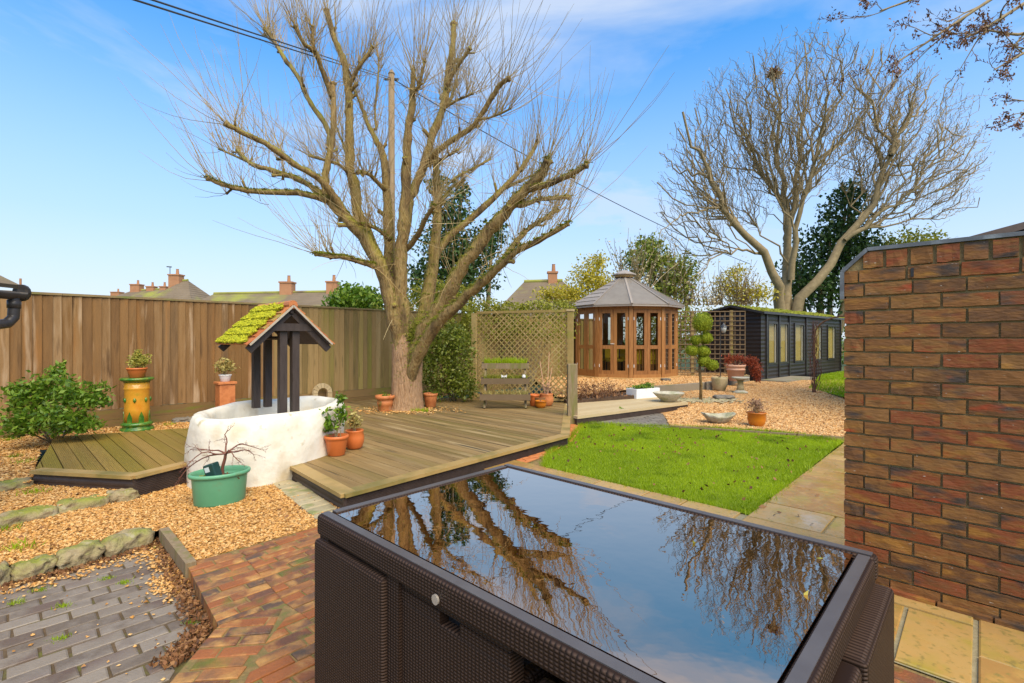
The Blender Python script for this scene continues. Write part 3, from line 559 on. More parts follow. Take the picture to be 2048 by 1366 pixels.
# terracotta brick edging beside the deck and dark paving by the ramp
o = struct(obj('brick_edging', MB().sheet([G(1050, 928), G(1102, 909), G(1142, 882), G(1170, 848), G(1145, 848), G(1120, 875), G(1030, 918)], .001).mesh('brick_edging'), 'redmortar'))
lay('brick', 'terracotta', o, [G(1136, 884), G(1145, 884), G(1168, 848), G(1142, 846), G(1122, 876)], E1, .21, .105, .01, .012, .04)
lay('brick', 'terracotta', o, [G(1045, 929), G(1100, 909), G(1136, 886), G(1120, 878), G(1030, 920)], E1*.6+W*.2, .21, .105, .01, .012, .04)
o = struct(obj('dark_paving', MB().sheet([G(1165, 849), G(1342, 858), G(1330, 826), G(1160, 838)], .003).mesh('dark_paving'), 'greymortar'))
lay('paver', 'slate', o, [G(1167, 848), G(1340, 857), G(1326, 828), G(1230, 834)], (1, .2), .22, .11, .012, .014, .03)
# timber lawn edge
tag(obj('lawn_board', MB().bar(v3(G(1340, 855.5), .012), v3(G(1688, 879), .012), .03, .05).mesh('lawn_board'), 'oldpost'), 'low weathered board between the lawn and the gravel garden', 'board')
# fallen leaves along the step, and loose gravel spilled on the grey pavers
def along(pts, n, spread):
    pts = np.asarray(pts); k = rng.integers(0, len(pts)-1, n); t = rng.random(n)[:, None]; return pts[k]*(1-t)+pts[k+1]*t+rng.normal(size=(n, 2))*spread
q = along([G(330, 1078, ZP), G(372, 1165, ZP), G(425, 1262, ZP)]+[G(360, 1330, ZP)], 2000, .035); q[:, 0] -= .04; q = q[inpoly(q, pat)]
stuff(tag(obj('fallen_leaves', MB().leaves(np.c_[q, ZP+.004+rng.random(len(q))*.02], .024, .6).mesh('fallen_leaves'), 'leafbrown'), 'wet brown leaves heaped along the brick step', 'leaves'))
q = along([G(0, 1176, ZP), G(150, 1140, ZP), G(305, 1092, ZP)], 500, .03); q = q[inpoly(q, pat)]
stuff(tag(obj('fallen_leaves', MB().leaves(np.c_[q, ZP+.004+rng.random(len(q))*.012], .03, .7).mesh('fallen_leaves'), 'leafbrown'), 'brown leaf litter below the patio edging rocks', 'leaves'))
q = np.r_[along([G(300, 1100, ZP), G(350, 1150, ZP), G(350, 1185, ZP)], 900, .06), along([G(0, 1185, ZP), G(150, 1150, ZP), G(300, 1100, ZP)], 300, .06), scatter(pat[[0, 1, 2, 3, 6, 7]], 60)]; q = q[inpoly(q, pat)]
stuff(tag(obj('gravel', MB().stones(np.c_[q, ZP+.006+rng.random(len(q))*.004], .008).mesh('gravel'), 'gravel'), 'loose gravel spilled onto the grey pavers', 'gravel'))
q = np.r_[scatter(gl, 22), scatter(gm, 30), scatter(gu, 16)]; zq = np.where(inpoly(q, gl), .012, np.where(inpoly(q, gm), .075, .12))
stuff(tag(obj('fallen_leaves', MB().leaves(np.c_[q, zq], .03, .6).mesh('fallen_leaves'), 'leafbrown'), 'scattered brown leaves lying on the golden gravel', 'leaves'))
wq_ = [G(20, 880, .1), G(50, 925, .1), G(30, 915, .1), G(340, 850, .1), G(70, 985, .06), G(40, 1095, 0), G(8, 1060, 0)]; q = np.concatenate([np.c_[p[0]+rng.normal(size=70)*.05, p[1]+rng.normal(size=70)*.04] for p in wq_]); zq = np.where(inpoly(q, gl), .0, np.where(inpoly(q, gm), .06, .1))
stuff(tag(obj('weeds', MB().blades(np.c_[q, zq], .035, .008, 1.3).mesh('weeds'), 'grass'), 'small green weeds sprouting through the gravel terraces', 'weeds'))
wt = [G(x, y, ZP) for x, y in ((125, 1213), (34, 1206), (122, 1278), (210, 1158), (310, 1095), (250, 1165), (385, 1245), (80, 1180))]
q = np.concatenate([np.c_[p[0]+rng.normal(size=90)*.022, p[1]+rng.normal(size=90)*.014] for p in wt])
stuff(tag(obj('moss_tuft', MB().blades(np.c_[q, np.full(len(q), ZP)], .013, .004, 1.2).mesh('moss_tuft'), 'grass'), 'bright moss tufts in the joints of the grey pavers', 'moss'))

# ------------------------------------------------------------ decks
def ridged(mb, p, q, z0, z1, n=9, dep=.006, out=None):      # grooved fascia board from p to q, normal out
    p, q = np.asarray(p, float), np.asarray(q, float); o_ = np.asarray(out, float); zs = np.linspace(z0, z1, n*4+1); prof = []
    for i, z in enumerate(zs): prof.append((0 if i % 4 in (0, 1) else -dep, z))
    prof = [(-.022, z0)]+prof+[(-.022, z1)]; m_ = len(prof); V = []
    for b_ in (p, q):
        for (d, z) in prof: V.append((b_[0]+o_[0]*d, b_[1]+o_[1]*d, z))
    mb.add(V, [(i, i+1, m_+i+1, m_+i) for i in range(m_-1)]+[tuple(range(m_))[::-1], tuple(range(m_, 2*m_))]); return mb
def nosing(name, p, q, inw, z, root, wd=.10):
    p, q = np.asarray(p), np.asarray(q); d = (q-p)/np.linalg.norm(q-p)
    MB().prism([p-inw*.028, q-inw*.028, q+inw*wd, p+inw*wd], z-.028, z+.003, .004).build(name, 'decknose', root)
def perp_in(p, q, c):
    d = (q-p)/np.linalg.norm(q-p); n = np.array([-d[1], d[0]]); return n if np.dot(n, c-p) > 0 else -n
# large deck
ZD = .135
DL, DF, DR, DR2 = G(580, 929, ZD), G(688, 988, ZD), G(1135, 870, ZD), np.array([1.13, 9.62])
dk = thing('deck', 'large weathered timber deck around the pollarded tree', 'deck', (DF[0], DF[1], 0))
big = [DF, DR, DR2, np.array([-.6, 10.3]), np.array([-2.75, 10.0]), np.array([-3.6, 9.05]), DL]
cc = np.mean(big, axis=0); i1, i2, i3 = perp_in(DF, DR, cc), perp_in(DL, DF, cc), perp_in(DR, DR2, cc)
MB().prism(inset(big, .12), .02, ZD-.03).build('joists', 'fascia', dk)
inner = offset(big, [.1, .09, 0, 0, 0, 0, .1])
lay('board', 'deck', dk, inner, E2, 9, .125, .006, ZD-.001, .027, jz=.0015, ch=.003, minA=.001)
nosing('nosing_board', DF, DR, i1, ZD, dk); nosing('nosing_board', DL, DF, i2, ZD+.0005, dk); nosing('nosing_board', DR, DR2, i3, ZD+.001, dk, .09)
ridged(MB(), DF, DR, .0, ZD-.026, out=-i1).build('fascia_board', 'fascia', dk); ridged(MB(), DL, DF, .0, ZD-.026, n=2, out=-i2).build('fascia_board', 'fascia', dk); ridged(MB(), DR, DR2, .0, ZD-.026, out=-i3).build('fascia_board', 'fascia', dk)
# the patch of gravel at the foot of the tree
# small deck
ZS = .19
SA, SB, SC = G(66, 940, ZS), G(268, 951, ZS), G(392, 921, ZS); SD = SC+E2*1.1; SE = np.array([-4.45, 6.35]); SF = G(108, 873, ZS)
sdk = thing('small_deck', 'small low green stained deck with angled corners beside the well', 'deck', (SB[0], SB[1], 0))
sp = [SA, SB, SC, np.array([-2.9, 5.4]), np.array([-3.5, 6.6]), SE, SF]; cc = np.mean(sp, axis=0)
k1, k2, k3 = perp_in(SA, SB, cc), perp_in(SB, SC, cc), perp_in(SF, SA, cc)
MB().prism(inset(sp, .12), .02, ZS-.03).build('joists', 'fascia', sdk)
lay('board', 'deckgreen', sdk, offset(sp, [.075, .075, 0, 0, 0, .01, .01][:len(sp)]), E2, 9, .125, .007, ZS-.001, .027, jz=.0015, ch=.003, minA=.001)
nosing('nosing_board', SA, SB, k1, ZS, sdk, .075); nosing('nosing_board', SB, SC, k2, ZS+.0005, sdk, .075)
ridged(MB(), SA, SB, .03, ZS-.026, n=2, out=-k1).build('fascia_board', 'fascia', sdk); ridged(MB(), SB, SC, .0, ZS-.026, n=11, out=-k2).build('fascia_board', 'fascia', sdk); ridged(MB(), SF, SA, .06, ZS-.026, n=2, out=-k3).build('fascia_board', 'fascia', sdk)

# ------------------------------------------------------------ fence
FP = np.array([-5.67, 6.95]); fn = np.array([E1[1], -E1[0]])      # fn faces the garden
def fp(s, out=0.): return FP+E1*s+fn*out
fe = thing('fence', 'tall brown featheredge board fence with capping rail', 'fence', (*fp(0), .05))
s_ = -2.4; k = 0
bm_ = []
for i in range(5):                                     # five slightly different boards, shared between all
    mb = MB(); t_, b_ = 1.94, .36
    a0, a1 = .0, .122
    th0, th1 = .005, .026
    mb.add([(0, 0, b_), (a1, 0, b_), (a1, th1, b_), (0, th0, b_), (0, 0, t_), (a1, 0, t_), (a1, th1, t_), (0, th0, t_)], [(0, 1, 2, 3), (4, 7, 6, 5), (0, 4, 5, 1), (2, 6, 7, 3), (1, 5, 6, 2), (0, 3, 7, 4)])
    bm_.append(mb)
meshes = {}
for key in ('fenceboard', 'algaeboard'):
    meshes[key] = [mb.mesh('board') for mb in bm_]
    for me in meshes[key]: me.materials.append(MATS[key])
ang = math.atan2(E1[1], E1[0])
while s_ < 11.6:
    key = 'algaeboard' if s_ > 2.3+random.uniform(-.5, .5) else 'fenceboard'
    o = bpy.data.objects.new('board', random.choice(meshes[key])); C.objects.link(o); o.parent = fe
    p = fp(s_, .012+random.uniform(0, .004)); o.location = (p[0]-fe.location[0], p[1]-fe.location[1], random.uniform(-.006, .006)-fe.location[2]); o.rotation_euler = (0, random.uniform(-.003, .003), ang)
    o.scale = (1, -1, 1); s_ += .1+random.uniform(-.006, .006)
for i, s_ in enumerate(np.arange(-2.5, 11.6, 2.0)):
    MB().bar(v3(fp(s_+.002, .02), 1.945), v3(fp(min(s_+1.998, 11.7), .02), 1.945), .065, .03).build('capping_rail', 'fencerail', fe)
    MB().bar(v3(fp(s_+.002, .018), .285), v3(fp(min(s_+1.998, 11.7), .018), .285), .03, .145).build('gravel_board', 'gravelboard', fe)
    MB().bar(v3(fp(s_+.002, .022), .135), v3(fp(min(s_+1.998, 11.7), .022), .135), .034, .15).build('gravel_board', 'gravelboard', fe)
    MB().bar(v3(fp(s_, -.06), .0), v3(fp(s_, -.06), 1.92), .09, .09, up=(1, 0, 0)).build('post', 'fencerail', fe)

# ------------------------------------------------------------ brick wall on the right
wl = thing('brick_wall', 'weathered brown and red brick garden wall capped with grey lead', 'wall', (*WP0, 0))
CO, BL = .0753, .207; NC = 23
ht = NC*CO
def wpt(a, out, z): p = wq(a, out); return np.array([p[0], p[1], z])
mb = MB()                                              # mortar core, with the clipped top corner
prof = [(.010, 0), (2.2, 0), (2.2, ht+.10), (.115, ht+.10), (.010, ht-.005)]
V = [wpt(a, -.011, z) for a, z in prof]+[wpt(a, -.215, z) for a, z in prof]; n_ = len(prof)
mb.add(V, [tuple(range(n_)), tuple(range(n_, 2*n_))[::-1]]+[(i, n_+i, n_+(i+1) % n_, (i+1) % n_) for i in range(n_)]); mb.build('mortar_core', 'wallmortar', wl)
bmesh_var = []
for i in range(7):
    b = bmesh.new(); bmesh.ops.create_cube(b, size=1); bmesh.ops.subdivide_edges(b, edges=[e_ for e_ in b.edges if abs(e_.verts[0].co.x-e_.verts[1].co.x) > .5], cuts=2)
    for v_ in b.verts: v_.co += Vector((random.uniform(-.006, .006), random.uniform(-.03, .03), random.uniform(-.035, .035)))
    me = bpy.data.meshes.new('brick'); b.to_mesh(me); b.free(); me.materials.append(MATS['wallbrick']); bmesh_var.append(me)
wang = math.atan2(W[1], W[0])
def wbrick(a0, a1, z0, z1, out=0.):
    o = bpy.data.objects.new('brick', random.choice(bmesh_var)); C.objects.link(o); o.parent = wl; c = wpt((a0+a1)/2, out-.045+random.uniform(-.0015, .0025), (z0+z1)/2)
    o.location = tuple(c-np.array(wl['_o'])); o.scale = (a1-a0, .10, z1-z0); o.rotation_euler = (random.uniform(-.01, .01), random.uniform(-.006, .006), wang)
    md = o.modifiers.new('Bevel', 'BEVEL'); md.width = .004; md.segments = 2
for c_ in range(NC):
    z = c_*CO; a = 0.0; first = True
    while a < 1.75:
        l = (.095 if c_ % 2 else BL) if first else BL
        if c_ == NC-1 and first: l = .07
        st = a+(.0 if not first else 0); first = False
        wbrick(st+.004+random.uniform(-.0015, .0015), a+l-.005+random.uniform(-.0015, .0015), z+.0055+random.uniform(-.001, .001), z+CO-.0055+random.uniform(-.001, .001)); a += l
a = .085
while a < 1.75: wbrick(a+.006, a+.092, ht+.004, ht+.088); a += .1015
MB().box(wpt(.30, .006, ht-CO*.5), v3(W, 0)*.006, v3(-E1, 0)*.006, (0, 0, .022)).build('air_vent', 'shedtrim', wl)
lp = [(-.008, ht-.16), (-.008, ht-.005), (.108, ht+.108), (2.2, ht+.108)]
for i in range(3):
    (a0, z0), (a1, z1) = lp[i], lp[i+1]; d = np.array([a1-a0, z1-z0]); d /= np.linalg.norm(d); nv = np.array([-d[1], d[0]])
    V = []
    for (a, z) in ((a0, z0), (a1, z1)):
        for (o_, h) in ((.012, -.012), (.012, .008), (-.23, .008), (-.23, -.012)): V.append(wpt(a+nv[0]*h, o_, z+nv[1]*h))
    if i == 0: V = [v*1 for v in V]
    MB().add(V, [(0, 1, 5, 4), (1, 2, 6, 5), (2, 3, 7, 6), (3, 0, 4, 7), (0, 3, 2, 1), (4, 5, 6, 7)]).build('lead_flashing', 'lead', wl)
# plinth course at the foot
a = -.02
while a < 1.7: 
    wbrick(a+.004, a+.203, -.02, .03, .028); a += .207

# ------------------------------------------------------------ trellis panel with diagonal slats
TL, TR = np.array([-.74, 10.1]), np.array([1.09, 9.42])
td = (TR-TL); tl = np.linalg.norm(td); td /= tl; tn = np.array([td[1], -td[0]])
tr = thing('trellis_panel', 'tall diamond lattice trellis panel between two posts on the deck', 'trellis', (*TL, ZD))
def tp3(u, z, o_=0.): p = TL+td*u+tn*o_; return np.array([p[0], p[1], z])
z0, z1 = .20, 1.87
for u in (-.03, tl+.03): MB().box(tp3(u, (1.88+ZD)/2), v3(td, 0)*.05, v3(tn, 0)*.05, (0, 0, (1.88-ZD)/2)).build('post', 'trellis', tr)
MB().box(tp3(tl+.03, 1.90), v3(td, 0)*.065, v3(tn, 0)*.065, (0, 0, .02)).build('post_cap', 'sandboard', tr)
MB().box(tp3(tl/2, z1+.02, .0), v3(td, 0)*(tl/2-.02), v3(tn, 0)*.02, (0, 0, .025)).build('rail', 'trellis', tr); MB().box(tp3(tl/2, z0-.02), v3(td, 0)*(tl/2-.02), v3(tn, 0)*.02, (0, 0, .022)).build('rail', 'trellis', tr)
for sgn in (1, -1):
    c_ = -2.4
    while c_ < 4.5:
        pts = []
        for u in (.02, tl-.02):
            z = z0+sgn*(u-c_) if sgn > 0 else z0-(u-c_)
            if z0 <= z <= z1: pts.append((u, z))
        for z in (z0, z1):
            u = c_+sgn*(z-z0)
            if .02 < u < tl-.02: pts.append((u, z))
        if len(pts) >= 2:
            (u0, a0), (u1, a1) = pts[0], pts[1]
            if abs(u1-u0) > .03: MB().bar(tp3(u0, a0, sgn*.006), tp3(u1, a1, sgn*.006), .021, .010, up=(tn[0], tn[1], 0.)).build('slat', 'trellis', tr)
        c_ += .112
# the bars lie flat: 'up' is the panel normal, so width is in the plane

# ------------------------------------------------------------ dark square trellis by the summerhouse
QL, QR = np.array([4.84, 14.55]), np.array([6.72, 14.2]); qd = QR-QL; ql = np.linalg.norm(qd); qd /= ql; qn = np.array([qd[1], -qd[0]])
sq = thing('square_trellis', 'dark square lattice trellis screen beside the black shed', 'trellis', (*QL, .3))
def q3(u, z, o_=0.): p = QL+qd*u+qn*o_; return np.array([p[0], p[1], z])
for u in np.linspace(0, ql, 15): MB().box(q3(u, 1.26), v3(qd, 0)*.013, v3(qn, 0)*.009, (0, 0, .9)).build('slat', 'darktrellis', sq)
for z in np.linspace(.37, 2.15, 14): MB().box(q3(ql/2, z, .0205), v3(qd, 0)*ql/2, v3(qn, 0)*.009, (0, 0, .013)).build('slat', 'darktrellis', sq)
for u in (.48, 1.55): MB().box(q3(u, 1.2, -.06), v3(qd, 0)*.045, v3(qn, 0)*.045, (0, 0, .98)).build('post', 'trellis', sq)

# ------------------------------------------------------------ ramp deck, sleepers, posts
b0 = G(1142, 848); pz = np.array([b0[0]+.02, b0[1]])
tag(obj('wooden_post', MB().prism([pz+np.array(a)*.075 for a in ((-1, -1), (1, -1), (1, 1), (-1, 1))], -.05, .955, .012).mesh('wooden_post'), 'oldpost'), 'square weathered wooden post at the corner of the large deck', 'post')
RA, RB_ = G(1151, 834, .13), G(1372, 804, .15); RC = np.array([3.05, 10.35]); RD = np.array([1.0, 9.25])
rk = thing('boardwalk', 'sand coloured low timber walkway with black side boards', 'walkway', (*RA, 0))
MB().prism(inset([RA, RB_, RC, RD], .05), .0, .10).build('joists', 'fascia', rk)
lay('board', 'sandboard', rk, [RA, RB_, RC, RD], RB_-RA, 5, .19, .006, .14, .035, jz=.001, ch=.003, minA=.001)
i4 = perp_in(RA, RB_, np.mean([RA, RB_, RC, RD], axis=0))
MB().prism([RA-i4*.03, RB_-i4*.03, RB_+i4*.01, RA+i4*.01], .0, .104).build('side_board', 'fascia', rk); MB().prism([RA-i4*.045, RB_-i4*.045, RB_+i4*.05, RA+i4*.05], .104, .148, .004).build('nosing_board', 'sandboard', rk)
MB().prism([RB_-i4*.03, RB_+i4*.01+(RC-RB_)*.0, RC, RC+np.array([.03, 0]), RB_+np.array([.03, -.02])], .0, .103).build('side_board', 'fascia', rk)
sw = [np.array([2.55, 10.65]), np.array([3.33, 11.1]), np.array([4.78, 12.0]), np.array([6.95, 14.4])]
sls = ['short grey sleeper behind the white trough', 'long grey timber sleeper edging the raised gravel behind the topiary', 'grey timber sleeper edging the raised gravel behind the bird bath']
for i in range(3):
    d = sw[i+1]-sw[i]; d /= np.linalg.norm(d); n = np.array([-d[1], d[0]])
    tag(obj('sleeper', MB().prism([sw[i]+d*.004, sw[i+1]-d*.004, sw[i+1]-d*.004+n*.11, sw[i]+d*.004+n*.11], .02, .29, .008).mesh('sleeper'), 'sleeper'), sls[i], 'sleeper')
tag(obj('sleeper', MB().box((*(sw[2]+np.array([-.03, -.11])), .2), (.07, 0, 0), (0, .06, 0), (0, 0, .11)).mesh('sleeper'), 'sleeper'), 'short upright sleeper block beside the sandstone pot', 'sleeper')
# planting bed with dead ferns beside the walkway
bed = [np.array([1.02, 9.2]), np.array([2.6, 10.05]), np.array([2.55, 10.7]), np.array([.95, 9.95])]
struct(obj('planting_bed', MB().prism(bed, .0, .2).mesh('planting_bed'), 'soil'))
# ------------------------------------------------------------ wishing well
WC = np.array([-2.56, 5.30]); wa, wb, wr = .93, .63, math.atan2(.99, .16)
we = thing('wishing_well', 'white rendered oval wishing well with mossy tiled roof on black posts', 'well', (*WC, 0))
def ell(k, s, z, dr):
    a = k; x, y = (wa*s+dr)*math.cos(a), (wb*s+dr)*math.sin(a); return (WC[0]+x*math.cos(wr)-y*math.sin(wr), WC[1]+x*math.sin(wr)+y*math.cos(wr), z)
prof = [(.0, -.02), (.0, .06), (.005, .2), (.012, .35), (.006, .5), (-.012, .585), (-.03, .618), (-.06, .634), (-.10, .632), (-.135, .612), (-.155, .575), (-.165, .48), (-.17, .30)]
KK = 96; V = []; th = np.arange(KK)*2*math.pi/KK
for (dr, z) in prof:
    for a in th:
        nz = .012*math.sin(3*a+z*7)+.010*math.sin(7*a-z*11)+.006*math.sin(17*a+z*23)
        V.append(ell(a, 1, z+.008*math.sin(5*a+1)*(z > .4), dr+nz))
n = len(prof); F_ = [(i*KK+j, i*KK+(j+1) % KK, (i+1)*KK+(j+1) % KK, (i+1)*KK+j) for i in range(n-1) for j in range(KK)]; F_.append(tuple(range((n-1)*KK, n*KK)))
MB().add(V, F_).build('wall', 'render', we, True)
RC0 = np.array([-2.24, 5.0]); RL, RH, RZ, EZ = .90, .40, 1.69, 1.305    # front gable centre, ridge length, half span, ridge and eave heights
def rp(l, s, z): p = RC0+E2*l+E1*s; return np.array([p[0], p[1], z])
for l, s in ((.07, -.062), (.07, .062), (.80, -.062), (.80, .062)):
    MB().box(rp(l, s, 1.03), v3(E1, 0)*.036, v3(E2, 0)*.036, (0, 0, .45)).build('post', 'blackwood', we)
for l in (.02, .85):                                      # gable frames: rafters and collar
    for sg in (-1, 1): MB().bar(rp(l, 0, RZ-.05), rp(l, sg*(RH+.0), EZ-.065), .035, .07, up=(0, 0, 1)).build('rafter', 'blackwood', we)
    MB().bar(rp(l-.004, -.22, 1.47), rp(l-.004, .22, 1.47), .045, .075).build('collar_beam', 'blackwood', we)
MB().bar(rp(-.02, 0, RZ-.045), rp(RL, 0, RZ-.045), .03, .07).build('ridge_beam', 'blackwood', we)
for sg in (-1, 1):
    dn = rp(0, sg*RH, EZ)-rp(0, 0, RZ); dl = np.linalg.norm(dn); dn /= dl; al = v3(E2, 0); nr = np.cross(dn, al)*sg; nr = nr if nr[2] > 0 else -nr
    rf = MB().box(rp(RL/2-.03, 0, RZ)+dn*dl/2-nr*.012, dn*(dl/2), al*(RL/2+.005), nr*.008).build('roof_slope', 'darkroof', we)
    rows, colsn = 5, 5
    for r_ in range(rows):
        for c_ in range(colsn+1):
            l0 = -.05+(c_-(.5 if r_ % 2 else 0))*RL/colsn; l1 = l0+RL/colsn-.006; l0, l1 = max(l0, -.05), min(l1, RL-.02)
            if l1-l0 < .03: continue
            d0, d1 = dl*r_/rows-.01, dl*(r_+1)/rows+.035
            base = rp(0, 0, RZ)
            q = [base+al*l+dn*d+nr*(.010+h) for (l, d, h) in ((l0, d0, .0), (l1, d0, .0), (l1, d1, .018), (l0, d1, .018))]; q2 = [a-nr*.012 for a in q]
            MB().add(q+q2, [(0, 1, 2, 3), (7, 6, 5, 4), (0, 4, 5, 1), (1, 5, 6, 2), (2, 6, 7, 3), (3, 7, 4, 0)]).build('tile', 'rooftile', rf)
    # pale mortar bedding under the verge of the front gable
    MB().bar(rp(-.055, 0, RZ-.006), rp(-.055, sg*(RH+.01), EZ-.012), .014, .018).build('verge', 'mortarlime', we)
    if sg < 0:                                            # thick moss cushions on the shaded slope
        n = 4200; u = rng.random(n); t = rng.random(n); row = np.floor(t*5)/5
        keep = (u > .07+.06*np.sin(t*31)+.05*rng.random(n)) & (rng.random(n) > .25*(t*5 % 1 < .12)); u, t = u[keep], t[keep]
        c = np.array([rp(0, 0, RZ)]).repeat(len(u), 0)+np.outer(-.03+u*(RL-.01), al)+np.outer(-.01+t*(dl+.04), dn)+np.outer(.028+.014*(t*5 % 1)+rng.random(len(u))*.012, nr)
        stuff(MB().stones(c, .014, .75).build('moss', 'moss', rf))
    else:
        n = 160; u = rng.random(n); t = rng.random(n)**2; c = np.array([rp(0, 0, RZ)]).repeat(n, 0)+np.outer(u*RL, al)+np.outer(t*dl*.5, dn)+np.outer(.022+rng.random(n)*.008, nr)
        stuff(MB().stones(c, .010, .6).build('moss', 'moss', rf))
for i in range(3):
    l0 = -.05+i*.30; MB().tube([rp(l0, 0, RZ+.006), rp(l0+.296, 0, RZ+.006)], .045, 10).build('ridge_tile', 'rooftile', we)
MB().tube([rp(.12, 0, 1.36)+np.array([.0, 0, 0]), rp(.78, 0, 1.36)], .02, 8).build('windlass', 'blackwood', we)

# ------------------------------------------------------------ pollarded tree
TZ = 8.55
tb = P(812, 818, TZ); tree = thing('pollarded_tree', 'large pollarded tree with mossy limbs and upright shoots growing through the deck', 'tree', (tb[0], tb[1], .05))
trk = MB()
def limb(pts, dz0, dz1, w0, w1, mb, k=9):     # pixel path, depth offsets, pixel widths
    n = len(pts); path = []; rad = []
    for i, (x, y) in enumerate(pts):
        t = i/(n-1); path.append(P(x, y, TZ+dz0+(dz1-dz0)*t)); rad.append((w0+(w1-w0)*t**.8)*.385*TZ/F)
    path, rad = np.array(path), np.array(rad)
    # resample smoothly
    tt = np.linspace(0, n-1, max(2, (n-1)*4+1)); i0 = np.minimum(tt.astype(int), n-2); f = tt-i0
    pm = np.array([path[max(i-1, 0)] for i in i0]); p0 = path[i0]; p1 = path[i0+1]; p2 = np.array([path[min(i+2, n-1)] for i in i0]); f_ = f[:, None]
    cr_ = .5*((2*p0)+(-pm+p1)*f_+(2*pm-5*p0+4*p1-p2)*f_**2+(-pm+3*p0-3*p1+p2)*f_**3)
    rr = rad[i0]*(1-f)+rad[i0+1]*f; rr = rr*(1+.06*rng.normal(size=len(rr)))
    cr_[1:-1] += rng.normal(size=(len(cr_)-2, 3))*rr[1:-1, None]*.10
    mb.tube(cr_, rr, k, wob=.035); return cr_, rr
tk = MB()
# trunk
zs = [.0, .12, .3, .6, .9, 1.15, 1.4, 1.62]; rs = [.34, .285, .262, .252, .25, .25, .21, .08]; xs_ = [812, 812, 812, 813, 814, 814, 812, 808]
ctr = np.array([np.array([(x-CX)/F*TZ, TZ, z+.02]) for x, z in zip(xs_, zs)]); tt = np.linspace(0, len(zs)-1, 30)
pp = np.array([[np.interp(t, range(len(zs)), ctr[:, d]) for d in range(3)] for t in tt]); rr_ = np.interp(tt, range(len(zs)), rs)
ang_ = np.arange(26)*2*math.pi/26; V = []
for p, r in zip(pp, rr_):
    lob = 1+.05*np.sin(3*ang_+1+p[2])+.035*np.sin(5*ang_+p[2]*2)+.02*rng.normal(size=26); fl_ = 1+.35*max(0, .15-p[2])/.15*np.maximum(0, np.sin(4*ang_+.5))
    V.append(np.c_[p[0]+r*lob*fl_*np.cos(ang_), p[1]+r*lob*fl_*np.sin(ang_), np.full(26, p[2])])
tk.add(np.concatenate(V), [(i*26+j, i*26+(j+1) % 26, (i+1)*26+(j+1) % 26, (i+1)*26+j) for i in range(len(pp)-1) for j in range(26)]+[tuple(range((len(pp)-1)*26, len(pp)*26))])
tk.build('trunk', 'trunkbark', tree, True)
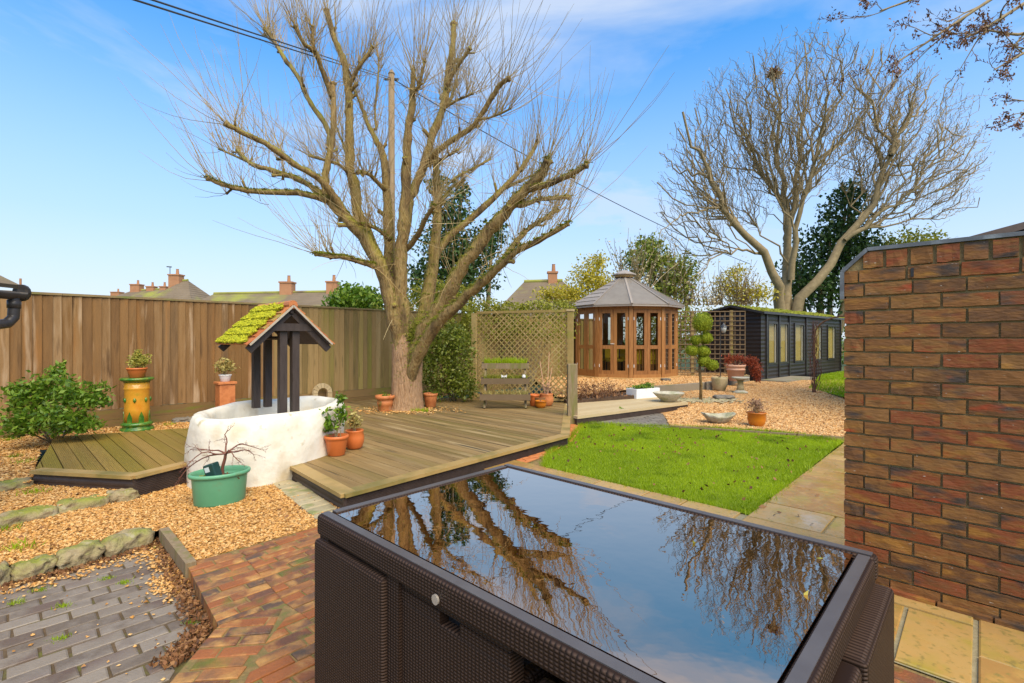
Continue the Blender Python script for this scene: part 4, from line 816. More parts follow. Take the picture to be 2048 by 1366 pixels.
LIMBS = [  # pixel path, depth offsets, widths
 ([(812, 770), (806, 700), (788, 625), (766, 545), (727, 472), (687, 431), (651, 395)], 0, -.4, 54, 22),
 ([(660, 402), (596, 387), (509, 383), (455, 372), (414, 356)], -.4, -1.1, 17, 9),
 ([(655, 398), (608, 364), (556, 344), (513, 332), (490, 318), (475, 300)], -.4, .3, 17, 9),
 ([(513, 332), (470, 312), (438, 298)], .15, .5, 7, 5),
 ([(700, 440), (665, 388), (635, 356), (588, 328), (540, 292), (493, 269), (450, 247)], -.3, -1.6, 19, 10),
 ([(651, 395), (651, 348), (663, 292), (667, 237), (666, 166)], -.4, -.2, 19, 13),
 ([(659, 300), (655, 257), (620, 205), (596, 154), (568, 115), (550, 85), (530, 58)], -.3, .8, 15, 10),
 ([(565, 112), (545, 82), (525, 70)], .6, .9, 7, 5),
 ([(667, 200), (647, 146), (631, 107), (608, 87), (590, 51)], -.2, -.9, 15, 8),
 ([(629, 103), (626, 80), (625, 52)], -.6, -.7, 8, 7),
 ([(775, 560), (745, 490), (718, 431), (710, 379), (700, 328), (700, 277), (698, 221), (696, 174), (687, 122), (671, 83), (652, 20)], .0, .3, 34, 14),
 ([(694, 180), (706, 158), (718, 134), (746, 93)], .2, .0, 11, 8),
 ([(703, 340), (690, 300), (668, 240)], .2, .9, 9, 6),
 ([(812, 770), (800, 690), (788, 620), (779, 540), (775, 435), (769, 324), (755, 285), (739, 257), (724, 217), (708, 174)], .1, .8, 46, 5),
 ([(752, 260), (750, 215), (756, 160), (757, 115)], .7, 1.0, 7, 5),
 ([(770, 380), (740, 350), (715, 345)], .4, -.3, 12, 8),
 ([(813, 760), (805, 660), (801, 590), (803, 510), (807, 435), (813, 356), (815, 277), (823, 221), (826, 178), (826, 138)], -.05, -.3, 48, 11),
 ([(825, 190), (838, 170), (850, 122)], -.3, -.6, 9, 6),
 ([(800, 520), (812, 440), (820, 395), (846, 336), (862, 277), (886, 217), (894, 166), (904, 99), (908, 47)], .2, .9, 31, 16),
 ([(893, 172), (910, 140), (925, 118), (941, 96)], .6, .3, 13, 9),
 ([(884, 222), (902, 195), (914, 160)], .6, 1.2, 10, 8),
 ([(886, 218), (912, 202), (946, 187)], .6, .2, 9, 6),
 ([(858, 330), (866, 312), (897, 285), (945, 253), (977, 205), (1000, 170), (1018, 158)], .4, -.5, 17, 11),
 ([(960, 240), (990, 232), (1022, 217)], -.1, -.5, 6, 4),
 ([(905, 362), (917, 352), (950, 335), (981, 318)], .3, .9, 9, 6),
 ([(872, 330), (890, 315), (916, 300)], .3, -.5, 8, 6),
 ([(815, 770), (830, 695), (850, 620), (864, 540), (873, 455), (874, 375), (870, 316)], .05, .5, 54, 16),
 ([(880, 410), (900, 378), (925, 362)], .3, .8, 10, 6),
 ([(815, 775), (832, 700), (858, 650), (895, 592), (921, 540), (969, 474), (1008, 427), (1044, 387), (1079, 352), (1096, 320)], -.0, -1.3, 50, 19),
 ([(1060, 378), (1090, 371), (1135, 352), (1174, 330)], -1.1, -1.7, 15, 10),
 ([(1035, 410), (1048, 410), (1083, 398), (1139, 395)], -1.0, -.4, 13, 10),
 ([(866, 520), (898, 474), (953, 427), (1008, 375), (1044, 336), (1062, 308), (1075, 283)], .4, 1.1, 22, 10),
 ([(1008, 378), (1040, 362), (1068, 350)], .9, 1.4, 9, 6),
 ([(815, 775), (836, 708), (864, 660), (900, 622), (950, 577), (992, 540), (1028, 506), (1075, 482), (1137, 447)], -.05, -1.8, 42, 9),
 ([(1000, 532), (1016, 506), (1052, 462), (1085, 440), (1115, 419)], -1.0, -.3, 15, 9),
 ([(757, 534), (735, 528), (690, 515), (655, 511), (631, 508)], -.2, -.9, 17, 9),
 ([(780, 480), (760, 462), (735, 450), (718, 448)], .1, -.6, 11, 6),
 ([(812, 500), (835, 470), (850, 440), (868, 412)], .0, -.8, 16, 9),
 ([(700, 352), (680, 330), (655, 322), (617, 311)], .1, -.5, 9, 6),
]
lm = MB(); tipdata = []; tips = []
for (pts, a, b_, w0, w1) in LIMBS:
    cp, cr2 = limb(pts, a, b_, w0, w1, lm, 10); tipdata.append((cp, cr2))
    # knuckle at the cut end
    t = cp[-1]-cp[-2]; t /= np.linalg.norm(t); lm.tube([cp[-1]-t*cr2[-1]*1.2, cp[-1]-t*cr2[-1]*.2, cp[-1]+t*cr2[-1]*.25], [cr2[-1]*.9, cr2[-1]*1.35, cr2[-1]*1.15], 9, wob=.08)
# pruning stubs and knuckles along the limbs
for (cp, cr2) in tipdata:
    for _ in range(rng.integers(2, 6)):
        i = rng.integers(len(cp)//3, len(cp)-1); t = cp[i]-cp[i-1]; t /= np.linalg.norm(t); d = rng.normal(size=3); d -= t*np.dot(d, t); d /= np.linalg.norm(d); d = d+t*.5+np.array([0, 0, .35]); d /= np.linalg.norm(d); r = cr2[i]; l = rng.uniform(.6, 2.6)*min(r, .05)+.03; r = min(r, .075)
        lm.tube([cp[i], cp[i]+d*(r+l*.5), cp[i]+d*(r+l), cp[i]+d*(r+l*1.08)], [r*.62, r*.45, r*.55, r*.42], 7, wob=.1)
        if r < .09: tips.append((cp[i]+d*(r+l), d))
lm.build('limbs', 'bark', tree, True)
# moss cushions along the tops of the lower limbs and in the fork
mc = []
for li, (cp, cr2) in enumerate(tipdata):
    for p, r in zip(cp, cr2):
        if p[2] < 4.2:
            k_ = int(170*max(0, 1.1-p[2]/4.2)*(1.6 if li in (1, 2, 35, 33, 28, 26) else .7)); a = rng.normal(size=k_)*.7
            for q in a: mc.append(p+np.array([math.sin(q)*r*.75, -abs(rng.normal())*r*.5, math.cos(q)*r*.93])+rng.normal(size=3)*np.array([.03, .01, .005]))
fk = rng.normal(size=(4000, 3))*np.array([.09, .04, .11])+np.array([(842-CX)/F*TZ, TZ-.20, CH+.06]); mc = np.concatenate([np.array(mc), fk])
stuff(MB().stones(mc, .009, .7).build('moss', 'mosslimb', tree))
# long thin shoots
paths = []; rads = []
def shoots(p, base, n, spread, lmin, lmax, r=.0056):
    for _ in range(n):
        d = base+rng.normal(size=3)*spread; d /= np.linalg.norm(d); l = rng.uniform(lmin, lmax); m_ = 6; q = [p.copy()]; dd_ = d.copy()
        for i in range(m_-1):
            dd_ = dd_+np.array([0, 0, .10])+rng.normal(size=3)*.085; dd_ /= np.linalg.norm(dd_); q.append(q[-1]+dd_*l/(m_-1))
        paths.append(q); rads.append(np.linspace(r, r*.32, m_))
for li, (cp, cr2) in enumerate(tipdata):
    t = cp[-1]-cp[-3]; t /= np.linalg.norm(t); out = np.array([t[0]*.55, t[1]*.55, max(.35, t[2]*.6+.5)])
    high = cp[-1][2] > 5.6; nt_ = 20
    for _ in range(nt_): shoots(cp[-1]-t*rng.random()**2*.9, out, 1, .30, .5, 1.75)
    for i in range(2, len(cp)-1):
        if rng.random() < .9 and cp[i][2] > 2.2: shoots(cp[i], np.array([t[0]*.4, t[1]*.4, .7]), rng.integers(1, 4), .36, .35, 1.3, .0048)
for (p, d) in tips:
    if p[2] > 2.3: shoots(p, d*.5+np.array([0, 0, .6]), 6, .3, .4, 1.3, .0052)
# tangle of pale drooping shoots in the middle of the crown
for _ in range(420):
    cp, cr2 = tipdata[rng.integers(10, 36)]; i = rng.integers(1, max(2, int(len(cp)*.55))); 
    if cp[i][2] < 1.9: continue
    d = rng.normal(size=3); d[2] = d[2]*.5-.05; d /= np.linalg.norm(d); q = [cp[i]]; l = rng.uniform(.3, 1.0)
    for k_ in range(5): d = d+np.array([0, 0, -.10])+rng.normal(size=3)*.10; d /= np.linalg.norm(d); q.append(q[-1]+d*l/5)
    paths.append(q); rads.append(np.linspace(.0048, .002, 6))
stuff(MB().twigs(np.array(paths), np.array(rads)).build('shoots', 'shoot', tree))
# buds along the shoots
pa = np.array(paths); k_ = rng.integers(0, len(pa), 3200); j_ = rng.integers(2, 5, 3200); f_ = rng.random(3200)[:, None]
# ring of gravel and weeds at its foot
q = rng.normal(size=(900, 2))*np.array([.34, .2])+np.array([tb[0], tb[1]-.16]); stuff(tag(obj('gravel', MB().stones(np.c_[q, ZD+.004+rng.random(len(q))*.006], .014).mesh('gravel'), 'gravel'), 'loose gravel spread around the foot of the pollarded tree', 'gravel'))
q = rng.normal(size=(160, 2))*np.array([.09, .04])+np.array([tb[0]+.30, tb[1]-.28]); stuff(tag(obj('weeds', MB().blades(np.c_[q, np.full(len(q), ZD)], .05, .012, 1.).mesh('weeds'), 'grass'), 'small green weeds between the tree trunk and the tapered pot', 'weeds'))

# ------------------------------------------------------------ generic bare branching for other trees
def grow(path, rad, lv, out, spread=.6, up=.25, nmin=3, nmax=5, lf=(.35, .6)):
    """side branches of a polyline; out collects (path, rad, level)"""
    out.append((path, rad, lv))
    if lv == 0: return
    L_ = np.sum(np.linalg.norm(np.diff(path, axis=0), axis=1)); n = rng.integers(nmin, nmax+1)
    for t in np.r_[np.linspace(.3, .95, n)+rng.normal(size=n)*.04, .98]:
        t = min(max(t, .2), .99)*(len(path)-1); i = min(int(t), len(path)-2); f = t-i; p = path[i]*(1-f)+path[i+1]*f; r = rad[i]*(1-f)+rad[i+1]*f
        d = path[i+1]-path[i]; d /= np.linalg.norm(d); d = d+rng.normal(size=3)*spread+np.array([0, 0, up]); d /= np.linalg.norm(d)
        l = L_*rng.uniform(*lf)*(1-.35*(t/(len(path)-1))); m_ = 6; q = [p]; dd_ = d
        for k in range(m_-1): dd_ = dd_+rng.normal(size=3)*.13+np.array([0, 0, up*.25]); dd_ /= np.linalg.norm(dd_); q.append(q[-1]+dd_*l/(m_-1))
        grow(np.array(q), np.linspace(r*.55, r*.18, m_), lv-1, out, spread, up, nmin, nmax, lf)
def pathP(pts, Z0, Z1): n = len(pts); return np.array([P(x, y, Z0+(Z1-Z0)*i/(n-1)) for i, (x, y) in enumerate(pts)])
def resamp(p, k):
    t = np.linspace(0, len(p)-1, k); return np.stack([np.interp(t, range(len(p)), p[:, d]) for d in range(3)], 1)

def blobP(x, y, Z, rx, ry, rz=None):                 # pixel centre, pixel half sizes, depth half size in metres
    c = P(x, y, Z); s = Z/F; return (*c, rx*s, rz if rz else rx*s, ry*s)
# tall bare tree behind the shed
BZ = 24.
bt = thing('bare_tree', 'tall many stemmed bare tree behind the black shed with a nest', 'tree', (*P(1580, 640, BZ)[:2], -.1))
bl = [([(1566, 690), (1562, 608), (1552, 567), (1525, 508), (1475, 454), (1443, 418), (1425, 363), (1398, 318), (1380, 281), (1366, 227)], 0, -2, 34, 6),
      ([(1570, 690), (1570, 590), (1575, 499), (1575, 408), (1557, 318), (1561, 227), (1552, 150)], 0, 1, 32, 6),
      ([(1576, 660), (1579, 560), (1582, 477), (1593, 372), (1600, 280), (1612, 170), (1618, 90)], .2, 2, 26, 4),
      ([(1582, 560), (1589, 454), (1616, 363), (1643, 272), (1668, 200), (1688, 140)], 0, -1.5, 18, 4),
      ([(1580, 690), (1598, 590), (1666, 508), (1734, 431), (1770, 354), (1784, 304), (1766, 254), (1725, 168)], 0, -1, 34, 5),
      ([(1782, 310), (1805, 270), (1825, 236), (1850, 195), (1872, 150)], -1, 1, 12, 3),
      ([(1690, 480), (1740, 440), (1802, 408), (1856, 336), (1924, 309)], -.5, -2, 13, 3),
      ([(1440, 415), (1400, 420), (1350, 440), (1318, 470)], -1, -3, 8, 2),
      ([(1525, 508), (1470, 500), (1420, 520), (1380, 560)], -.5, -2, 8, 2),
      ([(1420, 355), (1380, 350), (1340, 330), (1318, 300)], -1, 0, 8, 2),
      ([(1575, 420), (1520, 340), (1480, 260), (1452, 180)], .5, 3, 14, 3)]
from mathutils.kdtree import KDTree
nodes = []; tm = MB()
for (pts, z0, z1, w0, w1) in bl:
    p = resamp(pathP(pts, BZ+z0, BZ+z1), 16); p[2:] += rng.normal(size=(14, 3))*.09; r = (w1+(w0-w1)*np.linspace(1, 0, 16)**1.5)*.36*BZ/F
    tm.tube(p, r, 8, cap=False); k0 = 5 if w0 > 20 else 0
    nodes += [(p[i]*(1-f)+p[i+1]*f, (r[i]*(1-f)+r[i+1]*f), (p[i+1]-p[i])/np.linalg.norm(p[i+1]-p[i])) for i in range(k0, 15) for f in (0, .33, .66)]
lobes = np.array([blobP(1600, 225, BZ, 125, 170, 3.), blobP(1480, 285, BZ+.5, 120, 170, 2.6), blobP(1385, 385, BZ-1, 75, 150, 2.), blobP(1745, 230, BZ, 85, 150, 2.4), blobP(1830, 290, BZ-.5, 120, 160, 2.6), blobP(1900, 350, BZ-1, 60, 90, 1.6)])
fork = P(1580, 560, BZ)
def colonise(n, back, droop, last):
    # fill the crown: each new point grows from the nearest wood found a step back towards the fork
    vol = np.prod(lobes[:, 3:6], axis=1); k = rng.choice(len(lobes), n, p=vol/vol.sum()); d = rng.normal(size=(n, 3)); d /= np.linalg.norm(d, axis=1, keepdims=True)
    tg = lobes[k, :3]+d*lobes[k, 3:6]*(rng.random((n, 1))**.36)*(1+.06*rng.normal(size=(n, 1))); kd = KDTree(len(nodes))
    for i_, nd in enumerate(nodes): kd.insert(nd[0], i_)
    kd.balance(); out = []
    for t in tg:
        u = t-fork; u /= np.linalg.norm(u); u = u*.75+np.array([0, 0, .35]); _, i_, dist = kd.find(t-u*back); a, r, dr = nodes[i_]; v = t-a; ln_ = np.linalg.norm(v)
        if ln_ < back*.25 or ln_ > back*3.2: continue
        v /= ln_; t1 = dr*.5+v*.6; c1 = a+t1*ln_*.4; c2 = t-(v*.5+np.array([0, 0, .5]))*ln_*.3; tt_ = np.linspace(0, 1, 6)[:, None]
        q = (1-tt_)**3*a+3*(1-tt_)**2*tt_*c1+3*(1-tt_)*tt_**2*c2+tt_**3*t; q[1:-1] += rng.normal(size=(4, 3))*ln_*.055
        out.append((q, np.linspace(min(r*.6, back*.022), min(r*.6, back*.022)*.45, 6)))
    for q, r in out:
        for i_ in range(1, 6): dd = q[i_]-q[i_-1]; nodes.append((q[i_], r[i_], dd/(np.linalg.norm(dd)+1e-9)))
    return out
for (q, r) in colonise(110, 2.6, 0, 0): tm.tube(q, np.maximum(r, .03), 6, cap=False)
for (q, r) in colonise(360, 1.5, 0, 0): tm.tube(q, np.maximum(r, .02), 4, cap=False)
tm.build('trunk', 'treebark', bt, True)
fin = colonise(1300, .85, 0, 0); fin2 = colonise(4000, .5, 0, 0)
crown = stuff(MB().twigs(np.array([q for q, r in fin]), np.clip(np.array([r for q, r in fin]), .010, .016)).build('crown', 'twig', bt))
stuff(MB().twigs(np.array([q for q, r in fin2]), np.clip(np.array([r for q, r in fin2]), .0075, .010)).build('fine_twigs', 'twig', bt))
tw = np.array([q for q, r in fin2]); k_ = rng.integers(0, len(tw), 7000); j_ = rng.integers(2, 6, 7000)
stuff(MB().leaves(tw[k_, j_]+rng.normal(size=(7000, 3))*.04, .07, .6).build('leaves', 'palleaf', bt))
nest = P(1548, 148, BZ+1); q = rng.normal(size=(260, 3)); q /= np.linalg.norm(q, axis=1, keepdims=True); q = nest+q*np.array([.17, .15, .15])*rng.random((260, 1))**.4
d = rng.normal(size=(260, 3))*.13; stuff(MB().twigs(np.stack([q-d, q, q+d], 1), np.full((260, 3), .02)).build('nest', 'leafbrown', bt))

# ------------------------------------------------------------ leafy masses
def cloud(blobs, n, hollow=.55):
    bl_ = np.array(blobs, float); vol = np.prod(bl_[:, 3:6], axis=1)**.8; k = rng.choice(len(bl_), n, p=vol/vol.sum())
    d = rng.normal(size=(n, 3)); d /= np.linalg.norm(d, axis=1, keepdims=True); r = (hollow+(1.08-hollow)*rng.random(n)**.7)[:, None]
    lump = 1+.22*np.sin(d[:, :1]*5+k[:, None])*np.sin(d[:, 1:2]*6+2*k[:, None])+.18*rng.normal(size=(n, 1)).clip(-1, 1)
    return bl_[k, :3]+d*r*lump*bl_[k, 3:6]
def bushthing(name, label, cat, base, blobs, n, size, m, asp=.55, stem=None, group=None, trans=None, hollow=.5, inner=True):
    t = thing(name, label, cat, base, group); c = cloud(blobs, n, hollow); c = c[c[:, 2] > base[2]+.01]
    stuff(MB().leaves(c, size, asp).build('crown' if cat == 'tree' else 'foliage', m, t))
    mb = MB(); b0 = np.array(base, float)
    for bb in blobs:
        q = np.array(bb[:3]); mid = (b0+q)/2+rng.normal(size=3)*.06*np.linalg.norm(q-b0); r = (stem or .012)
        mb.tube([b0+rng.normal(size=3)*np.array([.3, .3, 0])*r*3, mid, q, q+np.array([0, 0, bb[5]*.5])], [r, r*.8, r*.5, r*.2], 6, cap=False)
    mb.build('trunk' if cat == 'tree' else 'stems', 'treebark', t, True)
    return t
sh = G(105, 888, .1)
bushthing('shrub', 'loose bright green leafy shrub in front of the fence', 'shrub', (*sh, .1), [(*(P(x, y, z)), rx, rx*.9, rz) for x, y, z, rx, rz in ((60, 800, 5.75, .22, .20), (110, 770, 5.85, .20, .20), (145, 790, 5.7, .20, .16), (60, 840, 5.6, .24, .14), (130, 840, 5.55, .26, .16), (185, 800, 5.7, .18, .10), (200, 775, 5.8, .12, .07), (40, 780, 5.8, .16, .10), (118, 738, 5.95, .09, .10), (170, 850, 5.6, .18, .08), (40, 860, 5.5, .16, .08))], 4600, .06, 'leafgreen', .45, .010, hollow=.25)
# climbers and hedge behind the deck
bushthing('bush', 'dense dark green leafy bush between the tree trunk and the trellis', 'bush', (-1.15, 9.75, .1), [blobP(880, 745, 9.6, 40, 52, .3), blobP(915, 720, 9.7, 32, 55, .3), blobP(860, 700, 9.8, 26, 34, .3), blobP(930, 775, 9.5, 26, 25, .28), blobP(900, 680, 9.9, 40, 32, .35)], 6500, .065, 'leafivy', .5, .02)
bushthing('bush', 'tall olive green shrub rising above the fence behind the tree fork', 'bush', (-1.6, 11.6, 0), [blobP(850, 630, 11.6, 60, 50, .6), blobP(790, 640, 11.6, 40, 40, .5), blobP(910, 630, 11.4, 45, 55, .6), blobP(870, 590, 11.8, 60, 30, .5), blobP(940, 660, 11.2, 20, 40, .4)], 7000, .085, 'leafolive', .4, .03)
bushthing('bush', 'glossy green rounded bush behind the fence beside the long roof', 'bush', (-4.6, 14.5, 0), [blobP(712, 598, 14.5, 42, 26, .9), blobP(690, 608, 14.4, 30, 20, .7), blobP(740, 606, 14.2, 26, 22, .7)], 3200, .13, 'leafgreen', .55, .04)
bushthing('ivy_tree', 'tall dark ivy covered tree behind the pollarded tree', 'tree', (-1.6, 13.5, -.1), [blobP(905, 430, 13.5, 40, 52, .8), blobP(890, 500, 13.4, 52, 50, .8), blobP(950, 510, 13.4, 48, 44, .8), blobP(985, 470, 13.6, 30, 28, .6), blobP(880, 372, 13.6, 26, 24, .5), blobP(925, 380, 13.6, 16, 22, .5), blobP(930, 565, 13.2, 62, 36, .8), blobP(850, 560, 13.2, 40, 40, .7)], 7600, .11, 'leafdark', .6, .09, hollow=.35)
bushthing('hedge', 'mixed green and yellow hedge top above the trellis', 'hedge', (.4, 12.4, 0), [blobP(970, 615, 12.3, 34, 18, .5), blobP(1020, 618, 12.3, 34, 16, .5), blobP(1070, 616, 12.4, 34, 16, .5), blobP(1120, 618, 12.5, 32, 18, .5), blobP(1000, 650, 12.2, 60, 30, .4), blobP(1090, 655, 12.2, 60, 30, .4)], 5200, .075, 'leafolive', .5, .03)
bushthing('shrub', 'golden yellow leaved shrub behind the hedge beside the summerhouse', 'shrub', (3.0, 16.8, 0), [blobP(1175, 560, 17, 36, 40, .9), blobP(1140, 590, 16.8, 40, 26, .9), blobP(1205, 575, 17, 26, 34, .8), blobP(1195, 525, 17.2, 22, 20, .7), blobP(1100, 590, 16.8, 34, 18, .7)], 4600, .10, 'leafyellow', .5, .04, hollow=.1)
bushthing('ivy_tree', 'leaning dark evergreen ivy tree behind the summerhouse roof', 'tree', (6.6, 21, 0), [blobP(1285, 520, 21, 42, 34, 1.1), blobP(1320, 540, 21, 48, 40, 1.2), blobP(1335, 580, 20.5, 40, 26, 1.1), blobP(1300, 490, 21, 26, 20, .8), blobP(1370, 545, 20.8, 24, 34, .8)], 5600, .17, 'leafivy', .42, .10, hollow=.3)
bushthing('shrub', 'loose yellow brown shrub between the ivy tree and the bare tree', 'shrub', (10.2, 22.5, 0), [blobP(1490, 588, 22.5, 46, 24, 1.), blobP(1455, 575, 22.5, 28, 30, 1.), blobP(1520, 590, 22.5, 30, 22, 1.), blobP(1470, 545, 22.8, 22, 18, .8)], 2600, .12, 'leafyellow', .5, .05, hollow=.1)
bushthing('holly_tree', 'dense dark green evergreen tree behind the bare tree', 'tree', (17.2, 26.5, 0), [blobP(1660, 500, 26.5, 60, 60, 1.8), blobP(1690, 430, 26.5, 42, 50, 1.5), blobP(1640, 580, 26, 60, 44, 1.8), blobP(1720, 520, 26.2, 54, 60, 1.6), blobP(1700, 385, 26.5, 22, 32, 1.), blobP(1770, 540, 26, 40, 40, 1.5), blobP(1600, 560, 26.5, 34, 50, 1.3)], 9500, .22, 'leafdark', .6, .16, hollow=.35)
bushthing('shrub', 'olive green shrub top behind the brick wall', 'shrub', (20.5, 26, 0), [blobP(1800, 500, 26, 60, 36, 1.6), blobP(1850, 490, 26, 30, 30, 1.2), blobP(1790, 540, 25.5, 60, 40, 1.6)], 3600, .2, 'leafolive', .5, .1, hollow=.2)
bushthing('hedge', 'green hedge beyond the far end of the black shed', 'hedge', (14.2, 19.6, .1), [(13.6, 19.2, 1.0, .7, .7, .9), (14.8, 20.2, 1.1, .9, .8, 1.), (15.8, 21, 1.1, 1., .8, 1.)], 4200, .12, 'leafgreen', .6, .05)
bushthing('hedge', 'low clipped hedge top above the square trellis', 'hedge', (5.2, 16.5, .2), [(4.4, 16.4, 1.55, .8, .4, 1.0), (5.5, 16.8, 1.6, .9, .4, 1.0), (6.5, 17.4, 1.6, .9, .4, 1.0)], 5600, .09, 'leafolive', .55, .04)
# thin bare bush twigs above hedges
q0 = []; q1 = []
for (x, y, Z) in [(1250, 520, 19), (1270, 500, 19), (1230, 560, 18), (1345, 500, 20), (1385, 560, 20), (1440, 560, 22), (1480, 540, 22), (1500, 555, 22), (1410, 590, 21)]:
    for _ in range(26):
        p = P(x+rng.normal()*14, 610, Z); d = np.array([rng.normal()*.25, rng.normal()*.2, 1]); l = abs(P(x, y, Z)[2]-p[2])*rng.uniform(.7, 1.5); q = [p]
        for k in range(5): d = d+rng.normal(size=3)*.16; d /= np.linalg.norm(d); q.append(q[-1]+d*l/5)
        q0.append(q); q1.append(np.linspace(.022, .008, 6))
hb = thing('bare_shrub', 'thin bare twiggy shrubs with a few pale leaves behind the summerhouse', 'shrub', (*P(1300, 640, 20)[:2], 0))
stuff(MB().twigs(np.array(q0), np.array(q1)).build('stems', 'twig', hb)); qa = np.array(q0); k_ = rng.integers(0, len(qa), 1500); j_ = rng.integers(1, 6, 1500)
stuff(MB().leaves(qa[k_, j_]+rng.normal(size=(1500, 3))*.15, .10, .6).build('foliage', 'palleaf', hb))

# tree out of frame on the right whose branches hang into the picture
ot = thing('overhanging_tree', 'branches with brown winged seed clusters reaching in beyond the wall', 'tree', (13.5, 9.5, -.1))
ob = []; Zt = 9.
tb0 = np.array([13.5, 9.5, -.1]); tt_ = MB(); tt_.tube([tb0, tb0+np.array([-.1, 0, 2.5]), tb0+np.array([-.4, -.1, 5]), tb0+np.array([-1.2, -.3, 7.4])], [.3, .25, .2, .14], 10)
top = tb0+np.array([-1.2, -.3, 7.4])
for tgt in ([(2150, -60), (2010, -20), (1890, 60), (1790, 128)], [(2150, -60), (2060, 0), (1960, 62), (1930, 76)], [(2150, -100), (1990, -70), (1850, -10), (1760, 22)], [(2170, 40), (2100, 80), (2040, 110), (1988, 140)], [(2170, 60), (2090, 60), (2030, 70), (1975, 60)], [(2180, 150), (2110, 180), (2060, 215), (2040, 235)]):
    p = np.concatenate([[top], pathP(tgt, Zt+.4, Zt-.4)]); p = resamp(p, 12); r = np.linspace(.06, .012, 12); s_ = []; grow(p[4:], r[4:], 3, s_, .38, -.02, 4, 6, (.26, .46)); ob += [(p, r, 9)]+s_[1:]
for (p, r, lv) in ob:
    if lv >= 1: tt_.tube(p, r, 6, cap=False)
tt_.build('trunk', 'treebark', ot, True); fin = [(p, r) for (p, r, lv) in ob if lv < 1]
stuff(MB().twigs(np.array([p for p, r in fin]), np.maximum(np.array([r for p, r in fin]), .005)).build('crown', 'acertwig', ot))
tw = np.array([p for p, r in fin]); k_ = rng.integers(0, len(tw), 150); c = tw[k_, 5]; c = np.repeat(c, 14, 0)+rng.normal(size=(150*14, 3))*np.array([.035, .035, .06])
stuff(MB().leaves(c, .055, .45, droop=1.).build('leaves', 'leafbrown', ot))
# ------------------------------------------------------------ pots and plants
def potprof(kind, rt, h):
    if kind == 'plain': return [(rt*.66, 0), (rt*.70, h*.02), (rt*.92, h*.80), (rt*.93, h*.82), (rt*1.0, h*.83), (rt*1.0, h), (rt*.90, h), (rt*.86, h*.86)]
    if kind == 'belly': return [(rt*.68, 0), (rt*.86, h*.08), (rt*1.06, h*.40), (rt*1.06, h*.62), (rt*.96, h*.90), (rt*1.0, h*.93), (rt*1.0, h), (rt*.90, h), (rt*.88, h*.86)]
    if kind == 'classic': return [(rt*.62, 0), (rt*.64, h*.05), (rt*.72, h*.36), (rt*.78, h*.40), (rt*.80, h*.60), (rt*.76, h*.64), (rt*.80, h*.76), (rt*.98, h*.80), (rt*1.0, h*.90), (rt*.97, h), (rt*.86, h), (rt*.80, h*.86)]
    if kind == 'rolled': return [(rt*.66, 0), (rt*.70, h*.03), (rt*.90, h*.66), (rt*.95, h*.67), (rt*.95, h*.72), (rt*.90, h*.73), (rt*.93, h*.86), (rt*1.0, h*.88), (rt*1.0, h), (rt*.90, h), (rt*.86, h*.86)]
    if kind == 'bowl': return [(rt*.62, 0), (rt*.64, h*.05), (rt*.84, h*.18), (rt*.97, h*.50), (rt*.96, h*.92), (rt*1.03, h*.94), (rt*1.03, h), (rt*.92, h), (rt*.90, h*.86)]
    if kind == 'egg': return [(rt*.55, 0), (rt*.72, h*.12), (rt*.95, h*.5), (rt*.98, h*.85), (rt*1.0, h), (rt*.88, h), (rt*.84, h*.86)]
def pot(name, label, loc, z, rt, h, kind, m, cat='pot', soil='soil', group=None):
    t = thing(name, label, cat, (loc[0], loc[1], z), group); pr = potprof(kind, rt, h)
    MB().lathe(pr+[(0, h*.86)] if False else pr, 32, (loc[0], loc[1], z)).build('body', m, t, True)
    MB().lathe([(.0, h*.84), (rt*.5, h*.865), (rt*.875, h*.855)], 24, (loc[0], loc[1], z)).build('soil', soil, t, True)
    return t
def tubes_to(c, n, spread, h, r=.004, up=1.):
    q = []; 
    for _ in range(n):
        d = np.array([rng.normal()*spread, rng.normal()*spread, up]); d /= np.linalg.norm(d); l = h*rng.uniform(.6, 1.1); p = [np.array(c)+np.array([rng.normal()*.015, rng.normal()*.015, 0])]
        for k in range(4): d = d+rng.normal(size=3)*.12; d /= np.linalg.norm(d); p.append(p[-1]+d*l/4)
        q.append(p)
    return np.array(q)
def plant(name, label, cat, base, blobs, n, size, m, stems=6, r=.004, sm='treebark', spread=.3, h=.2, asp=.5, hollow=.0, group=None):
    t = thing(name, label, cat, base, group); st = tubes_to(base, stems, spread, h); stuff(MB().twigs(st, np.broadcast_to(np.linspace(r, r*.4, 5), (stems, 5)).copy(), 4).build('stems', sm, t))
    c = cloud(blobs, n, hollow); c = c[c[:, 2] > base[2]]; k = rng.integers(0, stems, n//4); j = rng.integers(2, 5, n//4); c = np.concatenate([c, st[k, j]+rng.normal(size=(n//4, 3))*size*.5])
    stuff(MB().leaves(c, size, asp).build('foliage', m, t)); return t
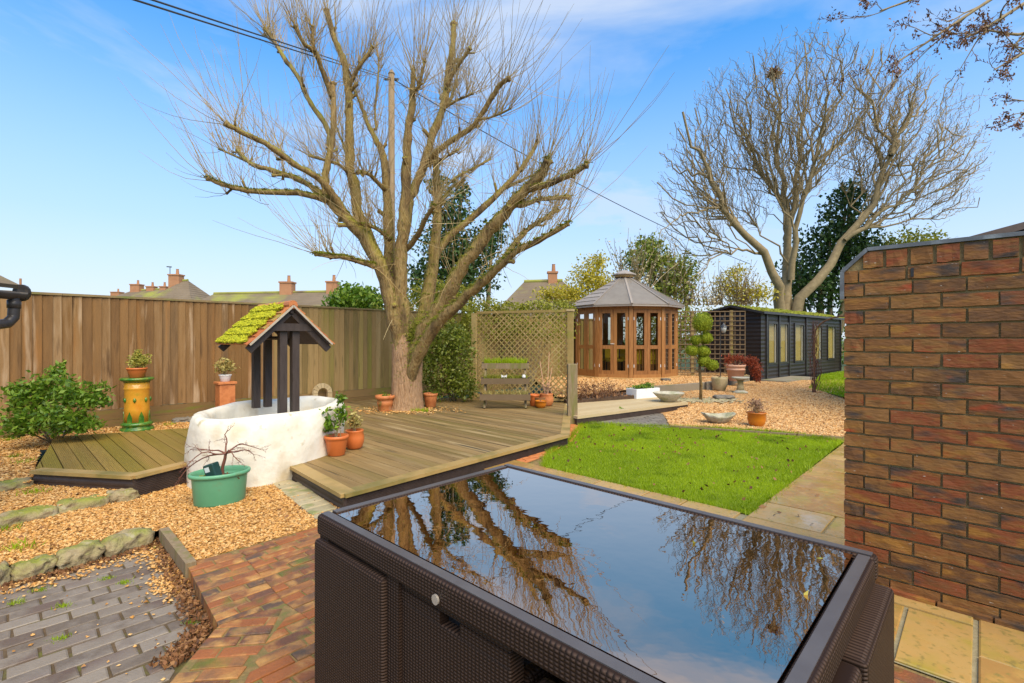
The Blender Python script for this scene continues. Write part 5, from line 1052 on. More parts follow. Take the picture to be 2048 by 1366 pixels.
# big deck: two terracotta pots by the well
p1 = G(673, 910, ZD); pot('flower_pot', 'plain orange terracotta pot with glossy plant at the deck edge by the well', p1, ZD+.003, .122, .205, 'plain', 'terraplain')
plant('potted_plant', 'glossy green leafy plant with tall stem in the plain terracotta pot', 'plant', (p1[0], p1[1], ZD+.185), [(p1[0]-.06, p1[1]-.02, ZD+.30, .10, .10, .07), (p1[0]+.06, p1[1], ZD+.42, .06, .06, .10), (p1[0]+.04, p1[1], ZD+.60, .06, .05, .07), (p1[0]-.10, p1[1], ZD+.36, .05, .05, .06)], 210, .062, 'leafgreen', 7, .005, h=.42, spread=.16, asp=.5)
p2 = G(709, 897, ZD); pot('flower_pot', 'rounded orange terracotta pot with bushy plant behind the plain pot', p2, ZD+.003, .098, .205, 'belly', 'terraplain')
plant('potted_plant', 'low bushy yellow green plant with reddish leaves in the rounded pot', 'plant', (p2[0], p2[1], ZD+.19), [(p2[0], p2[1], ZD+.28, .09, .08, .05), (p2[0]-.02, p2[1], ZD+.36, .06, .06, .06)], 260, .04, 'leafvar', 7, .004, h=.18, spread=.3)
# pots by the tree
p = G(770, 822, ZD); pot('flower_pot', 'classic rimmed terracotta pot on the fence side of the tree trunk', p, ZD+.003, .165, .265, 'classic', 'terracotta')
plant('potted_plant', 'few small green shoots in the classic rimmed pot', 'plant', (p[0], p[1], ZD+.23), [(p[0], p[1], ZD+.27, .08, .08, .03)], 50, .035, 'leafgreen', 5, .003, h=.06)
p = G(861, 814, ZD); pot('flower_pot', 'tapered terracotta pot between the tree trunk and the leafy bush', p, ZD+.003, .130, .245, 'plain', 'terracotta')
plant('potted_plant', 'small trailing green plant in the tapered pot', 'plant', (p[0], p[1], ZD+.21), [(p[0]+.08, p[1], ZD+.25, .06, .06, .03)], 60, .035, 'leafgreen', 4, .003, h=.05)
# pots by the trellis
p = np.array([.40, 8.95]); pot('flower_pot', 'small terracotta pot against the trellis beside the plant stand', p, ZD+.003, .10, .21, 'plain', 'terraplain')
p = np.array([.51, 8.72]); pot('flower_pot', 'small shallow orange bowl pot in front of the cane pot', p, ZD+.003, .105, .12, 'bowl', 'orangeglaze')
p = np.array([.63, 8.98]); pot('flower_pot', 'terracotta pot with bamboo canes against the trellis', p, ZD+.003, .12, .22, 'belly', 'terracotta')
cn = thing('bamboo_canes', 'three leaning bamboo canes in the terracotta pot by the trellis', 'canes', (p[0], p[1], ZD+.19))
for dx, h in ((-.12, .62), (.05, .78), (.10, .50)): MB().tube([(p[0]+dx*.2, p[1], ZD+.19), (p[0]+dx, p[1]+.03, ZD+.19+h)], .006, 6).build('cane', 'palepot', cn)
plant('potted_plant', 'dry brown twiggy plant in the cane pot by the trellis', 'plant', (p[0], p[1], ZD+.19), [(p[0], p[1], ZD+.33, .14, .1, .10)], 150, .03, 'leafdry', 14, .003, h=.22, spread=.5)
bk = thing('wicker_basket', 'low dark wicker basket behind the shallow bowl pot', 'basket', (.50, 8.93, ZD)); MB().lathe([(.09, .003), (.115, .06), (.12, .15), (.125, .155), (.125, .165), (.105, .165), (.1, .10)], 20, (.51, 8.93, ZD)).build('body', 'leafbrown', bk)

# tiered plant stand
SX = np.array([-.12, 8.85]); stn = thing('plant_stand', 'three tier dark timber plant stand on the deck before the trellis', 'plant stand', (*SX, ZD))
def spt(x, y, z): return np.array([SX[0]+x, SX[1]+y, z])
for sx in (-.36, .36):
    MB().bar(spt(sx, -.20, ZD+.003), spt(sx, -.12, .95), .035, .05, up=(0, 1, 0)).build('leg', 'oldpost', stn) if False else None
    MB().bar(spt(sx, -.26, ZD+.004), spt(sx, .22, .88), .035, .055).build('leg', 'oldpost', stn); MB().bar(spt(sx, .30, ZD+.004), spt(sx, .20, .86), .035, .055).build('leg', 'oldpost', stn)
tiers = [(-.24, .34, .88), (-.02, .60, .86), (.20, .86, .86)]
for i, (y, z, wd) in enumerate(tiers):
    MB().box(spt(0, y-.095, z), (wd/2, 0, 0), (0, .011, 0), (0, 0, .05)).build('trough_board', 'oldpost' if i == 2 else 'standwood', stn); MB().box(spt(0, y+.095, z), (wd/2, 0, 0), (0, .011, 0), (0, 0, .045)).build('trough_board', 'standwood', stn)
    for sx in (-1, 1): MB().box(spt(sx*(wd/2-.013), y, z), (.011, 0, 0), (0, .083, 0), (0, 0, .06)).build('trough_board', 'blackwood', stn)
    MB().box(spt(0, y, z), (wd/2-.026, 0, 0), (0, .083, 0), (0, 0, .048)).build('soil', 'soil', stn)
lbs = ['mossy low plants with red leaves in the bottom trough of the plant stand', 'sparse mossy growth in the middle trough of the plant stand', 'grassy green growth along the top trough of the plant stand']
for i, (y, z, wd) in enumerate(tiers):
    q = np.c_[(rng.random(520)-.5)*(wd-.08)+SX[0], (rng.random(520)-.5)*.15+SX[1]+y, np.full(520, z+.045)]
    t = stuff(tag(obj('trough_plants', MB().blades(q, .06 if i < 2 else .09, .014, 1.2).mesh('trough_plants'), ['leafvar', 'leafolive', 'grass'][i]), lbs[i], 'plants'))
for dx, lb in ((-.02, 'white butterfly ornament in the middle trough of the plant stand'), (.33, 'white shell ornament at the end of the middle trough')):
    c = spt(dx, -.10, .685); mb = MB()
    if dx < .1:
        mb.add([c, c+(-.05, 0, .035), c+(-.045, 0, -.02), c+(.05, 0, .035), c+(.045, 0, -.02)], [(0, 1, 2), (0, 4, 3)]); mb.bar(c+(0, .0, -.03), c+(0, 0, .02), .008, .008, up=(0, 1, 0)); mb.add([v_+np.array([0, .006, 0]) for v_ in (c, c+(-.05, 0, .035), c+(-.045, 0, -.02), c+(.05, 0, .035), c+(.045, 0, -.02))], [(2, 1, 0), (3, 4, 0)])
    else: mb.lathe([(.0, -.035), (.03, -.02), (.035, 0), (.02, .03), (.0, .035)], 12, c)
    tag(obj('ornament', mb.mesh('ornament'), 'white'), lb, 'ornament')

# green tub with bare acer and a solar box
tu = G(440, 1003); tt0 = thing('plastic_tub', 'oval turquoise green plastic tub standing on the gravel before the well', 'tub', (*tu, 0)); ra_ = math.atan2(.55, .85)
MB().lathe([(.165, -.002), (.172, .01), (.188, .22), (.190, .225), (.205, .227), (.210, .24), (.208, .255), (.196, .258), (.188, .25), (.182, .22), (.178, .19)], 44, (*tu, 0), 1.08, .82, ra_).build('body', 'greenplastic', tt0, True)
MB().lathe([(0, .20), (.1, .205), (.182, .195)], 30, (*tu, 0), 1.08, .82, ra_).build('soil', 'soil', tt0, True)
c = cloud([(tu[0]-.10, tu[1]-.03, .215, .08, .05, .02)], 60, 0); c2 = cloud([(tu[0]+.05, tu[1]-.02, .212, .10, .06, .015)], 90, 0)
stuff(tag(obj('small_plant', MB().leaves(c, .035, .6).mesh('small_plant'), 'leafgold'), 'yellow green leaves at the rim of the green tub', 'plant')); stuff(tag(obj('fallen_leaves', MB().leaves(c2, .035, .6).mesh('fallen_leaves'), 'leafbrown'), 'brown leaves lying inside the green tub', 'leaves'))
ac = thing('acer', 'bare weeping dwarf acer with reddish twigs in the green tub', 'shrub', (tu[0]+.01, tu[1]+.03, .19)); b0 = np.array([tu[0]+.01, tu[1]+.03, .19]); Zt = tu[1]+.03
br = []
main = np.array([b0, b0+(-.01, 0, .08), b0+(.012, 0, .15), b0+(.02, 0, .20)]); br.append((resamp(main, 8), np.linspace(.014, .011, 8), 9))
top = main[-1]
for pts in ([(-.05, .0, .02), (-.12, -.02, .045), (-.20, -.01, .05), (-.30, .02, .03)], [(-.03, .02, .05), (-.01, .04, .11), (-.03, .05, .17), (.0, .06, .21)], [(.05, .0, .03), (.11, -.03, .03), (.18, -.03, .045), (.26, -.02, .0)], [(.03, -.04, .02), (.09, -.08, .05), (.14, -.10, .01), (.20, -.12, -.05)], [(-.06, -.04, .0), (-.14, -.06, .03), (-.20, -.10, -.01), (-.24, -.12, -.06)], [(.04, .05, .04), (.08, .09, .07), (.15, .12, .05), (.22, .14, .0)], [(-.12, .0, -.02), (-.22, -.03, -.05), (-.30, -.05, -.12), (-.36, -.05, -.20)]):
    p = np.array([top]+[top+np.array(a)+rng.normal(size=3)*.008 for a in pts]); s_ = []; grow(resamp(p, 8), np.linspace(.0075, .0026, 8), 2, s_, .62, -.02, 4, 6, (.24, .5)); br += s_
mb = MB()
for p, r, lv in br:
    if lv >= 1: mb.tube(p, r, 6, cap=False)
mb.build('branches', 'acertwig', ac, True); fin = [(p, r) for p, r, lv in br if lv == 0]; stuff(MB().twigs(np.array([p for p, r in fin]), np.maximum(np.array([r for p, r in fin]), .0011)).build('twigs', 'acertwig', ac))
sb = thing('solar_box', 'small dark green plastic box leaning in the green tub', 'box', (tu[0]-.01, tu[1]-.07, .2)); c = np.array([tu[0]-.015, tu[1]-.075, .275]); ax = np.array([.92, -.12, .30]); ax /= np.linalg.norm(ax); az = np.array([-.30, .0, .95]); az -= ax*np.dot(ax, az); az /= np.linalg.norm(az); ay = np.cross(az, ax)
bo = MB().box(c, ax*.047, ay*.04, az*.062).build('body', 'darkgreen', sb); md = bo.modifiers.new('Bevel', 'BEVEL'); md.width = .012; md.segments = 3
MB().box(c-ay*.0405-ax*.012+az*.022, ax*.020, ay*.0015, az*.020).build('panel', 'plaslabel', sb); MB().lathe([(.026, 0), (.0, .012)], 14, c-az*.085).build('lens', 'darkgreen', sb)

# chimney pot pedestals by the fence
cp_ = G(274, 858, .12); pd = thing('glazed_pedestal', 'ochre and green glazed chimney pot pedestal by the fence', 'pedestal', (*cp_, .1)); z0 = .10
MB().lathe([(.19, 0), (.195, .02), (.185, .045), (.165, .05), (.165, .075), (.182, .085), (.182, .105), (.15, .125)], 36, (*cp_, z0)).build('base', 'greenglaze', pd, True)
MB().lathe([(.148, .125), (.143, .30), (.140, .55), (.145, .565), (.15, .58), (.145, .595), (.142, .60), (.145, .66)], 36, (*cp_, z0)).build('body', 'ochreglaze', pd, True)
MB().lathe([(.145, .66), (.16, .675), (.185, .69), (.195, .70), (.195, .715), (.18, .725), (.13, .722)], 36, (*cp_, z0)).build('rim', 'greenglaze', pd, True)
for k in range(7):                                       # raised green leaf ornament round the foot, fleur motifs above
    a = k*2*math.pi/7+.3
    for (rr2, zc, hw, hh) in ((.146, .18, .030, .065),):
        V = []; 
        for (u, z) in ((-hw, zc-hh), (-hw, zc+hh*.2), (0, zc+hh*1.4), (hw, zc+hh*.2), (hw, zc-hh)):
            th_ = a+u/rr2; V += [(cp_[0]+(rr2+.005)*math.cos(th_), cp_[1]+(rr2+.005)*math.sin(th_), z0+z), (cp_[0]+(rr2-.006)*math.cos(th_), cp_[1]+(rr2-.006)*math.sin(th_), z0+z)]
        MB().add(V, [(8, 6, 4, 2, 0)]+[(2*i, 2*i+2, 2*i+3, 2*i+1) for i in range(4)]).build('leaf_ornament', 'greenglaze', pd)
    MB().lathe([(0, -.035), (.016, -.01), (.020, .01), (.010, .03), (0, .04)], 8, (cp_[0]+.146*math.cos(a+.4), cp_[1]+.146*math.sin(a+.4), z0+.42)).build('boss_ornament', 'greenglaze', pd, True)
pot('flower_pot', 'small terracotta pot on the glazed pedestal', cp_, z0+.723, .12, .135, 'plain', 'terraplain')
plant('potted_plant', 'gold and green conical conifer in the pot on the glazed pedestal', 'plant', (*cp_, z0+.84), [(cp_[0], cp_[1], z0+.93, .13, .12, .07), (cp_[0]+.02, cp_[1], z0+1.0, .09, .08, .07), (cp_[0]+.02, cp_[1], z0+1.06, .05, .05, .06)], 1000, .035, 'leafgold', 6, .004, h=.2, asp=.45)
sp_ = np.array([-4.32, 7.42]); pd = thing('terracotta_pedestal', 'square plain terracotta chimney pot by the fence behind the well', 'pedestal', (*sp_, .1)); 
def sqr(h_): return [sp_+E1*a*h_+E2*b_*h_ for a, b_ in ((-1, -1), (1, -1), (1, 1), (-1, 1))]
MB().prism(sqr(.105), .095, .675, .01).build('body', 'terracotta', pd); MB().prism(sqr(.125), .677, .71, .008).build('rim', 'terracotta', pd)
pot('flower_pot', 'small white pot on the square terracotta pedestal', sp_, .711, .086, .105, 'plain', 'white')
plant('potted_plant', 'yellow variegated shrub in the white pot', 'plant', (*sp_, .80), [(sp_[0], sp_[1], .93, .16, .14, .09), (sp_[0], sp_[1], 1.0, .10, .10, .08)], 420, .045, 'leafvar', 10, .005, h=.2, spread=.45)
# stone sun-ray arch ornament against the fence
ao = np.array([-3.48, 9.03]); an = thing('stone_arch', 'small pale stone fan arch ornament against the fence', 'ornament', (*ao, .1))
for k in range(7):
    a0, a1 = math.pi*k/7+.02, math.pi*(k+1)/7-.02; V = []
    for (r, a) in ((.095, a0), (.18, a0), (.18, a1), (.095, a1)):
        for o_ in (-.03, .03): p = ao+E1*(-math.cos(a)*r)+fn*o_; V.append((p[0], p[1], .36+math.sin(a)*r))
    MB().add(V, [(0, 2, 4, 6), (7, 5, 3, 1), (0, 1, 3, 2), (2, 3, 5, 4), (4, 5, 7, 6), (6, 7, 1, 0)]).build('stone_block', 'sandboard', an)
for sg in (-1, 1): p = ao+E1*sg*.1375; MB().box((*p, .228), v3(E1, 0)*.0425, v3(fn, 0)*.03, (0, 0, .128)).build('leg', 'sandboard', an)
# slates and stones along the fence
sl2 = [((345, 843), (390, 840), 'grey slate slab lying between the pedestals', .16), ((95, 868), (140, 862), 'green grey slate slab under the leafy shrub', .20)]
for i, (a, b_, lb, wd) in enumerate(sl2): rock('slate_slab', lb, 'stone', G(*a, .12), G(*b_, .12), wd, .09, .17, 'slate', 40+i)
for i, (x, y, lb) in enumerate(((706, 803, 'smooth blue grey boulder at the fence nearest the well'), (730, 800, 'flat grey stone lying between boulders at the fence'), (760, 797, 'pale rounded boulder at the fence beside the tree pot'))):
    p = G(x, y, .11); rock('boulder', lb, 'stone', p-np.array([.13, 0]), p+np.array([.13, .02]), .2, .09, .24-.02*i, 'slate' if i < 2 else 'stone', 50+i)

# ------------------------------------------------------------ gravel garden objects
def gz(p): return zg(p)-.004
p = np.array([3.74, 7.53]); z = gz(p); pot('flower_pot', 'glossy orange bowl shaped pot on the gravel at the lawn edge', p, z, .135, .215, 'bowl', 'orangeglaze')
plant('potted_plant', 'dry brown bushy plant in the glossy orange pot', 'plant', (*p, z+.18), [(p[0], p[1], z+.33, .17, .15, .10)], 330, .035, 'leafdry', 22, .003, h=.24, spread=.55, sm='twig')
p = np.array([3.27, 7.8]); z = gz(p); sd_ = thing('shell_dish', 'fluted stone clam shell dish on the gravel', 'dish', (*p, z)); V = []; ku = 40
for (r, h) in ((.30, 0), (.62, .05), (.88, .14), (1.0, .19), (.93, .185), (.7, .10), (.3, .05)):
    for a in np.arange(ku)*2*math.pi/ku:
        fl2 = 1+.07*math.sin(9*a)*r; V.append((p[0]+.26*r*fl2*math.cos(a), p[1]+.17*r*fl2*math.sin(a), z+h*.8*(1+.14*math.cos(2*a))))
MB().add(V, [(i*ku+j, i*ku+(j+1) % ku, (i+1)*ku+(j+1) % ku, (i+1)*ku+j) for i in range(6) for j in range(ku)]+[tuple(range(ku))[::-1], tuple(range(6*ku, 7*ku))]).build('body', 'stone', sd_, True)
p = np.array([3.02, 9.5]); sb_ = thing('stone_bowl', 'wide shallow grey stone bowl on the walkway end', 'bowl', (*p, .14)); MB().lathe([(.10, .002), (.13, .015), (.24, .11), (.295, .165), (.30, .178), (.285, .18), (.22, .12), (.0, .09)], 40, (*p, .141), 1, .85).build('body', 'stone', sb_, True)
tc_ = np.array([2.72, 10.22]); u1 = np.array([.86, .50]); u2 = np.array([-.50, .86]); wt_ = thing('white_trough', 'white rectangular planting trough at the end of the walkway', 'trough', (*tc_, .14))
def tq(a, b_): return tc_+u1*a+u2*b_
for (a0, a1, b0_, b1, nm) in ((-.33, .33, -.15, -.12, 'side_panel'), (-.33, .33, .12, .15, 'side_panel'), (-.33, -.30, -.118, .118, 'end_panel'), (.30, .33, -.118, .118, 'end_panel')): MB().prism([tq(a0, b0_), tq(a1, b0_), tq(a1, b1), tq(a0, b1)], .142, .335, .004).build(nm, 'whitetrough', wt_)
MB().prism([tq(-.298, -.118), tq(.298, -.118), tq(.298, .118), tq(-.298, .118)], .143, .30).build('soil', 'soil', wt_)
plant('trough_plants', 'bright green leafy plants in the white trough', 'plants', (*tc_, .30), [(*tq(-.1, 0), .36, .20, .12, .05), (*tq(.15, 0), .38, .14, .11, .07)], 420, .05, 'leafgreen', 16, .003, h=.08, spread=.9)
p = np.array([5.24, 11.3]); z = gz(p); bb = thing('bird_bath', 'small stone bird bath on a turned pedestal', 'bird bath', (*p, z))
MB().lathe([(.16, 0), (.165, .03), (.12, .05), (.085, .07)], 28, (*p, z)).build('base', 'stone', bb, True); MB().lathe([(.085, .07), (.07, .15), (.06, .26), (.08, .30)], 28, (*p, z)).build('pedestal', 'sandpot', bb, True); MB().lathe([(.08, .30), (.15, .315), (.19, .345), (.19, .365), (.17, .365), (.0, .34)], 28, (*p, z)).build('bowl', 'stone', bb, True)
p = np.array([4.93, 11.7]); z = gz(p); pot('stone_pot', 'egg shaped sandstone pot beside the sleeper', p, z, .185, .33, 'egg', 'sandpot'); plant('potted_plant', 'dead dark stems in the sandstone pot', 'plant', (*p, z+.28), [(p[0], p[1], z+.34, .03, .03, .05)], 12, .03, 'leafbrown', 6, .006, h=.12, spread=.15)
p = np.array([5.88, 12.95]); pot('terracotta_pot', 'large ribbed pale terracotta pot on the raised gravel before the shed', p, .255, .245, .42, 'rolled', 'palepot')
ac2 = thing('acer', 'weeping red leaved acer in the large ribbed pot', 'shrub', (*p, .62)); stx = tubes_to((p[0], p[1], .60), 12, .9, .45, .01); stuff(MB().twigs(stx, np.broadcast_to(np.linspace(.012, .004, 5), (12, 5)).copy(), 5).build('stems', 'acertwig', ac2))
c = cloud([(p[0]+.33, p[1]-.02, .78, .22, .18, .13), (p[0]+.50, p[1]-.06, .56, .16, .16, .22), (p[0]-.18, p[1], .80, .16, .15, .14), (p[0]+.05, p[1], .86, .22, .16, .08), (p[0]+.56, p[1]-.02, .36, .10, .12, .16)], 1500, .1); stuff(MB().leaves(c, .075, .25, droop=1.2).build('foliage', 'leafred', ac2))
# cloud pruned conifer
p = np.array([3.87, 10.1]); z = gz(p); tp_ = thing('topiary_tree', 'cloud pruned conifer with rounded yellow green pads on a bare stem', 'tree', (*p, z)); Zt = 10.1
mb = MB(); mb.tube([(p[0], p[1], z-.02), P(1402, 770, Zt), P(1399, 735, Zt), P(1401, 715, Zt), P(1406, 690, Zt), P(1408, 650, Zt)], [.032, .028, .026, .022, .018, .014], 10, wob=.05)
for (x, y) in ((1385, 702), (1412, 725), (1391, 680)): mb.tube([P(1400, 722, Zt), P(x, y, Zt-.05)], [.016, .010], 7)
mb.tube([P(1399, 728, Zt), P(1391, 713, Zt-.1)], [.016, .012], 7)
mb.build('trunk', 'bark', tp_, True)
for (x, y, rx, ry) in ((1405, 645, 20, 22), (1412, 676, 13, 12), (1391, 680, 11, 10), (1384, 701, 13, 11), (1407, 703, 13, 12), (1408, 722, 13, 12), (1424, 730, 13, 11)):
    b_ = blobP(x, y, Zt-.04, rx, ry); d = rng.normal(size=(520, 3)); d /= np.linalg.norm(d, axis=1, keepdims=True); lp_ = 1+.07*np.sin(9*d[:, :1]+x)*np.sin(8*d[:, 2:])
    pad = MB().add(np.array(b_[:3])+d*np.array(b_[3:6])*.86*lp_, np.zeros((0, 3), int)); n_ = 2200 if rx > 15 else 1100
    d = rng.normal(size=(n_, 3)); d /= np.linalg.norm(d, axis=1, keepdims=True); c = np.array(b_[:3])+d*np.array(b_[3:6])*(.80+.22*rng.random((n_, 1))); mb = MB().leaves(c, .026, .5)
    mb.lathe([(0, -.82), (.45, -.66), (.72, -.3), (.80, .0), (.72, .34), (.42, .68), (0, .82)], 12, (0, 0, 0)); mb.V[-1] = mb.V[-1]*np.array([b_[3], b_[4], b_[5]])+np.array(b_[:3])
    stuff(mb.build('crown', 'topiary', tp_))
q = rng.normal(size=(420, 2))*np.array([.34, .16])+p; stuff(tag(obj('slate_chippings', MB().stones(np.c_[q, np.full(420, z+.02)], .035, .4).mesh('slate_chippings'), 'sett'), 'pale slate chippings around the foot of the topiary tree', 'chippings'))
for i, ((x, y), lb) in enumerate((((1448, 797), 'green tinted flat stone beside the topiary stem'), ((1332, 762), 'small dark flat stone on the raised gravel by the summerhouse'))):
    zz_ = .1 if i == 0 else .255; q = G(x, y, zz_); rock('flat_stone', lb, 'stone', q-np.array([.2-.09*i, 0]), q+np.array([.2-.09*i, 0]), .22, zz_-.01, zz_+.07, 'slate', 60+i)
# dead ferns in the bed
fr_ = thing('dead_ferns', 'clump of dead rust brown ferns in the bed beside the wooden post', 'plant', (1.55, 9.65, .2)); q = np.c_[1.0+rng.random(150)*1.15, 9.45+rng.random(150)*.75, np.full(150, .2)]; q = q[inpoly(q[:, :2], bed)]
st = np.concatenate([tubes_to(a, 1, .7, .32) for a in q]); stuff(MB().twigs(st, np.broadcast_to(np.linspace(.006, .002, 5), (len(st), 5)).copy()).build('stems', 'leafdry', fr_)); k = rng.integers(0, len(st), 1500); j = rng.integers(0, 5, 1500); stuff(MB().leaves(st[k, j]+rng.normal(size=(1500, 3))*.03, .045, .4).build('foliage', 'leafbrown', fr_))
q = scatter(bed, 190); stuff(tag(obj('fallen_leaves', MB().leaves(np.c_[q, np.full(len(q), .207)], .05, .6).mesh('fallen_leaves'), 'leafbrown'), 'brown leaves under the dead ferns', 'leaves'))
p = np.array([2.05, 8.55]); stuff(tag(obj('weeds', MB().leaves(cloud([(p[0]-.12, p[1]+.02, .1, .05, .04, .07)], 60, 0), .05, .6).mesh('weeds'), 'leafgreen'), 'single green weed against the black side of the walkway', 'weed'))
# lantern on a pole
p = P(1441, 760, 13.9); ln = thing('garden_lantern', 'small lantern hanging from a thin black pole before the square trellis', 'lantern', (p[0], p[1], .25)); MB().tube([(p[0], p[1], .24), (p[0], p[1], 1.98)], .012, 8).build('pole', 'lantern', ln)
c = P(1447, 657, 13.86); MB().tube([(p[0], p[1], 1.93), (p[0]+.05, p[1], 2.0), (c[0], c[1], 1.90)], .008, 6).build('hook', 'lantern', ln); MB().lathe([(.05, -.13), (.07, -.05), (.085, .04)], 10, c).build('glass', 'lanternglass', ln, True); MB().lathe([(.10, .04), (.09, .06), (.03, .12), (.01, .16)], 10, c).build('lid', 'lantern', ln); MB().lathe([(.04, -.15), (.055, -.13), (.055, -.12)], 10, c).build('base', 'lantern', ln)
# rusty rose arch
ar = thing('rose_arch', 'rusty metal rose arch standing on the gravel beside the wall', 'arch', (7.0, 11.4, .1)); a0 = np.array([6.97, 11.35]); ad = np.array([.80, -.60]); aw = np.array([.60, .80])
for sgn in (0, 1):
    for o_ in (-.10, .10, ):
        q = a0+ad*1.25*sgn+aw*o_; MB().tube([(*q, .08), (*q, 1.45)], .011, 6).build('upright', 'rust', ar)
    for z in (.5, .9, 1.3): MB().tube([(*(a0+ad*1.25*sgn-aw*.10), z), (*(a0+ad*1.25*sgn+aw*.10), z)], .006, 5).build('rung', 'rust', ar)
for o_ in (-.10, .10):
    pp_ = [(*(a0+ad*(.625-.625*math.cos(t))+aw*o_), 1.45+.42*math.sin(t)) for t in np.linspace(0, math.pi, 15)]; MB().tube(pp_, .011, 6).build('hoop', 'rust', ar)
for t in np.linspace(.25, math.pi-.25, 6): q = a0+ad*(.625-.625*math.cos(t)); MB().tube([(*(q-aw*.1), 1.45+.42*math.sin(t)), (*(q+aw*.1), 1.45+.42*math.sin(t))], .006, 5).build('rung', 'rust', ar)
cl = thing('climber', 'bare brown climber stems twined up the rusty arch', 'climber', (*a0, .1)); stx = []
for _ in range(16):
    q = [np.array([*(a0+rng.normal(size=2)*.03), .1])]
    for k in range(7): q.append(q[-1]+np.array([rng.normal()*.05, rng.normal()*.05, .24])-.25*np.array([*(q[-1][:2]-a0), 0]))
    stx.append(q)
stuff(MB().twigs(np.array(stx), np.broadcast_to(np.linspace(.007, .003, 8), (16, 8)).copy()).build('stems', 'acertwig', cl))

# ------------------------------------------------------------ octagonal summerhouse
GC = np.array([3.36, 14.75]); GR, GZ, GE = 1.50, .30, 2.26
gzb = thing('summerhouse', 'many sided cedar summerhouse with grey pyramidal roof', 'summerhouse', (*GC, .25))
def gv(k, r=GR): a = -math.pi/2+R(-6+36*k); return GC+r*np.array([math.cos(a), math.sin(a)])
MB().prism([gv(k, GR+.10) for k in range(10)], .24, GZ, .01).build('base', 'cedarpale', gzb)
MB().prism([gv(k, GR-.06) for k in range(10)], GZ, GZ+.03).build('floor', 'cedar', gzb)
for k in range(10):
    p = gv(k); a = -math.pi/2+R(-6+36*k); rd = np.array([math.cos(a), math.sin(a)]); tg_ = np.array([-rd[1], rd[0]])
    MB().prism([p+rd*.03+tg_*.05, p+rd*.03-tg_*.05, p-rd*.06-tg_*.055, p-rd*.06+tg_*.055], GZ, GE).build('post', 'cedar', gzb)
    q0, q1 = gv(k), gv(k+1); d = q1-q0; fl3 = np.linalg.norm(d); d /= fl3; n = np.array([d[1], -d[0]])
    if np.dot(n, q0-GC) < 0: n = -n
    def fpt(u, z, o_=0.): q = q0+d*u+n*o_; return np.array([q[0], q[1], z])
    D3, N3 = v3(d, 0), v3(n, 0)
    MB().box(fpt(fl3/2, GE-.05), D3*(fl3/2-.055), N3*.028, (0, 0, .05)).build('rail', 'cedar', gzb); MB().box(fpt(fl3/2, GZ+.045), D3*(fl3/2-.055), N3*.028, (0, 0, .045)).build('rail', 'cedar', gzb)
    lw = (fl3-.12)/2
    for j in range(2):
        u0 = .06+j*lw; u1_ = u0+lw
        lf = MB(); 
        for uu in (u0+.045, u1_-.045): lf.box(fpt(uu, (GZ+.09+GE-.1)/2, .004), D3*.042, N3*.022, (0, 0, (GE-GZ-.19)/2))
        for zz_, hh in ((GZ+.14, .05), (1.13, .05), (GE-.15, .05)): lf.box(fpt((u0+u1_)/2, zz_, .004), D3*(lw/2-.087), N3*.020, (0, 0, hh))
        lo_ = lf.build('door_leaf' if k in (9,) else 'window_leaf', 'cedar', gzb)
        for (a0_, a1_) in ((GZ+.19, 1.08), (1.18, GE-.20)): MB().box(fpt((u0+u1_)/2, (a0_+a1_)/2, .0), D3*(lw/2-.087), N3*.003, (0, 0, (a1_-a0_)/2)).build('pane', 'glass', lo_)
        if k in (0, 1, 8, 2):                            # vertical slats behind the lower panes
            for uu in np.linspace(u0+.11, u1_-.11, 3): MB().box(fpt(uu, (GZ+.19+1.08)/2, -.035), D3*.014, N3*.008, (0, 0, .345)).build('slat', 'slatamber' if k == 1 else 'cedar', lo_)
        for zz_ in (.62, 1.9): MB().box(fpt(u0+.012 if j == 0 else u1_-.012, zz_, .03), D3*.008, N3*.004, (0, 0, .04)).build('hinge', 'white', lo_)
    if k == 9: MB().box(fpt(fl3/2-.03, 1.22, .035), D3*.05, N3*.01, (0, 0, .008)).build('door_handle', 'white', gzb)
RO, RT, RE, RTZ = GR+.20, .22, GE+.0, 3.13
for k in range(10):
    a, b_ = gv(k, RO), gv(k+1, RO); c, d = gv(k+1, RT), gv(k, RT)
    top_ = [np.array([*a, RE]), np.array([*b_, RE]), np.array([*c, RTZ]), np.array([*d, RTZ])]; nr = np.cross(top_[1]-top_[0], top_[3]-top_[0]); nr /= np.linalg.norm(nr); nr = nr if nr[2] > 0 else -nr
    pl = MB().add([q+nr*.03 for q in top_]+top_, [(0, 1, 2, 3), (7, 6, 5, 4), (0, 4, 5, 1), (1, 5, 6, 2), (2, 6, 7, 3), (3, 7, 4, 0)]).build('roof_panel', 'gazeboroof', gzb)
    MB().bar(np.array([*gv(k, RO+.02), RE+.035]), np.array([*gv(k, RT-.02), RTZ+.04]), .055, .035).build('hip_strip', 'shingle', gzb)
    if k in (7, 8):
        for r_ in range(7):
            t0_, t1_ = r_/7, (r_+1)/7+.015; q = [top_[0]*(1-t)+top_[3]*t for t in (t0_, t1_)]; q2 = [top_[1]*(1-t)+top_[2]*t for t in (t0_, t1_)]
            V = [q[0]+nr*.052, q2[0]+nr*.052, q2[1]+nr*.036, q[1]+nr*.036, q[0]+nr*.034, q2[0]+nr*.034]; MB().add(V, [(0, 1, 2, 3), (4, 5, 1, 0)]).build('shingle_row', 'shingle', pl)
    MB().bar(np.array([*gv(k, RO-.01), RE-.005]), np.array([*gv(k+1, RO-.01), RE-.005]), .03, .05).build('fascia_board', 'shingle', gzb)
MB().prism([gv(k, RT+.07) for k in range(10)], RTZ+.06, RTZ+.12).build('roof_collar', 'cedarpale', gzb)
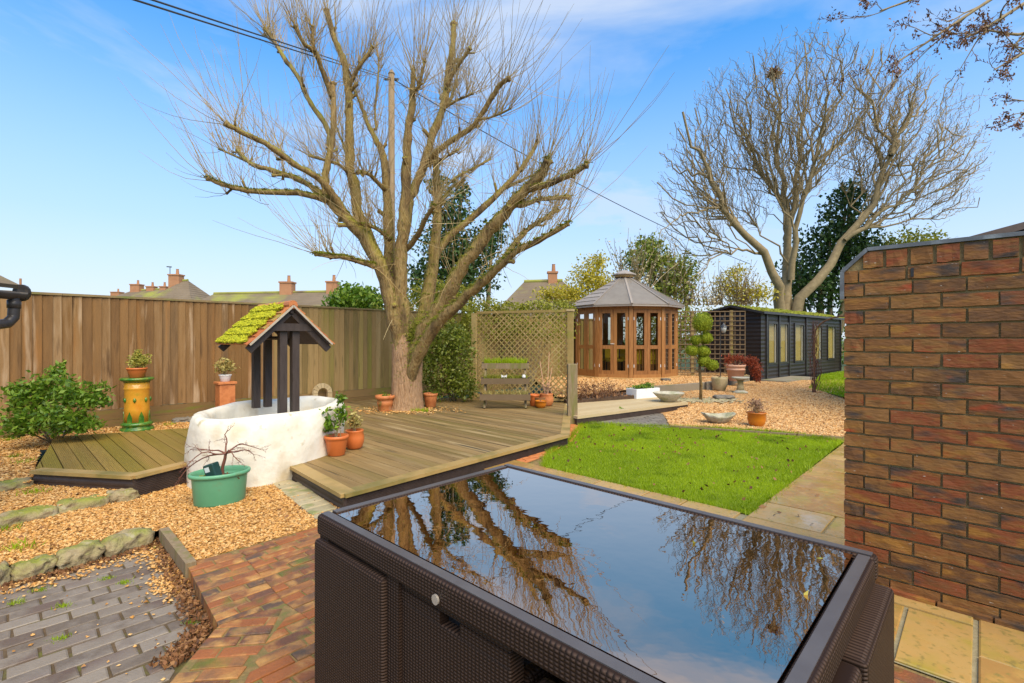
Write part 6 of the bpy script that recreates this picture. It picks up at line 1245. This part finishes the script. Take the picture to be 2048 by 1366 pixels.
MB().lathe([(RT+.14, RTZ+.12), (RT+.14, RTZ+.15), (.05, RTZ+.28), (.0, RTZ+.29)], 10, (*GC, 0), rot=R(-6-90)).build('roof_cap', 'shingle', gzb)
# bench cushions inside, seen through the panes
bench = thing('bench', 'cedar bench running round the inside of the summerhouse', 'bench', (*GC, .33))
for k in range(0, 8):
    q0, q1 = gv(k, GR-.12), gv(k+1, GR-.12); i0, i1_ = gv(k, GR-.62), gv(k+1, GR-.62)
    sc = (q0+q1+i0+i1_)/4; t = bench
    MB().prism([sc+(q-sc)*.95 for q in (q0, q1, i1_, i0)], .335, .66).build('seat', 'cedar', t)
    tc2 = thing('cushion', 'long yellow cushion on a bench inside the summerhouse', 'cushion', (*sc, .66), 'cushions inside the summerhouse')
    MB().prism([sc+(q-sc)*.93 for q in (q0, q1, i1_, i0)], .662, .76, .02).build('seat_pad', 'cushion', tc2); bk0, bk1 = gv(k, GR-.15), gv(k+1, GR-.15); MB().bar(np.array([*(bk0*.96+bk1*.04), .93]), np.array([*(bk1*.96+bk0*.04), .93]), .07, .33).build('back_pad', 'cushion', tc2)
# chair just inside the door
ch = thing('garden_chair', 'dark framed chair with yellow cushion inside the summerhouse door', 'chair', (*(GC+np.array([-.45, -.55])), .33)); cc_ = GC+np.array([-.45, -.55])
for sx in (-.22, .22):
    for sy in (-.2, .2): MB().bar((cc_[0]+sx, cc_[1]+sy, .332), (cc_[0]+sx, cc_[1]+sy, .75 if sy < 0 else 1.15), .035, .035, up=(1, 0, 0)).build('leg', 'blackwood', ch)
MB().box((*cc_, .74), (.24, 0, 0), (0, .22, 0), (0, 0, .03)).build('seat', 'cushion', ch); MB().box((cc_[0], cc_[1]+.2, .98), (.2, 0, 0), (0, .03, 0), (0, 0, .17)).build('backrest', 'cushion', ch)

# ------------------------------------------------------------ black shed
K0 = np.array([7.30, 14.5]); kd = np.array([.755, .656]); kn = np.array([-.656, .755]); KL, KW, KZ, KE, KR = 7.4, 1.7, .10, 2.13, 2.36
shd = thing('shed', 'long black timber garden shed with mossy roof and tall windows', 'shed', (*K0, KZ))
def kp(s, t, z, o_=0.): p = K0+kd*s+kn*(t-o_); return np.array([p[0], p[1], z])
D3, N3 = v3(kd, 0), v3(-kn, 0)
MB().prism([kp(-.02, .0, 0)[:2], kp(KL, .0, 0)[:2], kp(KL, KW, 0)[:2], kp(-.02, KW, 0)[:2]], KZ-.03, KZ+.03).build('floor', 'shedtrim', shd)
def su(x): u = (x-CX)/F; return (K0[1]*u-K0[0])/(kd[0]-kd[1]*u)      # position along the front for a photo column
op = [(su(1534), su(1551)), (su(1557), su(1573)), (su(1587), su(1604)), (su(1625), su(1640)), (su(1653), su(1667.5))]; zw0, zw1 = .62, 1.82
edges = [0]+[v for a in op for v in a]+[KL]
for i in range(0, len(edges), 2): MB().box(kp((edges[i]+edges[i+1])/2, 0, (KZ+KE)/2), D3*(edges[i+1]-edges[i])/2, N3*.03, (0, 0, (KE-KZ)/2)).build('wall', 'shedblack', shd)
for i, (a, b_) in enumerate(op):
    MB().box(kp((a+b_)/2, 0, (KZ+zw0)/2), D3*(b_-a)/2, N3*.029, (0, 0, (zw0-KZ)/2)).build('wall', 'shedblack', shd); MB().box(kp((a+b_)/2, 0, (KE+zw1)/2), D3*(b_-a)/2, N3*.029, (0, 0, (KE-zw1)/2)).build('wall', 'shedblack', shd)
    wi = MB(); fw = .055
    for uu in (a-fw*.3, b_+fw*.3): wi.box(kp(uu, 0, (zw0+zw1)/2, .038), D3*fw/2, N3*.022, (0, 0, (zw1-zw0)/2+fw))
    for zz_ in (zw0-fw*.4, zw1+fw*.4): wi.box(kp((a+b_)/2, 0, zz_, .038), D3*((b_-a)/2-.015), N3*.021, (0, 0, fw/2))
    wo_ = wi.build('door_frame' if i < 2 else 'window', 'shedtrim', shd); mid = (a+b_)/2
    MB().box(kp(mid, 0, (zw0+zw1)/2, .012), D3*((b_-a)/2-.02), N3*.003, (0, 0, (zw1-zw0)/2-.01)).build('pane', 'shedglass', wo_)
    MB().box(kp(mid, 0, (zw0+zw1)/2, -.045), D3*((b_-a)/2-.004), N3*.006, (0, 0, (zw1-zw0)/2-.004)).build('blind', 'blind', wo_)
    rv = MB()
    for uu in (a+.012, b_-.012): rv.box(kp(uu, 0, (zw0+zw1)/2, -.005), D3*.010, N3*.022, (0, 0, (zw1-zw0)/2))
    rv.build('reveal', 'white', wo_)
for s_ in (op[0][0]-.12, op[1][0]-.05, op[1][1]+.14, su(1610), KL-.06): MB().box(kp(s_, 0, (KZ+KE)/2, .045), D3*.04, N3*.016, (0, 0, (KE-KZ)/2-.01)).build('batten', 'shedtrim', shd)
MB().box(kp(op[1][0]-.02, 0, 1.08, .07), D3*.05, N3*.012, (0, 0, .01)).build('door_handle', 'lantern', shd)
for s_ in (-.0, KL):                                     # gable ends
    V = [kp(s_, .03, KZ), kp(s_, KW, KZ), kp(s_, KW, KE), kp(s_, KW*.47, KR-.03), kp(s_, .03, KE)]; V2 = [v+D3*.04*(1 if s_ == 0 else -1) for v in V]
    MB().add(V+V2, [(0, 1, 2, 3, 4), (9, 8, 7, 6, 5)]+[(i, 5+i, 5+(i+1) % 5, (i+1) % 5) for i in range(5)]).build('gable_wall', 'shedblack', shd)
MB().box(kp(KL/2, KW, (KZ+KE)/2), D3*KL/2, N3*.03, (0, 0, (KE-KZ)/2)).build('wall', 'shedblack', shd)
rg = kp(0, KW*.47, KR)
for (t0_, z0_) in ((-.16, KE-.005), (KW+.16, KE-.02)):
    V = [kp(-.16, t0_, z0_), kp(KL+.16, t0_, z0_), kp(KL+.16, KW*.47, KR), kp(-.16, KW*.47, KR)]; V2 = [v+np.array([0, 0, .03]) for v in V]
    rfp = MB().add(V+V2, [(3, 2, 1, 0), (4, 5, 6, 7)]+[(i, (i+1) % 4, 4+(i+1) % 4, 4+i) for i in range(4)]).build('roof_slope', 'mossroof', shd)
    MB().bar(kp(-.175, t0_, z0_-.01), kp(-.175, KW*.47, KR-.005), .03, .07).build('barge_board', 'shedtrim', rfp)
    n_ = 900; u = rng.random((n_, 2)); c = np.array([V[0]*(1-a)*(1-b2)+V[1]*a*(1-b2)+V[2]*a*b2+V[3]*(1-a)*b2 for a, b2 in u]); c[:, 2] += .035; stuff(MB().stones(c, .045, .5).build('moss', 'mosslimb', rfp))
MB().bar(kp(-.16, -.175, KE-.01), kp(KL+.16, -.175, KE-.01), .03, .07).build('fascia_board', 'shedtrim', shd)
tag(obj('step', MB().prism([kp(-.1, -.75, 0)[:2], kp(2.3, -.75, 0)[:2], kp(2.3, -.06, 0)[:2], kp(-.1, -.06, 0)[:2]], .06, .16, .01).mesh('step'), 'sleeper'), 'low weathered timber step along the shed doors', 'step')
# ------------------------------------------------------------ rattan dining set
TC, TW, TLn, TZ0 = np.array([1.046, 1.404]), 1.47, .965, .74      # far right corner, long side along E2, short side along E1
def tq2(a, b_): return TC+E2*a-E1*b_                              # a along the long side, b towards the camera
tab = thing('dining_table', 'dark brown rattan dining table with a wet black glass top', 'table', (*tq2(TW/2, TLn/2), 0))
X3, Y3 = v3(E2, 0), v3(-E1, 0)
def tpt(a, b_, z): p = tq2(a, b_); return np.array([p[0], p[1], z])
def rim(a0, b0_, a1, b1, m):
    p, q = tpt(a0, b0_, TZ0-.036), tpt(a1, b1, TZ0-.036); o_ = MB().bar(p, q, .05, .072).build('rim', m, tab); md = o_.modifiers.new('Bevel', 'BEVEL'); md.width = .014; md.segments = 4
rim(-.0, .025, TW, .025, 'weaveE2'); rim(.0, TLn-.025, TW, TLn-.025, 'weaveE2'); rim(.025, .051, .025, TLn-.051, 'weaveE1'); rim(TW-.025, .051, TW-.025, TLn-.051, 'weaveE1')
for (a0, b0_, a1, b1) in ((.012, .027, TW-.012, .027), (.012, TLn-.027, TW-.012, TLn-.027), (.027, .054, .027, TLn-.054), (TW-.027, .054, TW-.027, TLn-.054)): MB().bar(tpt(a0, b0_, TZ0+.0005), tpt(a1, b1, TZ0+.0005), .028, .004).build('flat_strip', 'rattanflat', tab)
MB().box(tpt(TW/2, TLn/2, TZ0-.008), X3*(TW/2-.053), Y3*(TLn/2-.053), (0, 0, .005)).build('glass_top', 'tableglass', tab)
MB().box(tpt(TW/2, TLn/2, TZ0-.05), X3*(TW/2-.055), Y3*(TLn/2-.055), (0, 0, .012)).build('frame', 'blackplastic', tab)
for a in (.04, 1.005, TW-.04):
    for b_ in (.04, TLn-.04): MB().box(tpt(a, b_, .334), X3*.03, Y3*.03, (0, 0, .333)).build('leg', 'weaveE2', tab)
bg_ = tpt(.79, TLn+.001, .69); tb_ = MB().tube([bg_, bg_+Y3*.005], .013, 18).build('badge', 'badge', tab)
def boxw(name, a0, a1, b0_, b1, z0, z1, m, root, bev=.014):
    o_ = MB().box(tpt((a0+a1)/2, (b0_+b1)/2, (z0+z1)/2), X3*(a1-a0)/2, Y3*(b1-b0_)/2, (0, 0, (z1-z0)/2)).build(name, m, root)
    if bev: md = o_.modifiers.new('Bevel', 'BEVEL'); md.width = bev; md.segments = 3
    return o_
def chair_long(a0, a1, out, label, top=.655, slot=False):        # chair pushed in from the long near side
    t = thing('rattan_chair', label, 'chair', tpt((a0+a1)/2, TLn-.2, 0)); b1 = TLn+out
    if slot:
        m0, m1, z0, z1 = (a0+a1)/2-.04, (a0+a1)/2+.04, .612, .645
        boxw('backrest', a0, a1, b1-.05, b1, .01, z0, 'weaveE2', t, .006); boxw('backrest_panel', a0, a1, b1-.05, b1, z1, top, 'weaveE2', t, .006); boxw('backrest_panel', a0, m0, b1-.05, b1, z0, z1, 'weaveE2', t, 0); boxw('backrest_panel', m1, a1, b1-.05, b1, z0, z1, 'weaveE2', t, 0)
        boxw('handle_lining', m0, m1, b1-.049, b1-.030, z0, z1, 'blackplastic', t, 0)
    else: boxw('backrest', a0, a1, b1-.06, b1, .01, top, 'weaveE2', t)
    for (u0, u1) in ((a0, a0+.045), (a1-.045, a1)): boxw('arm_panel', u0, u1, b1-.50, b1-.061, .01, .56, 'weaveE1', t)
    boxw('seat', a0+.05, a1-.05, b1-.50, b1-.062, .08, .33, 'weaveE2', t); boxw('seat_cushion', a0+.055, a1-.055, b1-.49, b1-.07, .332, .39, 'cushiongrey', t, .02)
chair_long(1.035, TW+.004, .008, 'rattan cube chair at the table corner nearest the brick step')
chair_long(.55, .975, -.02, 'rattan cube chair with a handle slot under the badge of the table', .665, True)
chair_long(.05, .50, -.02, 'rattan cube chair tucked under the near side of the table', .60)
def chair_short(b0_, b1, out, label, top=.665):
    t = thing('rattan_chair', label, 'chair', tpt(.2, (b0_+b1)/2, 0)); a0 = -out
    boxw('backrest', a0, a0+.06, b0_, b1, .01, top, 'weaveE1', t)
    for (u0, u1) in ((b0_, b0_+.045), (b1-.045, b1)): boxw('arm_panel', a0+.061, a0+.5, u0, u1, .01, .56, 'weaveE2', t)
    boxw('seat', a0+.062, a0+.5, b0_+.05, b1-.05, .08, .33, 'weaveE1', t); boxw('seat_cushion', a0+.07, a0+.49, b0_+.055, b1-.055, .332, .39, 'cushiongrey', t, .02)
chair_short(.0, .455, .036, 'rattan cube chair on the table side facing the brick wall', .655)
chair_short(.475, .93, .03, 'rattan cube chair on the wall side of the table beyond the first', .66)
# raindrops and leaves on the table
q = tpt(0, 0, TZ0-.0015); k = []
for (x, y) in ((1388, 1087), (1612, 1190), (1700, 1170), (1640, 1118)): c = G(x, y, TZ0-.003); k.append(v3(c, TZ0-.0005))
tag(obj('fallen_leaves', MB().leaves(np.array(k), .03, .45).mesh('fallen_leaves'), 'leafgold'), 'few small yellow leaves floating on the wet table top', 'leaves')['kind'] = 'stuff'
q = G(1640, 1030); c = np.c_[scatter([lc-E1*.2, lc+E1*1.2, lc+E1*1.2+W*.9, lc-E1*.2+W*.9], 16)]; stuff(tag(obj('fallen_leaves', MB().leaves(np.c_[c, np.full(len(c), .025)], .05, .6).mesh('fallen_leaves'), 'leafbrown'), 'dark wet leaves on the flagstone path', 'leaves'))

# ------------------------------------------------------------ lean-to with gutter at the left edge
lt = thing('lean_to', 'corner of a lean-to roof with black gutter and swan neck pipe', 'lean-to', (-4.6, 3.6, -.1)); Zl = 3.75
g0, g1 = P(46, 590, Zl), P(-160, 545, 2.4); gd = (g1-g0)/np.linalg.norm(g1-g0); gs = np.array([gd[1], -gd[0], 0]); gs /= np.linalg.norm(gs)
V = []; prof = [(.056*math.cos(t), .056*math.sin(t)) for t in np.linspace(math.pi, 2*math.pi, 10)]+[(.050*math.cos(t), .050*math.sin(t)) for t in np.linspace(2*math.pi, math.pi, 10)]
g0f = np.array([g0[0], g0[1], 1.70]); g1f = np.array([g1[0]-.8, g1[1], 1.70])
gd = (g1f-g0f)/np.linalg.norm(g1f-g0f); gs = np.array([gd[1], -gd[0], 0]); gs /= np.linalg.norm(gs)
for e_ in (g0f, g1f):
    for (a, b_) in prof: V.append(e_+gs*a+np.array([0, 0, b_]))
MB().add(V, [(i, (i+1) % 20, 20+(i+1) % 20, 20+i) for i in range(20)]+[tuple(range(20)), tuple(range(20, 40))[::-1]]).build('gutter', 'gutter', lt, True)
for t in (.0, .28, .56): c = g0f+gd*t; MB().tube([c, c+gd*.02], .064, 14).build('gutter_bracket', 'gutter', lt)
dp = [g0f+gd*.07+np.array([0, 0, -.04]), g0f+gd*.07+np.array([0, 0, -.12]), g0f+gd*.075+np.array([0, 0, -.19]), g0f+gd*.12+np.array([0, 0, -.235]), g0f+gd*.22+np.array([0, 0, -.25]), g0f+gd*.6+np.array([0, 0, -.32])]
pd_ = np.array([dp[0]]+[dp[i]*(1-t)+dp[i+1]*t for i in range(5) for t in (.25, .5, .75, 1)]); MB().tube(pd_, .035, 14).build('downpipe', 'gutter', lt, True); MB().tube([pd_[1], pd_[4]], .040, 14).build('pipe_collar', 'gutter', lt, True)
up_ = -gs*np.sign(np.dot(gs, np.array([1., .3, 0]))); bkd = up_
rfv = [g0f+np.array([0, 0, .03])+bkd*.02, g1f+np.array([0, 0, .03])+bkd*.02, g1f+bkd*1.2+np.array([0, 0, .62]), g0f+bkd*1.2+np.array([0, 0, .62])]; r2 = [v+np.array([0, 0, .03]) for v in rfv]
MB().add(rfv+r2, [(3, 2, 1, 0), (4, 5, 6, 7)]+[(i, (i+1) % 4, 4+(i+1) % 4, 4+i) for i in range(4)]).build('roof', 'farroof', lt)
ww = [(g0f+gd*.45+bkd*.25)[:2], (g1f+bkd*.25)[:2], (g1f+bkd*.45)[:2], (g0f+gd*.45+bkd*.45)[:2]]; MB().prism(ww, -.13, 1.66).build('wall', 'farbrick', lt)

# ------------------------------------------------------------ houses beyond the fence
def house(label, Z, ridge, eave_drop, half, hip0, hip1, chim, wallm='farwall', roofm='farroof', base=-.13, left='farroofgreen'):
    """ridge: two photo points at distance Z; the roof falls eave_drop metres over half metres of span either side; hip0/1 hip runs at the ends"""
    a, b_ = P(*ridge[0], Z), P(*ridge[1], Z); t = thing('house', label, 'house', (*((a+b_)/2)[:2], base)); d = b_-a; d[2] = 0; ln_ = np.linalg.norm(d); d /= ln_; n = np.array([-d[1], d[0], 0])
    dz = np.array([0, 0, -eave_drop]); z_ = min(a[2], b_[2])
    A0, A1_, B0, B1 = a-d*hip0-n*half+dz, a-d*hip0+n*half+dz, b_+d*hip1-n*half+dz, b_+d*hip1+n*half+dz
    for (vs_, nm, mm) in (([A0, B0, b_, a], 'roof_slope', roofm), ([B1, A1_, a, b_], 'roof_slope', roofm), ([A1_, A0, a], 'roof_hip', left), ([B0, B1, b_], 'roof_hip', roofm)):
        lo2 = [v-np.array([0, 0, .12]) for v in vs_]; m_ = len(vs_); MB().add(list(vs_)+lo2, [tuple(range(m_)), tuple(range(m_, 2*m_))[::-1]]+[(i, m_+i, m_+(i+1) % m_, (i+1) % m_) for i in range(m_)]).build(nm, mm, t)
    w4 = [q[:2] for q in (A0+d*.3+n*.3, B0-d*.3+n*.3, B1-d*.3-n*.3, A1_+d*.3-n*.3)]; MB().prism(w4, base, A0[2]-.1).build('wall', wallm, t)
    for s_ in (.25, .7):
        p = A0+(B0-A0)*s_; MB().box((p[0], p[1]+.28, A0[2]-1.3), d*.6, n*.05, (0, 0, .6)).build('window', 'glass', t)
    MB().tube([a+np.array([0, 0, .03]), b_+np.array([0, 0, .03])], .12, 8).build('ridge', 'farroofgreen', t)
    for (x0, x1, yt, yb) in chim:
        p = P((x0+x1)/2, yt, Z); wd = (x1-x0)*Z/F; zb = P(0, yb, Z)[2]-.9
        cs = MB().box((p[0], p[1], (p[2]+zb)/2), (wd/2, 0, 0), (0, wd*.38, 0), (0, 0, (p[2]-zb)/2)).build('chimney', 'farbrick', t)
        MB().box((p[0], p[1], p[2]+.03), (wd/2+.06, 0, 0), (0, wd*.38+.06, 0), (0, 0, .06)).build('chimney_cap', 'farbrick', cs)
        MB().lathe([(.14, .09), (.11, .55), (.13, .6)], 10, (p[0]+wd*.12, p[1], p[2])).build('chimney_pot', 'farbrick', cs)
    return t
house('long low brown roofed house beyond the fence with two chimneys', 40, [(428, 588), (720, 583)], 1.9, 3.6, 1.4, 1.4, [(563, 587, 566, 586), (655, 676, 565, 585)])
house('mossy hip roofed house beyond the fence with one tall chimney', 46, [(366, 562), (376, 561)], 2.9, 3.4, 2.6, 2.6, [(342, 363, 551, 572)])
house('distant grey roofed house with slender chimneys above the fence', 62, [(262, 582), (330, 578)], 2.2, 4, 2.5, 2.5, [(265, 283, 570, 588), (296, 311, 574, 592), (322, 334, 574, 590)])
house('farthest small house with a low chimney just above the fence', 80, [(228, 596), (258, 592)], 2.2, 4, 2.5, 2.5, [(226, 243, 585, 600)])
house('brown hip roofed house behind the hedge beside the summerhouse', 34, [(1048, 564), (1125, 562)], 2.6, 3.6, 2.2, 2.2, [(1096, 1114, 546, 566)])
ae = thing('aerial', 'thin television aerial above the mossy roofed house', 'aerial', (*P(340, 575, 46)[:2], 5.2)); pa_ = P(340, 534, 46); MB().tube([(pa_[0], pa_[1], 5.2), pa_], .03, 5).build('mast', 'cable', ae); MB().tube([pa_-np.array([.3, 0, -.03]), pa_+np.array([.15, 0, 0])], .05, 5).build('boom', 'cable', ae)
vp = P(41, 600, 9.5); tag(obj('vent_pipe', MB().tube([(vp[0], vp[1], -.13), (vp[0], vp[1], P(41, 557, 9.5)[2])], .018, 8).mesh('vent_pipe'), 'farbrick'), 'thin upright pipe behind the fence beside the gutter', 'pipe')
# dark gabled roof behind the brick wall
oz = 7.0; ou = thing('outbuilding', 'dark gabled roof corner rising behind the brick wall', 'outbuilding', (8.5, 6.5, -.13)); A, B_ = P(1945, 472, oz), P(2120, 424, oz); V = [A, B_, B_+np.array([1.7, -.8, -.9]), A+np.array([3.4, -1.6, 0])]
pk = P(2180, 408, oz); rt_ = np.array([pk[0]+1.6, oz, A[2]]); dp_ = np.array([.5, 3.2, 0])
for (a, b_) in ((A, pk), (pk, rt_)):
    V = [a, b_, b_+dp_, a+dp_]; V2 = [v-np.array([0, 0, .10]) for v in V]; MB().add(V+V2, [(0, 1, 2, 3), (7, 6, 5, 4)]+[(i, 4+i, 4+(i+1) % 4, (i+1) % 4) for i in range(4)]).build('roof_slope', 'darkroof', ou)
V = [np.array([A[0]+.2, oz+.15, -.13]), np.array([rt_[0]-.2, oz+.15, -.13]), np.array([rt_[0]-.2, oz+.15, A[2]-.1]), np.array([pk[0], oz+.15, pk[2]-.15]), np.array([A[0]+.2, oz+.15, A[2]-.06])]; V2 = [v+dp_*.9 for v in V]
MB().add(V+V2, [(0, 1, 2, 3, 4), (9, 8, 7, 6, 5)]+[(i, 5+i, 5+(i+1) % 5, (i+1) % 5) for i in range(5)]).build('wall', 'darkroof', ou)
# telegraph pole and cables
pp_ = P(783, 680, 14); ptop = P(787, 148, 14.)
pl_ = thing('telegraph_pole', 'tall pale wooden telegraph pole behind the pollarded tree', 'pole', (pp_[0], pp_[1], -.13)); MB().tube([(pp_[0], pp_[1], -.13), (pp_[0], pp_[1], ptop[2])], [.11, .085], 14).build('pole', 'polewood', pl_, True)
MB().lathe([(.10, 0), (.0, .16)], 14, (pp_[0], pp_[1], ptop[2])).build('cap', 'polewood', pl_); MB().bar((pp_[0]-.2, pp_[1], ptop[2]-.15), (pp_[0]+.2, pp_[1], ptop[2]-.15), .05, .05).build('bracket', 'cable', pl_)
def cable(label, a, b_, sag, r):
    t = np.linspace(0, 1, 40); p = np.outer(1-t, a)+np.outer(t, b_); p[:, 2] -= sag*4*t*(1-t); tag(obj('cable', MB().tube(p, r, 6).mesh('cable'), 'cable'), label, 'cable')
e0 = np.array([pp_[0], pp_[1], ptop[2]-.12])
cable('upper overhead cable from the house to the telegraph pole', e0+(P(288, -8, 4.2)-e0)*1.7, e0, .01, .009)
cable('lower overhead cable from the house to the telegraph pole', e0+(P(282, -8, 4.15)-e0)*1.7, e0-np.array([0, 0, .05]), .03, .009)
cable('overhead cable from the telegraph pole to beyond the shed', e0, P(1500, 528, 26), .35, .014)
for o in bpy.data.objects:
    if '_o' in o: del o['_o']
